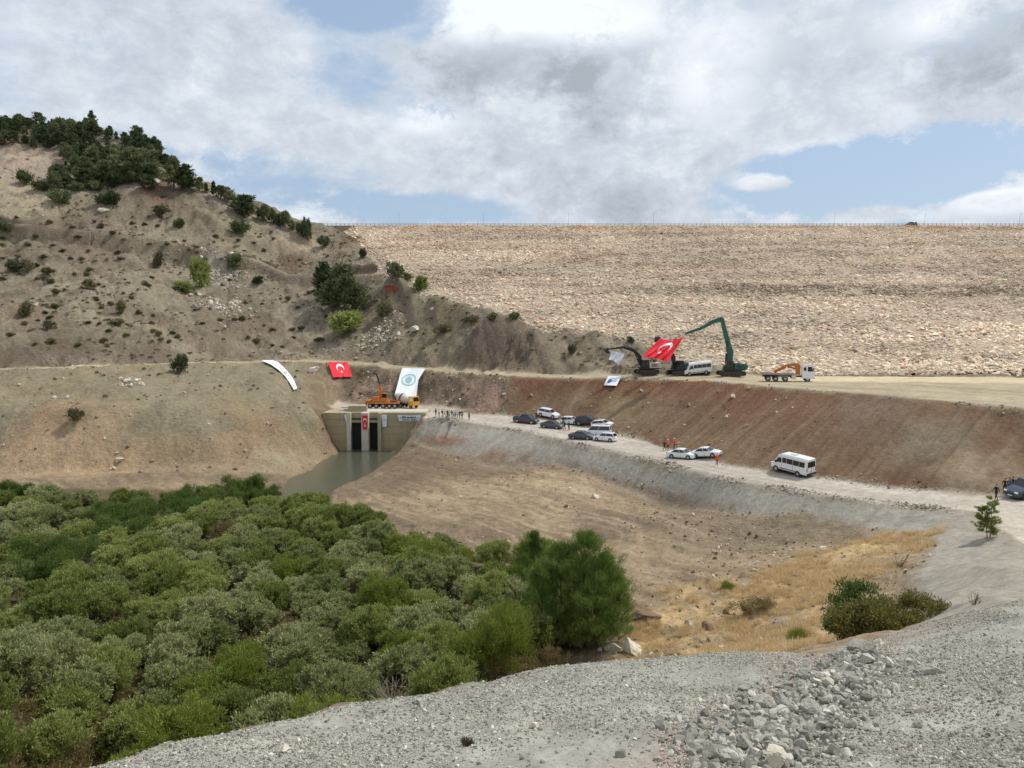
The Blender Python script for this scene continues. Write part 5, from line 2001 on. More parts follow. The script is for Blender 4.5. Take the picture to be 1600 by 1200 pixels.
# precast slabs stacked on the deck
for (x0, x1, z0, h_, lab) in ((532, 552, wz(636, 163.5), .28, 'topmost pale concrete slab of the pile on the portal deck'),
                              (536, 566, wz(640.5, 163.5), .32, 'long pale concrete slab in the middle of the pile on the portal deck'),
                              (528, 552, wz(645, 163.5), .36, 'lowest pale concrete slab of the pile on the portal deck')):
    m_ = MB()
    m_.box((0, 0, 0), ((x1 - x0) / 1200 * 163.5, 1.3, h_))
    o = m_.build('concrete_slab', M['pale_concrete'], None, bevel=.03)
    o.location = (wx((x0 + x1) / 2, 163.5), 163.7, z0)
    o.rotation_euler = (0, 0, random.uniform(-.06, .06))
    tag(o, lab, 'concrete slab')

# ------------------------------------------------------------------ cloth
plain('white_cloth', (.80, .82, .84), .8, var=.02)
plain('red_cloth', (.72, .012, .03), .8, var=.04)
plain('teal_print', lin(150, 196, 196), .8, var=.05)
plain('blue_print', lin(70, 110, 180), .8, var=.05)
plain('pale_print', lin(178, 196, 220), .8, var=.05)
plain('dark_print', lin(20, 22, 30), .8, var=.05)
plain('mauve_print', lin(186, 170, 190), .8, var=.05)
for nm in ('white_cloth', 'red_cloth'):
    pass


def smooth_quad(c):
    """c: four corners TL TR BR BL -> f(u,v) with v down"""
    c = [Vector(p) for p in c]
    return lambda u, v: c[0] * (1 - u) * (1 - v) + c[1] * u * (1 - v) + c[2] * u * v + c[3] * (1 - u) * v


def cloth(name, f, m, nu=28, nv=20, parent=None, thick=.03, nrm=Vector((0, -1, .3))):
    mb = MB()
    vs = [f(i / nu, j / nv) for j in range(nv + 1) for i in range(nu + 1)]
    off = nrm.normalized() * -thick
    k = len(vs)
    vs2 = [p + off for p in vs]
    fs = []
    for j in range(nv):
        for i in range(nu):
            a = j * (nu + 1) + i
            fs.append((a, a + nu + 1, a + nu + 2, a + 1))
            fs.append((a + k, a + 1 + k, a + nu + 2 + k, a + nu + 1 + k))
    mb.add(vs + vs2, fs)
    ring = [i for i in range(nu)] + [j * (nu + 1) + nu for j in range(nv)] + [nv * (nu + 1) + i for i in range(nu, 0, -1)] + [j * (nu + 1) for j in range(nv, 0, -1)]
    mb.add(vs + vs2, [(ring[i], ring[(i + 1) % len(ring)], ring[(i + 1) % len(ring)] + k, ring[i] + k) for i in range(len(ring))])
    return mb.build(name, m, parent, True)


def print_poly(name, f, strips, m, parent, lift=.03, nrm=Vector((0, -1, .3))):
    """strips: list of polygons in (u,v), laid on the cloth"""
    n = nrm.normalized() * lift
    mb = MB()
    for poly in strips:
        mb.add([f(u, v) + n for u, v in poly], [tuple(range(len(poly)))])
    return mb.build(name, m, parent)


def crescent(cx, cy, R, r, d, ang, asp=1.0, n=22):
    """quads of a crescent: outer circle R, inner circle r shifted by d towards the opening angle"""
    a0 = math.acos(max(-1, min(1, (R * R + d * d - r * r) / (2 * R * d))))
    b0 = math.acos(max(-1, min(1, (R * R - r * r - d * d) / (2 * r * d))))
    out = []
    for k in range(n):
        q = []
        for t in (k / n, (k + 1) / n):
            a = a0 + (2 * math.pi - 2 * a0) * t
            b3 = b0 + (2 * math.pi - 2 * b0) * t
            q.append(((R * math.cos(a), R * math.sin(a)), (d + r * math.cos(b3), r * math.sin(b3))))
        (o0, i0), (o1, i1) = q
        out.append([o0, o1, i1, i0])
    ca_, sa = math.cos(ang), math.sin(ang)
    return [[(cx + (x * ca_ - y * sa) / asp, cy + (x * sa + y * ca_)) for x, y in p] for p in out]


def star(cx, cy, R, ang, asp=1.0):
    pts = []
    for k in range(10):
        r = R if k % 2 == 0 else R * .382
        a = ang + math.pi * k / 5
        pts.append((cx + math.cos(a) * r / asp, cy + math.sin(a) * r))
    return [[(cx, cy), pts[k], pts[(k + 1) % 10]] for k in range(10)]


def letters(txt, u0, v0, u1, v1, f, m, parent, name='lettering', lift=.035, nrm=Vector((0, -1, .3)), bold=True):
    cu = bpy.data.curves.new(name, 'FONT')
    cu.body = txt
    cu.align_x = 'CENTER'
    cu.align_y = 'CENTER'
    cu.resolution_u = 2
    if bold:
        cu.offset = .045
    tmp = bpy.data.objects.new(name, cu)
    COL.objects.link(tmp)
    dg = bpy.context.evaluated_depsgraph_get()
    me = bpy.data.meshes.new_from_object(tmp.evaluated_get(dg))
    bpy.data.objects.remove(tmp)
    co = np.array([v.co for v in me.vertices])
    lo, hi = co.min(0), co.max(0)
    n = nrm.normalized() * lift
    for v in me.vertices:
        tx = (v.co.x - lo[0]) / (hi[0] - lo[0])
        ty = (v.co.y - lo[1]) / (hi[1] - lo[1])
        v.co = f(u0 + (u1 - u0) * tx, v1 + (v0 - v1) * ty) + n
    me.update()
    return link(name, me, m, parent)


def on_ground(pts, lift=.25, nrm=None):
    out = []
    for (px, py) in pts:
        p = drop(px, py)
        out.append(p + Vector((0, -lift * .6, lift)))
    return out


def rippled(f, amp, ku, kv, ph=0.0, nrm=Vector((0, -1, .3))):
    n = nrm.normalized()
    return lambda u, v: f(u, v) + n * (amp * (math.sin(ku * u * 6.28 + kv * v * 4 + ph) + .5 * math.sin(kv * v * 6.28 + ku * u * 9 + ph * 2)) + amp)


# flag lying on the slope
c = on_ground([(514, 569), (544, 569.5), (551, 593), (521, 593)], .5)
f = rippled(smooth_quad(c), .16, 2.5, 1.2)
t = empty('flag', (0, 0, 0))
cloth('flag_cloth', f, M['red_cloth'], parent=t)
print_poly('crescent', f, crescent(.52, .40, .27, .21, .085, math.pi / 2, 1.35), M['white_cloth'], t, .07)
print_poly('star', f, star(.53, .66, .11, -math.pi / 2, 1.35), M['white_cloth'], t, .07)
tag(t, 'red flag with white crescent and star spread on the slope under the hill road', 'flag')
# large white banner with a round emblem
c = on_ground([(629, 580), (665, 581), (651, 627), (617, 623)], .7)


def fb(u, v, c=c):
    a, b_, d, e = c
    right_ = b_.lerp(Vector(c[2]), 0) if False else None
    # the right edge kinks inwards a third of the way down
    k = b_.lerp(d, .38) + Vector((-.85, 0, 0))
    R_ = b_.lerp(k, v / .38) if v < .38 else k.lerp(d, (v - .38) / .62)
    return a.lerp(e, v).lerp(R_, u)


f = rippled(fb, .16, 1.6, 1.1)
t = empty('banner')
cloth('banner_cloth', f, M['white_cloth'], parent=t)
ring_ = lambda cx, cy, ro, ri, asp, n=28: [[(cx + ro * math.cos(a) / asp, cy + ro * math.sin(a)), (cx + ro * math.cos(b_) / asp, cy + ro * math.sin(b_)),
                                           (cx + ri * math.cos(b_) / asp, cy + ri * math.sin(b_)), (cx + ri * math.cos(a) / asp, cy + ri * math.sin(a))]
                                          for a, b_ in [(6.2832 * k / n, 6.2832 * (k + 1) / n) for k in range(n)]]
print_poly('emblem', f, ring_(.50, .42, .21, .17, .56) + ring_(.50, .42, .12, .0, .7) + [[(.44, .5), (.47, .32), (.52, .5)], [(.5, .5), (.56, .34), (.62, .5)]], M['teal_print'], t, .07)
tag(t, 'large white banner with pale teal round emblem on the slope behind the yellow truck', 'banner')
# long white ribbon banner on the left mound
lft = [(409, 566), (424, 573), (436, 581), (446, 591), (453, 601), (460, 613)]
rgt = [(426, 565.5), (436, 570), (446, 579), (454, 588), (460, 598), (465, 610)]
A_ = on_ground(lft, .5)
B_ = on_ground(rgt, .5)


def fr(u, v):
    s_ = min(u * 5, 4.999)
    i = int(s_)
    k = s_ - i
    return B_[i].lerp(B_[i + 1], k).lerp(A_[i].lerp(A_[i + 1], k), v)


t = empty('banner')
cloth('banner_cloth', fr, M['white_cloth'], 30, 4, parent=t)
print_poly('emblem', fr, ring_(.52, .5, .26, .0, 6), M['mauve_print'], t, .06)
print_poly('print_lines', fr, [[(.64, .35), (.80, .35), (.80, .45), (.64, .45)], [(.84, .4), (.97, .4), (.97, .62), (.84, .62)], [(.3, .4), (.42, .4), (.42, .5), (.3, .5)]], M['pale_print'], t, .06)
tag(t, 'long narrow white banner curving down the left shoulder above the river', 'banner')


# banners hung on the portal
def hang(c4, y, m, **k):
    c = [Vector((wx(a, y), y, wz(b_, y))) for a, b_ in c4]
    return rippled(smooth_quad(c), .03, 1, 1)


nf = Vector((0, -1, 0))
f = hang([(564.5, 649), (572.5, 649), (572, 671), (565, 671)], 158.85, None)
t = empty('flag')
cloth('flag_cloth', f, M['red_cloth'], 8, 16, parent=t, nrm=nf)
print_poly('crescent', f, crescent(.5, .36, .15, .115, .05, math.pi / 2, .38), M['white_cloth'], t, .05, nf)
print_poly('star', f, star(.5, .55, .05, -math.pi / 2, .38), M['white_cloth'], t, .05, nf)
print_poly('print_lines', f, [[(.25, .66), (.7, .66), (.7, .70), (.25, .70)], [(.3, .76), (.75, .76), (.75, .80), (.3, .80)]], M['white_cloth'], t, .05, nf)
tag(t, 'narrow red flag hanging down the centre pier of the portal', 'flag')
f = hang([(536, 648), (542, 648), (542.5, 665), (540, 665)], 159.3, None)
t = cloth('banner', f, M['white_cloth'], 5, 10, nrm=nf)
tag(t, 'narrow twisted white banner on the portal wall left of the openings', 'banner')
f = hang([(595, 648), (603, 648), (602.5, 667), (596, 667)], 159.3, None)
t = empty('banner')
cloth('banner_cloth', f, M['white_cloth'], 6, 10, parent=t, nrm=nf)
print_poly('print_lines', f, [[(.2, .35), (.8, .35), (.8, .5), (.2, .5)], [(.3, .6), (.7, .6), (.7, .66), (.3, .66)]], M['pale_print'], t, .05, nf)
tag(t, 'narrow white banner with faint blue print on the portal wall right of the openings', 'banner')
f0 = [Vector((wx(a, 159.3), 159.3, wz(b_, 159.3))) for a, b_ in [(620, 648.5), (656.5, 648.5), (655, 657.5), (622, 657.5)]]
q4 = smooth_quad(f0)
f = lambda u, v: q4(u, v) + Vector((0, -.03 * math.sin(u * 18), -.12 * math.sin(u * math.pi)))
t = empty('banner')
cloth('banner_cloth', f, M['white_cloth'], 20, 8, parent=t, nrm=nf)
letters('BİZ BURDA', .18, .08, .82, .46, f, M['dark_print'], t, nrm=nf, lift=.14)
letters('HATAY İÇİN', .16, .55, .84, .92, f, M['dark_print'], t, nrm=nf, lift=.14)
print_poly('emblem', f, ring_(.10, .45, .2, .0, 3.4) + ring_(.90, .45, .2, .0, 3.4), M['pale_print'], t, .05, nf)
tag(t, 'white banner with two lines of dark capitals at the right end of the portal wall', 'banner')
# small banner on the red embankment
c = on_ground([(950, 591), (970.5, 591), (963, 606.5), (943, 606.5)], .45)
f = rippled(smooth_quad(c), .04, 1, 1)
t = empty('banner')
cloth('banner_cloth', f, M['white_cloth'], 12, 8, parent=t)
print_poly('emblem', f, ring_(.30, .52, .2, .0, 1.3) + [[(.14, .75), (.3, .25), (.3, .75)]], M['blue_print'], t, .05)
print_poly('print_lines', f, [[(.42, .42), (.85, .42), (.85, .62), (.42, .62)], [(.3, .2), (.75, .2), (.75, .26), (.3, .26)]], M['pale_print'], t, .05)
tag(t, 'white banner with a blue emblem lying at the top of the red embankment', 'banner')

# rusty steel intake and the dark gully below it
plain('rusty_steel', lin(150, 74, 58), .8, var=.3)
y_ = 222.0
pR = drop(617, 456)
t = empty('steel_intake', pR)
k_ = pR.y / 1200
for (x0, x1, z0, z1, nm) in ((-16, -1, .4, 8.5, 'panel'), (-1, 15, .4, 6.5, 'panel')):
    MB().box(((x0 + x1) / 2 * k_, 0, (z0 + z1) / 2 * k_), ((x1 - x0) * k_ - .05, .25, (z1 - z0) * k_)).build(nm, M['rusty_steel'], t)
MB().box((-8 * k_, -.2, 8.8 * k_), (17 * k_, .3, .2)).build('top_rail', M['rusty_steel'], t)
MB().box((-1 * k_, -.2, 3 * k_), (.25, .4, 9 * k_)).build('post', M['rusty_steel'], t)
tag(t, 'rust red steel intake box on the slope below the bushes by the dam', 'steel intake')

# ------------------------------------------------------------------ vehicles
def paint(name, col, rough=.3, coat=.6, var=.03):
    return plain(name, col, rough, 0.0, .5, var, 3.0, coat)


paint('white_paint', (.80, .81, .82))
paint('black_paint', (.018, .02, .024))
paint('navy_paint', (.02, .035, .065))
paint('grey_paint', (.055, .065, .08))
paint('green_paint', lin(24, 92, 80), .45, .3, .15)
paint('yellow_paint', lin(226, 166, 30), .45, .3, .15)
paint('orange_paint', lin(192, 112, 40), .6, .1, .3)
paint('maroon_paint', lin(120, 26, 34))
plain('dusty_white', lin(206, 204, 192), .5, var=.08)
plain('glass', (.012, .015, .02), .06, spec=.8, var=.0)
plain('rubber', (.022, .022, .022), .85, var=.2)
plain('rim_metal', (.42, .42, .43), .35, .7)
plain('dark_plastic', (.03, .03, .032), .6)
plain('track_steel', lin(74, 66, 58), .7, .3, var=.3)
plain('black_metal', (.03, .03, .032), .5, .2)
plain('chrome', (.6, .6, .6), .2, .9)
plain('lamp_clear', (.75, .77, .8), .15)
plain('lamp_red', (.45, .01, .012), .25)
plain('plate_white', (.75, .75, .75), .5)
plain('rust_brown', lin(112, 62, 36), .85, var=.3)


def wheel(t, x, y, r, w, side, name='wheel'):
    tr = MB().tube((0, -w / 2, 0), (0, w / 2, 0), r, r, 20).build('wheel', M['rubber'], t, loc=(x, y, r))
    rm = MB()
    rm.tube((0, side * (w / 2 - .02), 0), (0, side * (w / 2 + .012), 0), r * .62, r * .58, 16)
    rm.build('rim', M['rim_metal'], tr)
    return tr


def car(kind, pm, label, cat='car', group=None, name='parked_car'):
    """nose towards +x; origin on the ground in the middle"""
    t = empty(name)
    P_ = {'sedan': dict(L=4.6, W=1.80, H=1.46, hood=.92, belt=.96, nose=.70, cab=(-1.62, -.85, .38, 1.12), tail=1.02, wb=1.36, r=.33),
          'hatch': dict(L=4.2, W=1.78, H=1.50, hood=.95, belt=.98, nose=.72, cab=(-1.98, -1.60, .35, 1.05), tail=1.0, wb=1.28, r=.32),
          'suv': dict(L=4.75, W=1.95, H=1.75, hood=1.10, belt=1.16, nose=.85, cab=(-2.22, -1.75, .40, 1.10), tail=1.15, wb=1.42, r=.38),
          'pickup': dict(L=5.3, W=1.9, H=1.80, hood=1.12, belt=1.18, nose=.88, cab=(-.95, -.75, .65, 1.25), tail=1.15, wb=1.62, r=.40),
          'mpv': dict(L=4.9, W=1.9, H=1.92, hood=1.12, belt=1.12, nose=.85, cab=(-2.36, -2.20, .95, 1.75), tail=1.12, wb=1.50, r=.34)}[kind]
    L_, W, Hh, r = P_['L'], P_['W'], P_['H'], P_['r']
    hw = W / 2
    g = .20 if kind in ('sedan', 'hatch') else .28
    x0, x1 = -L_ / 2, L_ / 2

    def sec(x, zt, wk, zb=g):
        w_ = hw * wk
        zm = (zb + zt) * .5
        return [(x, -w_ * .90, zb), (x, w_ * .90, zb), (x, w_, zb + .14), (x, w_ * 1.0, zm + .06), (x, w_ * .95, zt - .07), (x, w_ * .84, zt), (x, -w_ * .84, zt),
                (x, -w_ * .95, zt - .07), (x, -w_ * 1.0, zm + .06), (x, -w_, zb + .14)]
    cab = P_['cab']
    secs = [sec(x0, P_['tail'] - .28, .84, g + .12), sec(x0 + .12, P_['tail'] - .06, .93), sec(x0 + .5, P_['tail'], .99), sec(cab[0], P_['belt'] + .02, 1.0), sec(0, P_['belt'], 1.0), sec(cab[3], P_['belt'] - .01, 1.0),
            sec(cab[3] + .3, P_['hood'], .99), sec(x1 - .45, P_['nose'] + .12, .95), sec(x1 - .12, P_['nose'], .88), sec(x1, P_['nose'] - .20, .74, g + .1)]
    MB().loft(secs).build('body', pm, t, smooth=False, bevel=0)
    # greenhouse
    zb, zt = P_['belt'] - .02, Hh - .05
    wb_, wt = hw * .90, hw * .74
    a, b_, c, d = cab
    lo = [(a, -wb_ * .94, zb), (d, -wb_ * .94, zb), (d, wb_ * .94, zb), (a, wb_ * .94, zb)]
    hi = [(b_, -wt, zt), (c, -wt, zt), (c, wt, zt), (b_, wt, zt)]
    V = [Vector(p) for p in lo + hi]
    for nm, q in (('side_window', (0, 1, 5, 4)), ('windscreen', (1, 2, 6, 5)), ('side_window', (2, 3, 7, 6)), ('rear_window', (3, 0, 4, 7))):
        MB().add([V[i] for i in q], [(0, 1, 2, 3)]).build(nm, M['glass'], t)
    # pillars and roof
    rf = MB()
    rf.loft([[(b_ - .05, -wt * .94, zt - .02), (b_ - .05, wt * .94, zt - .02), (b_, wt * .8, zt + .05), (b_, -wt * .8, zt + .05)],
             [((b_ + c) / 2, -wt * 1.02, zt - .03), ((b_ + c) / 2, wt * 1.02, zt - .03), ((b_ + c) / 2, wt * .85, zt + .08), ((b_ + c) / 2, -wt * .85, zt + .08)],
             [(c + .08, -wt * .96, zt - .03), (c + .08, wt * .96, zt - .03), (c, wt * .8, zt + .04), (c, -wt * .8, zt + .04)]])
    rf.build('roof', pm, t)
    pl = MB()
    for s in (-1, 1):
        yb, yt = s * wb_ * .945, s * (wt + .005)
        for (xb, xt, w_) in ((a, b_, .09), (d, c, .06), ((a * .45 + d * .55), (b_ * .45 + c * .55), .05)):
            pl.tube((xb, yb, zb), (xt, yt, zt), w_ * .6, w_ * .5, 5)
    pl.build('pillars', pm, t)
    for sx in (-1, 1):
        for s in (-1, 1):
            wheel(t, sx * P_['wb'], s * (hw - .10), r, .22, s)
            MB().tube((sx * P_['wb'], s * (hw * 1.0 + .004), r + .02), (sx * P_['wb'], s * (hw - .3), r + .02), r * 1.16, r * 1.16, 18).build('wheel_arch', M['dark_plastic'], t)
    for s in (-1, 1):
        MB().box((x1 - .17, s * hw * .62, P_['nose'] - .05), (.22, .36, .14)).build('headlight', M['lamp_clear'], t)
        MB().box((x0 + .06, s * hw * .68, P_['tail'] - .22), (.14, .34, .16)).build('tail_light', M['lamp_red'], t)
        MB().box((cab[3] - .30, s * (hw + .07), P_['belt'] + .06), (.13, .16, .12)).build('mirror', pm, t)
        MB().box((0.1, s * (hw * 1.0 + .003), .55), (.03, .01, .62)).build('door_seam', M['dark_plastic'], t)
        MB().box((-.25, s * (hw + .01), P_['belt'] - .14), (.16, .03, .03)).build('door_handle', M['dark_plastic'], t)
    MB().box((x1 - .02, 0, P_['nose'] - .22), (.08, hw * .95, .16)).build('grille', M['dark_plastic'], t)
    MB().box((x1 + .01, 0, g + .18), (.03, .5, .11)).build('number_plate', M['plate_white'], t)
    MB().box((x0 - .01, 0, P_['tail'] - .34), (.03, .5, .11)).build('number_plate', M['plate_white'], t)
    MB().box((0, 0, g - .02), (L_ * .82, W * .8, .12)).build('underbody', M['dark_plastic'], t)
    if kind == 'pickup':
        MB().box(((x0 + a) / 2 + .02, 0, P_['belt'] - .10), (abs(x0 - a) - .35, W * .74, .30)).build('bed_opening', M['dark_plastic'], t)
    tag(t, label, cat, group)
    return note_kids(t)


def road_rest(o, loc, heading, L_=2.6, W=1.5):
    """set a vehicle on the ground, tilted as the ground tilts"""
    c, s = math.cos(heading), math.sin(heading)
    hh = lambda a, b_: float(H(loc[0] + a * c - b_ * s, loc[1] + a * s + b_ * c))
    f_, r_ = (hh(L_ / 2, W / 2) + hh(L_ / 2, -W / 2)) / 2, (hh(-L_ / 2, W / 2) + hh(-L_ / 2, -W / 2)) / 2
    lf, rt = (hh(L_ / 2, W / 2) + hh(-L_ / 2, W / 2)) / 2, (hh(L_ / 2, -W / 2) + hh(-L_ / 2, -W / 2)) / 2
    dmp = lambda v, m_: max(-m_, min(m_, v))
    X = Vector((c * L_, s * L_, dmp(f_ - r_, .14 * L_))).normalized()
    Yv = Vector((-s * W, c * W, dmp(lf - rt, .08 * W)))
    Z = X.cross(Yv).normalized()
    Yv = Z.cross(X)
    o.rotation_euler = Matrix((X, Yv, Z)).transposed().to_euler()
    o.location = (loc[0], loc[1], (f_ + r_) / 2 + .01)
    return o


def hd(deg):
    return math.radians(deg)


RD = -48   # heading of the road towards the camera side, degrees
cars = [('pickup', 'navy_paint', (822, 664), -28, 'dark blue pickup truck with a dark red lower side, leftmost parked vehicle on the road', 'pickup truck'),
        ('suv', 'white_paint', (857, 657), -30, 'white off-road car farthest up the road behind the dark hatchback', 'car'),
        ('sedan', 'grey_paint', (863, 672), -30, 'dark grey car just right of the dark blue pickup', 'car'),
        ('hatch', 'white_paint', (892, 666), -30, 'white car behind the group of people standing among the cars', 'car'),
        ('suv', 'black_paint', (918, 666), -32, 'black car parked at the foot of the red embankment', 'car'),
        ('hatch', 'white_paint', (942, 672), -34, 'white car at the back, nearest the embankment beside the black one', 'car'),
        ('mpv', 'white_paint', (934, 684), 165, 'white people carrier between the black saloon and the row behind', 'van'),
        ('sedan', 'grey_paint', (909, 689), -24, 'dark saloon parked at the edge of the road nearest the river basin', 'car'),
        ('hatch', 'white_paint', (946, 692), 148, 'white hatchback with its tail to the camera, rightmost of the upper group', 'car'),
        ('sedan', 'white_paint', (1066, 719), -38, 'white saloon on the left of the pair halfway along the road', 'car'),
        ('sedan', 'white_paint', (1104, 717.5), -38, 'white saloon on the right of the pair, behind the man in orange', 'car')]
protos = {}
carobjs = []
for kind, pnt, (px, py), h_, lab, ct in cars:
    key = (kind, pnt)
    p = drop(px, py - 3)
    if key not in protos:
        protos[key] = car(kind, M[pnt], lab, ct, None, {'pickup truck': 'pickup_truck', 'van': 'parked_van'}.get(ct, 'parked_car'))
        o = protos[key]
        if kind == 'pickup':
            for s in (-1, 1):
                MB().box((0, s * .955, .46), (4.2, .02, .28)).build('lower_side', M['maroon_paint'], o)  # dark red strip along each lower body side
    else:
        o = copy_thing(protos[key], (0, 0, 0), label=lab)
        o['category'] = ct
    road_rest(o, p, hd(h_))
    carobjs.append(o)
# blue-black off-road car at the right edge
o = car('suv', M['navy_paint'], 'large dark blue off-road car cut by the right edge, people standing beside it', 'car')
p = drop(1597, 776)
road_rest(o, (p.x + .6, p.y, 0), hd(196))
o.scale = (1.04, 1.04, 1.04)
# little dark car on the crest of the dam
o = copy_thing(protos[('suv', 'black_paint')], ((1416 - 800) / 1200 * 293, 294, CREST_Z + .06), rz=hd(180), label='small dark car driving along the crest of the dam')


def minibus(label, name='minibus'):
    t = empty(name)
    W, L_, z0, z1 = 1.98, 5.9, .42, 2.55

    def sec(x, zb, zt, k=1.0, ks=.84):
        w_ = W / 2 * k
        return [(x, -w_ * .95, zb), (x, w_ * .95, zb), (x, w_, zb + .12), (x, w_, zb + (zt - zb) * .45), (x, w_ * (ks + .06), zt - .20), (x, w_ * ks * .88, zt), (x, -w_ * ks * .88, zt),
                (x, -w_ * (ks + .06), zt - .20), (x, -w_, zb + (zt - zb) * .45), (x, -w_, zb + .12)]
    x0 = -L_ / 2
    secs = [sec(x0, z0, z1 - .08, .96), sec(x0 + .1, z0, z1, 1), sec(0, z0, z1 + .02), sec(1.25, z0, z1 - .02), sec(1.75, z0, 2.28, .99, .80), sec(2.2, z0, 1.62, .97, .84), sec(2.32, z0, 1.30, .96, .88),
            sec(2.8, z0, 1.10, .90, .86), sec(2.95, z0 + .05, .85, .82, .84)]
    MB().loft(secs).build('body', M['white_paint'], t)
    for s in (-1, 1):
        y = s * (W / 2 - .055)

        def sidequad(x0_, x1_, zb, zt, nm='side_window', lean=.10, xs_=0.0):
            # follows the inward lean of the side
            a_ = s * (W / 2 + .012 - lean * max(0, (zb - 1.38) / .95) * .9)
            c_ = s * (W / 2 + .012 - lean * (zt - 1.38) / .95 * .9)
            MB().add([(x0_, a_, zb), (x1_, a_, zb), (x1_ - xs_, c_, zt), (x0_, c_, zt)], [(0, 1, 2, 3)]).build(nm, M['glass'], t)
        for (u0, u1) in ((-2.62, -1.78), (-1.73, -.78), (-.73, .22), (.27, .92)):
            sidequad(u0, u1, 1.42, 2.10)
        sidequad(1.08, 2.0, 1.36, 2.02, 'door_window', .10, .42)
        wheel(t, 1.95, s * (W / 2 - .12), .35, .24, s)
        wheel(t, -1.55, s * (W / 2 - .12), .35, .24, s)
        for xx_ in (1.95, -1.55):
            MB().tube((xx_, s * (W / 2 + .006), .38), (xx_, s * (W / 2 - .3), .38), .42, .42, 18).build('wheel_arch', M['dark_plastic'], t)
        MB().box((.98, s * (W / 2 + .006), 1.2), (.025, .012, 1.35)).build('door_seam', M['dark_plastic'], t)
        MB().box((-.78, s * (W / 2 + .006), 1.0), (.025, .012, .9)).build('door_seam', M['dark_plastic'], t)
        MB().box((1.85, s * (W / 2 + .16), 1.42), (.12, .2, .30)).build('mirror', M['dark_plastic'], t)
        MB().box((2.72, s * .68, .98), (.34, .34, .2)).build('headlight', M['lamp_clear'], t)
        MB().box((x0 - .01, s * (W / 2 - .10), 1.15), (.05, .13, .5)).build('tail_light', M['lamp_red'], t)
        MB().box((-.2, s * (W / 2 + .01), .62), (3.2, .03, .10)).build('trim_strip', M['dark_plastic'], t)
    MB().add([(2.27, -.78, 1.38), (2.27, .78, 1.38), (1.73, .66, 2.18), (1.73, -.66, 2.18)], [(0, 1, 2, 3)]).build('windscreen', M['glass'], t)
    MB().add([(x0 - .015, -.78, 1.42), (x0 - .015, .78, 1.42), (x0 - .01, .72, 2.18), (x0 - .01, -.72, 2.18)], [(0, 3, 2, 1)]).build('rear_window', M['glass'], t)
    MB().box((x0 - .02, 0, 1.0), (.02, .03, 1.0)).build('door_seam', M['dark_plastic'], t)
    MB().box((x0 - .03, .0, .55), (.14, W * .94, .22)).build('bumper', M['dark_plastic'], t)
    MB().box((2.93, 0, .62), (.12, W * .80, .26)).build('bumper', M['dark_plastic'], t)
    MB().box((x0 - .03, .35, 1.12), (.03, .52, .12)).build('number_plate', M['plate_white'], t)
    MB().box((-.3, 0, z1 + .06), (.8, .6, .10)).build('roof_vent', M['dusty_white'], t)
    MB().box((0, 0, z0 - .06), (L_ * .9, W * .82, .16)).build('underbody', M['dark_plastic'], t)
    tag(t, label, 'minibus')
    return note_kids(t)


mb1 = minibus('white minibus standing alone on the road at right, its tail to the camera')
p = drop(1238, 741)
road_rest(mb1, p, hd(122), 3.0, 1.5)
mb2 = copy_thing(mb1, (0, 0, 0), label='white minibus on the upper road behind the middle digger')
p = drop(1090, 586)
road_rest(mb2, p, hd(182), 3.5, 1.7)


# ------------------------------------------------------------------ diggers
def arm_seg(mb, p0, p1, w0, w1, th):
    """tapered box girder in the x,z plane"""
    p0, p1 = Vector((p0[0], 0, p0[1])), Vector((p1[0], 0, p1[1]))
    d = (p1 - p0).normalized()
    n = Vector((-d.z, 0, d.x))
    s0 = [p0 + n * w0 / 2 + Vector((0, -th / 2, 0)), p0 + n * w0 / 2 + Vector((0, th / 2, 0)), p0 - n * w0 / 2 + Vector((0, th / 2, 0)), p0 - n * w0 / 2 + Vector((0, -th / 2, 0))]
    s1 = [p1 + n * w1 / 2 + Vector((0, -th / 2, 0)), p1 + n * w1 / 2 + Vector((0, th / 2, 0)), p1 - n * w1 / 2 + Vector((0, th / 2, 0)), p1 - n * w1 / 2 + Vector((0, -th / 2, 0))]
    mb.loft([s0, s1])
    return mb


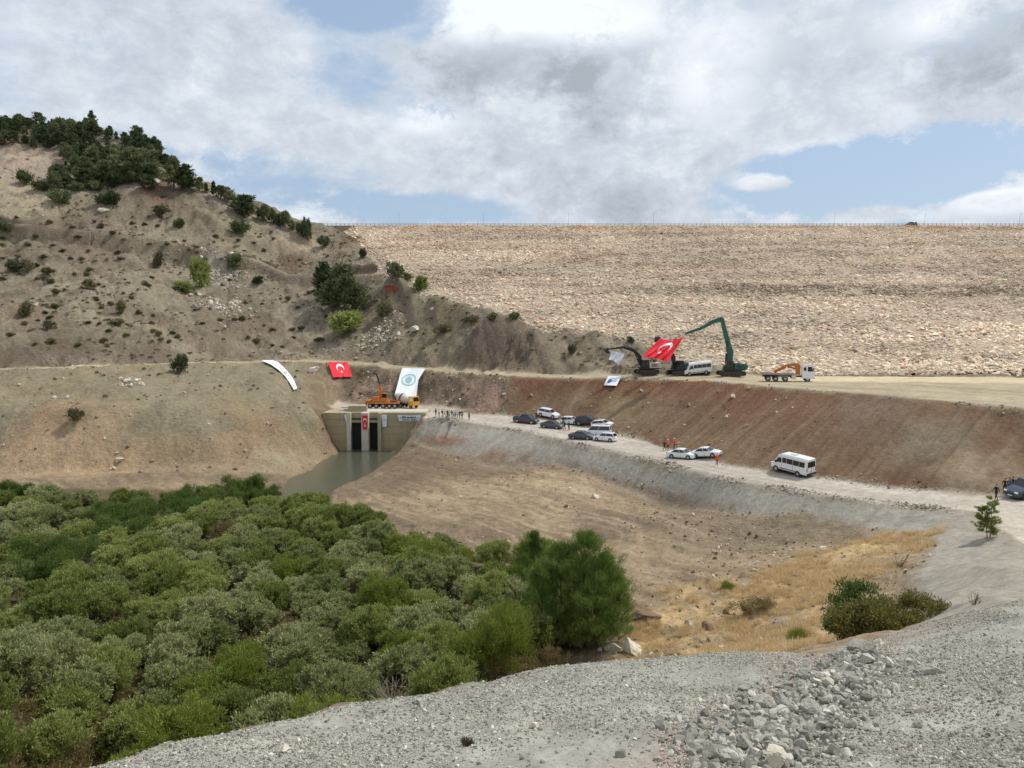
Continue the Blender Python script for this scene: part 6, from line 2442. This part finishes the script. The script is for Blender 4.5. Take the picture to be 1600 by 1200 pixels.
def digger(label, house_m, boom_m, boom, stick, cw_m=None, track_L=4.9, scale=1.0, bucket=True, cab_m=None, bw=.62, bucket_dir=-1):
    """boom / stick: lists of (x, z) joints; nose towards +x"""
    t = empty('excavator')
    for s in (-1, 1):
        hl = track_L / 2
        prof = [(-hl + .45, 0), (hl - .45, 0), (hl - .12, .16), (hl, .46), (hl - .12, .76), (hl - .45, .92), (-hl + .45, .92), (-hl + .12, .76), (-hl, .46), (-hl + .12, .16)]
        k = MB().prism(prof, s * 1.25 - .3, s * 1.25 + .3).build('track', M['track_steel'], t)
        w_ = MB()
        for i in range(6):
            w_.tube((-hl + .7 + i * (track_L - 1.4) / 5, s * 1.25 - .33, .28), (-hl + .7 + i * (track_L - 1.4) / 5, s * 1.25 + .33, .28), .17, .17, 10)
        w_.tube((-hl + .48, s * 1.25 - .34, .46), (-hl + .48, s * 1.25 + .34, .46), .34, .34, 12).tube((hl - .48, s * 1.25 - .34, .46), (hl - .48, s * 1.25 + .34, .46), .34, .34, 12)
        w_.build('rollers', M['black_metal'], k)
        sh = MB()
        for i in range(16):
            sh.box((-hl + .35 + i * (track_L - .7) / 15, s * 1.25, .955), (.20, .62, .05))
        sh.build('track_shoes', M['black_metal'], k)
    MB().box((0, 0, .62), (2.2, 2.0, .5)).tube((0, 0, .8), (0, 0, 1.12), .8, .8, 16).build('undercarriage', M['black_metal'], t)
    MB().box((-.55, 0, 1.22), (4.1, 2.7, .24)).build('deck', M['black_metal'], t)
    hs = MB()
    hs.box((-1.3, 0, 1.86), (1.9, 2.68, 1.06))
    hs.box((.5, -.86, 1.72), (1.7, .9, .78))
    hs.build('engine_housing', house_m, t, bevel=.06)
    gr = MB()
    for i in range(6):
        gr.box((-1.9 + i * .22, -1.35, 1.9), (.12, .02, .7))
        gr.box((-1.9 + i * .22, 1.35, 1.9), (.12, .02, .7))
    gr.build('vent_grille', M['black_metal'], t)
    MB().prism([(-2.25, 1.36), (-2.25, 2.42), (-2.6, 2.42), (-3.0, 2.1), (-3.05, 1.7), (-2.8, 1.36)], -1.34, 1.34).build('counterweight', cw_m or house_m, t)
    cb = MB().prism([(-.25, 1.34), (1.38, 1.34), (1.45, 1.9), (1.15, 3.0), (-.2, 3.0)], .42, 1.36).build('cab', cab_m or M['black_metal'], t, bevel=.04)
    gl = MB()
    for yy_ in (.41, 1.37):
        gl.add([(-.1, yy_, 1.95), (.45, yy_, 1.95), (.45, yy_, 2.85), (-.1, yy_, 2.85)], [(0, 1, 2, 3)])
        gl.add([(.55, yy_, 1.75), (1.34, yy_, 1.95), (1.1, yy_, 2.85), (.55, yy_, 2.85)], [(0, 1, 2, 3)])
    gl.add([(1.48, .5, 1.9), (1.48, 1.28, 1.9), (1.2, 1.28, 2.9), (1.2, .5, 2.9)], [(0, 1, 2, 3)])
    gl.build('cab_window', M['glass'], cb)
    MB().box((-1.0, 0, 2.46), (1.5, .9, .12)).tube((-1.7, -.6, 2.4), (-1.7, -.6, 2.85), .07, .07, 8).build('exhaust', M['black_metal'], t)
    bm = MB()
    n = len(boom)
    for i in range(n - 1):
        k0, k1 = i / (n - 1), (i + 1) / (n - 1)
        wd = lambda k: bw * (.8 + .5 * math.sin(math.pi * min(k * 1.2 + .1, 1)))
        arm_seg(bm, boom[i], boom[i + 1], wd(k0), wd(k1), .42)
        bm.tube((boom[i + 1][0], -.26, boom[i + 1][1]), (boom[i + 1][0], .26, boom[i + 1][1]), wd(k1) * .52, None, 10)
    bm.build('boom', boom_m, t)
    st = MB()
    m_ = len(stick)
    for i in range(m_ - 1):
        arm_seg(st, stick[i], stick[i + 1], bw * (.95 - .5 * i / (m_ - 1)), bw * (.95 - .5 * (i + 1) / (m_ - 1)), .34)
    st.build('stick', boom_m, t)
    cy_ = MB()
    mid = boom[n // 2]
    for s in (-.38, .38):
        cy_.tube((1.1, s, 1.3), (mid[0] * .55 + 1.1 * .45, s, mid[1] * .55 + 1.3 * .45), .12, .12, 8)
        cy_.tube((mid[0] * .55 + 1.1 * .45, s, mid[1] * .55 + 1.3 * .45), (mid[0], s, mid[1]), .06, .06, 6)
    a_, b_ = Vector((mid[0], 0, mid[1] + bw * .7)), Vector((stick[0][0], 0, stick[0][1] + bw * .5))
    cy_.tube(a_, a_.lerp(b_, .6), .11, .11, 8).tube(a_.lerp(b_, .6), b_, .055, .055, 6)
    cy_.build('hydraulic_ram', M['black_metal'], t)
    if bucket:
        e = stick[-1]
        b_d = bucket_dir
        bk = [(0, .15), (.55 * b_d, .25), (.85 * b_d, -.2), (.75 * b_d, -.75), (.25 * b_d, -1.0), (-.15 * b_d, -.7), (.25 * b_d, -.35)]
        MB().prism([(e[0] + x, e[1] + z) for x, z in bk], -.55, .55).build('bucket', M['black_metal'], t)
    tag(t, label, 'excavator')
    t.scale = (scale,) * 3
    return t


def place_digger(t, px, py, heading):
    p = drop(px, py)
    t.location = (p.x, p.y, p.z + .02)
    t.rotation_euler = (0, 0, heading)
    return p


# long-reach green machine: body at (1142,590), elbow at (1127,500), tip (1068,525)
Yk = drop(1142, 588).y
pxm = Yk / 1200
c0 = 1141


def jz(px, py, base=589):
    return ((c0 - px) * pxm, (base - py) * pxm)


lr = digger('green long-reach excavator, its tall boom folded over to the left holding the big flag', M['green_paint'], M['green_paint'],
            [jz(1139, 573), jz(1139, 552), jz(1134, 534), jz(1125, 501)], [jz(1125, 500), jz(1110, 505), jz(1092, 515), jz(1068, 523)], cw_m=M['green_paint'], track_L=5.4, bucket=False, bw=.95)
place_digger(lr, 1142, 587, math.pi)
lr_tip = lr.location + Vector((-jz(1068, 523)[0], 0, jz(1068, 523)[1]))
# first machine: white, black boom, white cloth hanging from it
Yk = drop(1015, 584).y
pxm = Yk / 1200
c0 = 1010
e1 = digger('white excavator with black boom, leftmost on the upper road, white cloth hanging from it', M['dusty_white'], M['black_metal'],
            [jz(1001, 573, 587), jz(999, 560, 587), jz(990, 551, 587), jz(975, 546, 587)], [jz(975, 545, 587), jz(951, 548, 587)], cw_m=M['dusty_white'], track_L=4.8, bucket=True, bw=.55, bucket_dir=1)
p1 = place_digger(e1, 1010, 585, math.pi + .05)
e1_tip = e1.location + Vector((-jz(951, 548, 587)[0], 0, jz(951, 548, 587)[1]))
# second machine: dark green, boom rising behind the flag
Yk = drop(1062, 586).y
pxm = Yk / 1200
c0 = 1062
e2 = digger('dark green excavator in the middle with its boom raised behind the big flag', M['green_paint'], M['black_metal'],
            [jz(1052, 575, 588), jz(1050, 560, 588), jz(1044, 550, 588), jz(1036, 541, 588)], [jz(1036, 541, 588), jz(1024, 530, 588)], cw_m=M['green_paint'], track_L=4.8, bucket=True, bw=.6, bucket_dir=1)
place_digger(e2, 1062, 586, math.pi + .35)


# big flag strung between the machines
def at(px, py, Y):
    return Vector(P(px, py, Y=Y))


Yf = lr.location.y
fl = [at(1031, 529, Yf - 1.0), at(1069, 525, Yf - .6), at(1043, 566, Yf - 4.0), at(1003, 558, Yf - 4.5)]
q4 = smooth_quad(fl)


def flagf(u, v):
    p_ = q4(u, v)
    sag = Vector((0, -.5, -1.0)) * (math.sin(u * math.pi) * (1 - v) * .55) + Vector((0, 0, .5)) * math.sin(u * math.pi) * v * .6
    return p_ + sag + Vector((0, -1, .2)) * (.16 * math.sin(u * 22 + v * 5) * (.4 + v) + .12 * math.sin(u * 9 - v * 7))


t = empty('flag', (0, 0, 0))
cloth('flag_cloth', flagf, M['red_cloth'], 48, 30, parent=t, nrm=Vector((0, -1, .1)))
print_poly('crescent', flagf, crescent(.52, .42, .27, .215, .09, math.pi / 2 - .15, 1.15, 40), M['white_cloth'], t, .07, Vector((0, -1, .1)))
print_poly('star', flagf, star(.47, .70, .10, -math.pi / 2, 1.15), M['white_cloth'], t, .07, Vector((0, -1, .1)))
rp = MB()
rp.tube(fl[1], lr_tip, .03).tube(fl[0], (e2.location + Vector((-4.2, -1, 6.2))), .03).tube(fl[3], Vector(fl[3]) + Vector((-.2, .6, -1.5)), .03)
rp.build('rope', M['black_metal'], t)
tag(t, 'huge red flag with white crescent and star strung between the raised digger arms', 'flag')
Yc = e1.location.y
fw = [at(956, 548, Yc - .2), at(976, 553, Yc - .6), at(967, 571, Yc - 1.2), at(951, 562, Yc - 1.2)]
qw = smooth_quad(fw)
fwf = lambda u, v: qw(u, v) + Vector((0, -1, 0)) * (.12 * math.sin(u * 12 + v * 6)) + Vector((0, 0, .35)) * math.sin(u * math.pi) * v
t = empty('banner')
cloth('banner_cloth', fwf, M['white_cloth'], 14, 12, parent=t)
print_poly('print_lines', fwf, [[(.15, .2), (.35, .2), (.35, .3), (.15, .3)]], M['pale_print'], t, .05)
tag(t, 'white cloth hanging from the tip of the leftmost digger boom', 'banner')

# ------------------------------------------------------------------ crane truck on the upper road
def big_wheel(t, x, y, r, s):
    k = MB().tube((0, -.16, 0), (0, .16, 0), r, r, 18).build('wheel', M['rubber'], t, loc=(x, y, r))
    MB().tube((0, s * .14, 0), (0, s * .175, 0), r * .55, r * .5, 12).build('rim', M['rim_metal'], k)


ct = empty('crane_truck')
MB().box((-.6, 0, .95), (8.6, .9, .28)).build('chassis', M['black_metal'], ct)
bd = MB()
bd.box((-2.0, 0, 1.32), (5.6, 2.45, .16))
bd.build('flatbed', M['rust_brown'], ct)
for s in (-1, 1):
    MB().box((-2.0, s * 1.24, 1.42), (5.6, .05, .18)).build('bed_rail', M['rim_metal'], ct)
    for x in (2.95, -.9, -2.6, -3.95):
        big_wheel(ct, x, s * 1.02, .5, s)
    MB().box((.55, s * 1.1, .85), (.75, .3, .75)).build('tool_box', M['dusty_white'], ct)
    MB().box((-1.3, s * 1.22, .72), (1.9, .04, .08)).box((-1.3, s * 1.22, 1.0), (1.9, .04, .08)).build('side_guard', M['rim_metal'], ct)
    MB().box((3.95, s * 1.42, 2.35), (.12, .22, .55)).build('mirror', M['black_metal'], ct)
cabm = MB().prism([(2.0, .62), (4.0, .55), (4.12, 1.2), (4.05, 2.0), (3.75, 3.05), (3.4, 3.2), (2.1, 3.2), (2.0, 2.9)], -1.2, 1.2).build('cab', M['white_paint'], ct, bevel=.06)
MB().add([(4.09, -1.05, 1.95), (4.09, 1.05, 1.95), (3.83, 1.0, 2.9), (3.83, -1.0, 2.9)], [(0, 1, 2, 3)]).build('windscreen', M['glass'], cabm)
for s in (-1, 1):
    MB().add([(2.95, s * 1.21, 1.95), (3.9, s * 1.21, 1.95), (3.66, s * 1.21, 2.8), (2.95, s * 1.21, 2.8)], [(0, 1, 2, 3)]).build('door_window', M['glass'], cabm)
    MB().add([(2.25, s * 1.21, 2.05), (2.7, s * 1.21, 2.05), (2.7, s * 1.21, 2.7), (2.25, s * 1.21, 2.7)], [(0, 1, 2, 3)]).build('side_window', M['glass'], cabm)
    MB().box((4.12, s * .85, .92), (.1, .4, .22)).build('headlight', M['lamp_clear'], cabm)
MB().box((4.13, 0, 1.35), (.08, 1.5, .5)).build('grille', M['dark_plastic'], cabm)
MB().box((4.15, 0, .72), (.16, 2.35, .32)).build('bumper', M['dusty_white'], cabm)
kc = MB()
kc.box((1.35, 0, 1.9), (.7, 1.0, 1.3)).box((1.3, 0, 2.75), (.9, .9, .9)).tube((1.3, 0, 2.2), (1.3, 0, 3.3), .32, .28, 10)
kc.build('crane_column', M['orange_paint'], ct)
kb = MB()
arm_seg(kb, (1.4, 3.2), (-.6, 2.95), .5, .45, .4)
arm_seg(kb, (-.6, 3.0), (-2.9, 1.75), .42, .3, .32)
arm_seg(kb, (-.7, 2.6), (-2.7, 1.6), .25, .2, .3)
kb.build('crane_arm', M['orange_paint'], ct)
MB().tube((1.2, .0, 2.3), (-.5, 0, 2.75), .12, .12, 8).build('hydraulic_ram', M['black_metal'], ct)
tag(ct, 'white truck with an orange folding crane and a flat bed on the upper road', 'crane truck')
p = drop(1234, 596)
ct.location = (p.x, p.y, p.z + .02)
ct.rotation_euler = (0, 0, hd(-14))

# ------------------------------------------------------------------ orange drill rig and yellow mixer on the portal yard
dr = empty('mobile_crane')
MB().box((0, 0, 1.25), (7.2, 2.3, .42)).box((-3.0, 0, 1.5), (1.2, 2.3, .5)).build('carrier', M['orange_paint'], dr)
for s in (-1, 1):
    for x in (-2.6, -1.2, .3, 1.7, 2.9):
        big_wheel(dr, x, s * .98, .55, s)
    for x in (-3.3, .9):
        k = MB().box((x, s * 1.35, .95), (.3, .5, .22)).box((x, s * 1.5, .5), (.2, .2, .9)).build('outrigger', M['rust_brown'], dr)
MB().box((-.5, 0, 1.75), (3.4, 1.9, .5)).box((-1.6, 0, 2.2), (1.1, 1.9, .6)).build('upper_frame', M['orange_paint'], dr)
k = MB().box((.55, -.4, 2.6), (1.25, 1.0, 1.5)).build('cab', M['orange_paint'], dr, bevel=.05)
gl = MB().box((.55, -.92, 2.8), (1.0, .03, .8)).box((1.19, -.4, 2.8), (.03, .8, .8))
gl.build('cab_window', M['glass'], k)
bm = MB()
arm_seg(bm, (-.4, 1.9), (-.55, 5.2), .55, .5, .5)
bm.build('boom', M['orange_paint'], dr)
bm = MB()
arm_seg(bm, (-.55, 5.1), (-1.35, 7.6), .3, .28, .3)
bm.tube((-1.35, 0, 7.4), (-1.9, 0, 7.9), .12, .3, 8)
bm.build('stick', M['black_metal'], dr)
MB().tube((.3, .35, 1.9), (-.4, .35, 4.2), .12, .12, 8).build('hydraulic_ram', M['black_metal'], dr)
MB().box((2.6, 0, 1.6), (1.5, 2.1, .3)).build('front_deck', M['rust_brown'], dr)
tag(dr, 'orange wheeled crane with a raised dark arm on the yard above the tunnel portal', 'mobile crane')
dr.location = (wx(597, 168.5), 168.5, float(H(wx(597, 168.5), 168.5)) + .02)
dr.location.z = max(dr.location.z, -19.35)
dr.rotation_euler = (0, 0, hd(-4))

mx_ = empty('mixer_truck')
MB().box((-.8, 0, .95), (7.0, .9, .3)).build('chassis', M['black_metal'], mx_)
for s in (-1, 1):
    for x in (2.2, -1.4, -2.7):
        big_wheel(mx_, x, s * 1.0, .5, s)
k = MB().prism([(1.4, .7), (3.2, .7), (3.3, 1.6), (3.0, 2.95), (1.5, 2.95)], -1.18, 1.18).build('cab', M['yellow_paint'], mx_, bevel=.06)
MB().add([(3.31, -1.0, 1.75), (3.31, 1.0, 1.75), (3.06, .95, 2.75), (3.06, -.95, 2.75)], [(0, 1, 2, 3)]).build('windscreen', M['glass'], k)
for s in (-1, 1):
    MB().add([(2.0, s * 1.19, 1.8), (3.05, s * 1.19, 1.8), (2.85, s * 1.19, 2.65), (2.0, s * 1.19, 2.65)], [(0, 1, 2, 3)]).build('door_window', M['lamp_clear'], k)
dd = MB()
ring2 = [(-4.3, 2.9, .45), (-3.2, 2.6, 1.0), (-1.6, 2.2, 1.22), (.2, 1.95, 1.05), (1.0, 1.85, .6)]
for (a_, b_) in zip(ring2[:-1], ring2[1:]):
    dd.tube((a_[0], 0, a_[1]), (b_[0], 0, b_[1]), a_[2], b_[2], 20)
dd.build('drum', M['dusty_white'], mx_, smooth=False)
MB().tube((-2.05, 0, 2.31), (-1.45, 0, 2.17), 1.235, 1.245, 20).build('drum_stripe', M['maroon_paint'], mx_)
MB().box((-3.9, 0, 2.0), (.3, 1.6, 1.6)).tube((-4.4, 0, 2.3), (-5.0, .2, 1.2), .25, .2, 8).build('chute', M['maroon_paint'], mx_)
tag(mx_, 'yellow mixer truck with a white drum parked in front of the large white banner', 'mixer truck')
mx_.location = (wx(636, 171), 170.8, float(H(wx(636, 171), 170.8)) + .02)
mx_.rotation_euler = (0, 0, hd(-38))
mx_.scale = (.85, .85, .9)

# ------------------------------------------------------------------ people
plain('skin', lin(196, 150, 120), .7, var=.03)
plain('hair_dark', lin(36, 30, 26), .8, var=.1)
for nm, c_ in (('cloth_black', (20, 22, 26)), ('cloth_navy', (34, 44, 70)), ('cloth_white', (214, 216, 220)), ('cloth_grey', (110, 112, 116)), ('cloth_khaki', (130, 118, 88)), ('cloth_maroon', (96, 34, 44)),
               ('cloth_orange', (232, 92, 40)), ('cloth_olive', (72, 74, 48)), ('cloth_lime', (190, 208, 120)), ('cloth_blue', (120, 150, 190)), ('shoe_black', (18, 17, 16))):
    plain(nm, lin(*c_), .85, var=.08)


def person_mesh(pose, seed):
    """one continuous figure grown from a skeleton, 1.76 m tall, facing +x"""
    r = random.Random(seed)
    st = {'stand': 0.04, 'walk': .24, 'apart': .10}[pose]
    V, E, R = [], [], []

    def add(p, rad, parent=None):
        V.append(p)
        R.append(rad)
        if parent is not None:
            E.append((parent, len(V) - 1))
        return len(V) - 1
    pel = add((0, 0, .95), (.15, .12))
    bel = add((0, 0, 1.10), (.145, .11), pel)
    ch = add((.01, 0, 1.30), (.175, .12), bel)
    up = add((0, 0, 1.44), (.13, .09), ch)
    nk = add((.005, 0, 1.52), (.055, .055), up)
    hd0 = add((.02, 0, 1.60), (.085, .075), nk)
    hd1 = add((.025, 0, 1.68), (.098, .082), hd0)
    add((.015, 0, 1.74), (.06, .055), hd1)
    add((.115, 0, 1.64), (.016, .014), hd0)       # nose
    for s in (-1, 1):
        add((.02, s * .09, 1.645), (.014, .02), hd0)   # ears
        hip = add((0, s * .10, .88), (.095, .09), pel)
        f_ = s * st
        kn = add((f_ * .9 + .02, s * .11, .49), (.062, .06), hip)
        an = add((f_ * 1.2 - (.08 if f_ < -.1 else 0), s * .11, .10), (.042, .04), kn)
        to = add((f_ * 1.2 + .06 - (.08 if f_ < -.1 else 0), s * .12, .045), (.045, .035), an)
        add((f_ * 1.2 + .17 - (.08 if f_ < -.1 else 0), s * .125, .035), (.035, .028), to)
        sh = add((0, s * .185, 1.42), (.062, .06), up)
        sw = -f_ * .9
        eb = add((sw * .5 - .02, s * .245, 1.14), (.044, .042), sh)
        bend = r.choice([0, 0, .14, .2]) if pose != 'walk' else .06
        wr_ = add((sw + .06 + bend, s * (.25 - bend * .5), .91 + bend * .9), (.03, .026), eb)
        d = Vector((.18 + bend, -s * .1, -.8 + bend * 2)).normalized()
        w0 = Vector(V[wr_])
        pm_ = add(tuple(w0 + d * .07), (.036, .018), wr_)
        side = Vector((1, 0, .2)).cross(d).normalized() if abs(d.x) < .9 else Vector((0, 0, 1))
        fw_ = side.cross(d).normalized()
        for k, (o_, ln_) in enumerate(((-.030, .060), (-.010, .072), (.010, .068), (.028, .052))):
            b1 = add(tuple(w0 + d * (.085 + ln_ * .45) + fw_ * o_), (.0095, .0095), pm_)
            add(tuple(w0 + d * (.085 + ln_) + fw_ * o_ * 1.1 - side * s * .018), (.008, .008), b1)
        th_ = add(tuple(w0 + d * .055 + fw_ * .045), (.011, .011), wr_)
        add(tuple(w0 + d * .09 + fw_ * .055), (.009, .009), th_)
    me = bpy.data.meshes.new('body')
    me.from_pydata(V, E, [])
    o = bpy.data.objects.new('body', me)
    COL.objects.link(o)
    md = o.modifiers.new('skin', 'SKIN')
    md.use_smooth_shade = True
    for i, rr in enumerate(R):
        me.skin_vertices[0].data[i].radius = rr
        me.skin_vertices[0].data[i].use_root = (i == 0)
    sb = o.modifiers.new('sub', 'SUBSURF')
    sb.levels = 1
    sb.render_levels = 1
    dg = bpy.context.evaluated_depsgraph_get()
    out = bpy.data.meshes.new_from_object(o.evaluated_get(dg))
    bpy.data.objects.remove(o)
    # clothing by region of the one continuous body: 0 skin, 1 top, 2 trousers, 3 shoes
    out.materials.clear()
    for _ in range(4):
        out.materials.append(M['skin'])
    mi = []
    for f in out.polygons:
        c = f.center
        if c.z > 1.505:
            k = 0
        elif c.z < .10:
            k = 3
        elif c.z < .96 and math.hypot(c.y, 0) < .20:
            k = 2
        elif abs(c.y) > .17 and c.z < .90 + .0:
            k = 0
        else:
            k = 1
        if abs(c.y) > .19 and .80 < c.z < .93:
            k = 0
        mi.append(k)
    out.polygons.foreach_set('material_index', mi)
    out.update()
    return out


def shell(name, z0, z1, rx0, ry0, rx1, ry1, off=0.0):
    m_ = MB()
    secs = []
    for k in range(5):
        t_ = k / 4
        z = z0 + (z1 - z0) * t_
        rx, ry = rx0 + (rx1 - rx0) * t_, ry0 + (ry1 - ry0) * t_
        secs.append([(off + math.cos(a) * rx, math.sin(a) * ry, z) for a in [6.2832 * i / 14 for i in range(14)]])
    m_.loft(secs)
    return m_.mesh(name, True)


PM = [person_mesh('stand', 1), person_mesh('walk', 2), person_mesh('apart', 3), person_mesh('stand', 4)]
HAIR = MB()
_v, _f = ico(2)
HAIR.add([(x * .105 + .005, y * .088, z * .088 + 1.715) for x, y, z in _v if True], [tuple(f) for f in _f])
hair_me = HAIR.mesh('hair', True)
helm = MB()
helm.add([(x * .13 + .02, y * .112, max(z, -.1) * .12 + 1.735) for x, y, z in _v], [tuple(f) for f in _f])
helm.box((.13, 0, 1.73), (.08, .14, .015))
helmet_me = helm.mesh('helmet', True)
vest_me = shell('vest', .88, 1.46, .165, .205, .125, .20)
cap_me = hair_me


def person(px, py, top, legs, label, pose=0, face=None, vest=None, helmet=None, group=None, hair='hair_dark', h=1.0, loc=None):
    p = drop(px, py) if loc is None else loc
    t = empty('person', (p.x, p.y, p.z + .0), hd(face if face is not None else random.uniform(0, 360)), scale=h)
    b_ = bpy.data.objects.new('body', PM[pose])
    COL.objects.link(b_)
    b_.parent = t
    for i, mn in enumerate(('skin', top, legs, 'shoe_black')):
        b_.material_slots[i].link = 'OBJECT'
        b_.material_slots[i].material = M[mn]
    if helmet:
        k = bpy.data.objects.new('helmet', helmet_me)
    else:
        k = bpy.data.objects.new('hair', hair_me)
    COL.objects.link(k)
    k.parent = t
    if not len(k.data.materials):
        k.data.materials.append(M['hair_dark'])
    k.material_slots[0].link = 'OBJECT'
    k.material_slots[0].material = M[helmet or hair]
    if vest:
        v_ = bpy.data.objects.new('vest', vest_me)
        COL.objects.link(v_)
        v_.parent = t
        if not len(vest_me.materials):
            vest_me.materials.append(M['cloth_orange'])
        v_.material_slots[0].link = 'OBJECT'
        v_.material_slots[0].material = M[vest]
    tag(t, label, 'person', group)
    return t


crowd = [(681, 651.5, 'cloth_black', 'cloth_maroon', 'person in black top and dark red trousers at the left end of the crowd', 0),
         (686, 652, 'cloth_white', 'cloth_maroon', 'person in white top and dark red trousers, second from the left in the crowd', 3),
         (691, 653, 'cloth_black', 'cloth_grey', 'person in black top and grey trousers left of the centre of the crowd', 2),
         (694.5, 653, 'cloth_white', 'cloth_grey', 'person in white top and grey trousers left of the one in light green', 1),
         (699, 654.5, 'cloth_black', 'cloth_black', 'person dressed all in black just left of the one in light green', 0),
         (702, 655, 'cloth_lime', 'cloth_olive', 'person in pale light green top and olive trousers in the crowd', 3),
         (706, 654, 'cloth_navy', 'cloth_grey', 'person in navy top right of the one in light green', 1),
         (709, 655, 'cloth_white', 'cloth_black', 'person in white top and black trousers right of the navy top', 2),
         (712, 655, 'cloth_blue', 'cloth_black', 'person in light blue top near the right of the crowd', 0),
         (715, 654, 'cloth_white', 'cloth_khaki', 'person in white top and khaki trousers near the right of the crowd', 3),
         (718, 655, 'cloth_black', 'cloth_khaki', 'person in black top and khaki trousers, second from the right in the crowd', 2),
         (722, 655.5, 'cloth_olive', 'cloth_black', 'person in olive top at the right end of the crowd', 1),
         (733, 656.5, 'cloth_khaki', 'cloth_black', 'person standing apart to the right of the crowd', 0),
         (838, 656, 'cloth_maroon', 'cloth_black', 'person in dark red top behind the dark blue pickup', 3),
         (876, 668, 'cloth_white', 'cloth_khaki', 'person in white top at the front of the dark grey car', 0),
         (882, 672.5, 'cloth_black', 'cloth_black', 'person in black, left of the two standing among the parked cars', 2),
         (889, 673, 'cloth_navy', 'cloth_black', 'person in dark blue, right of the two standing among the parked cars', 3),
         (880, 664, 'cloth_black', 'cloth_grey', 'person in black top behind the two among the parked cars', 0)]
for (px, py, a_, b_, lab, ps) in crowd:
    person(px, py, a_, b_, lab, ps)
person(1038, 704.5, 'cloth_navy', 'cloth_black', 'person in dark clothes left of the orange vests', 1, 20)
person(1043, 703.5, 'cloth_orange', 'cloth_black', 'worker in orange vest and white helmet, left of the two by the parked saloons', 0, -60, 'cloth_orange', 'cloth_white')
person(1053.5, 702, 'cloth_orange', 'cloth_navy', 'worker in orange vest and white helmet, right of the two by the parked saloons', 2, 200, 'cloth_orange', 'cloth_white')
person(1120, 728, 'cloth_orange', 'cloth_maroon', 'man in orange vest walking in front of the right hand white saloon', 1, 250, 'cloth_orange')
person(1556, 782.5, 'cloth_black', 'cloth_black', 'person in black walking on the junction left of the off-road car', 1, 200)
person(1569.5, 773, 'cloth_black', 'cloth_navy', 'tall person in dark coat right behind the front of the off-road car', 0, 240)
person(1577, 772, 'cloth_grey', 'cloth_black', 'person in grey, middle of the three by the off-road car', 3, 200)
person(1582, 771, 'cloth_black', 'cloth_grey', 'person in black top, right of the three by the off-road car', 2, 230)
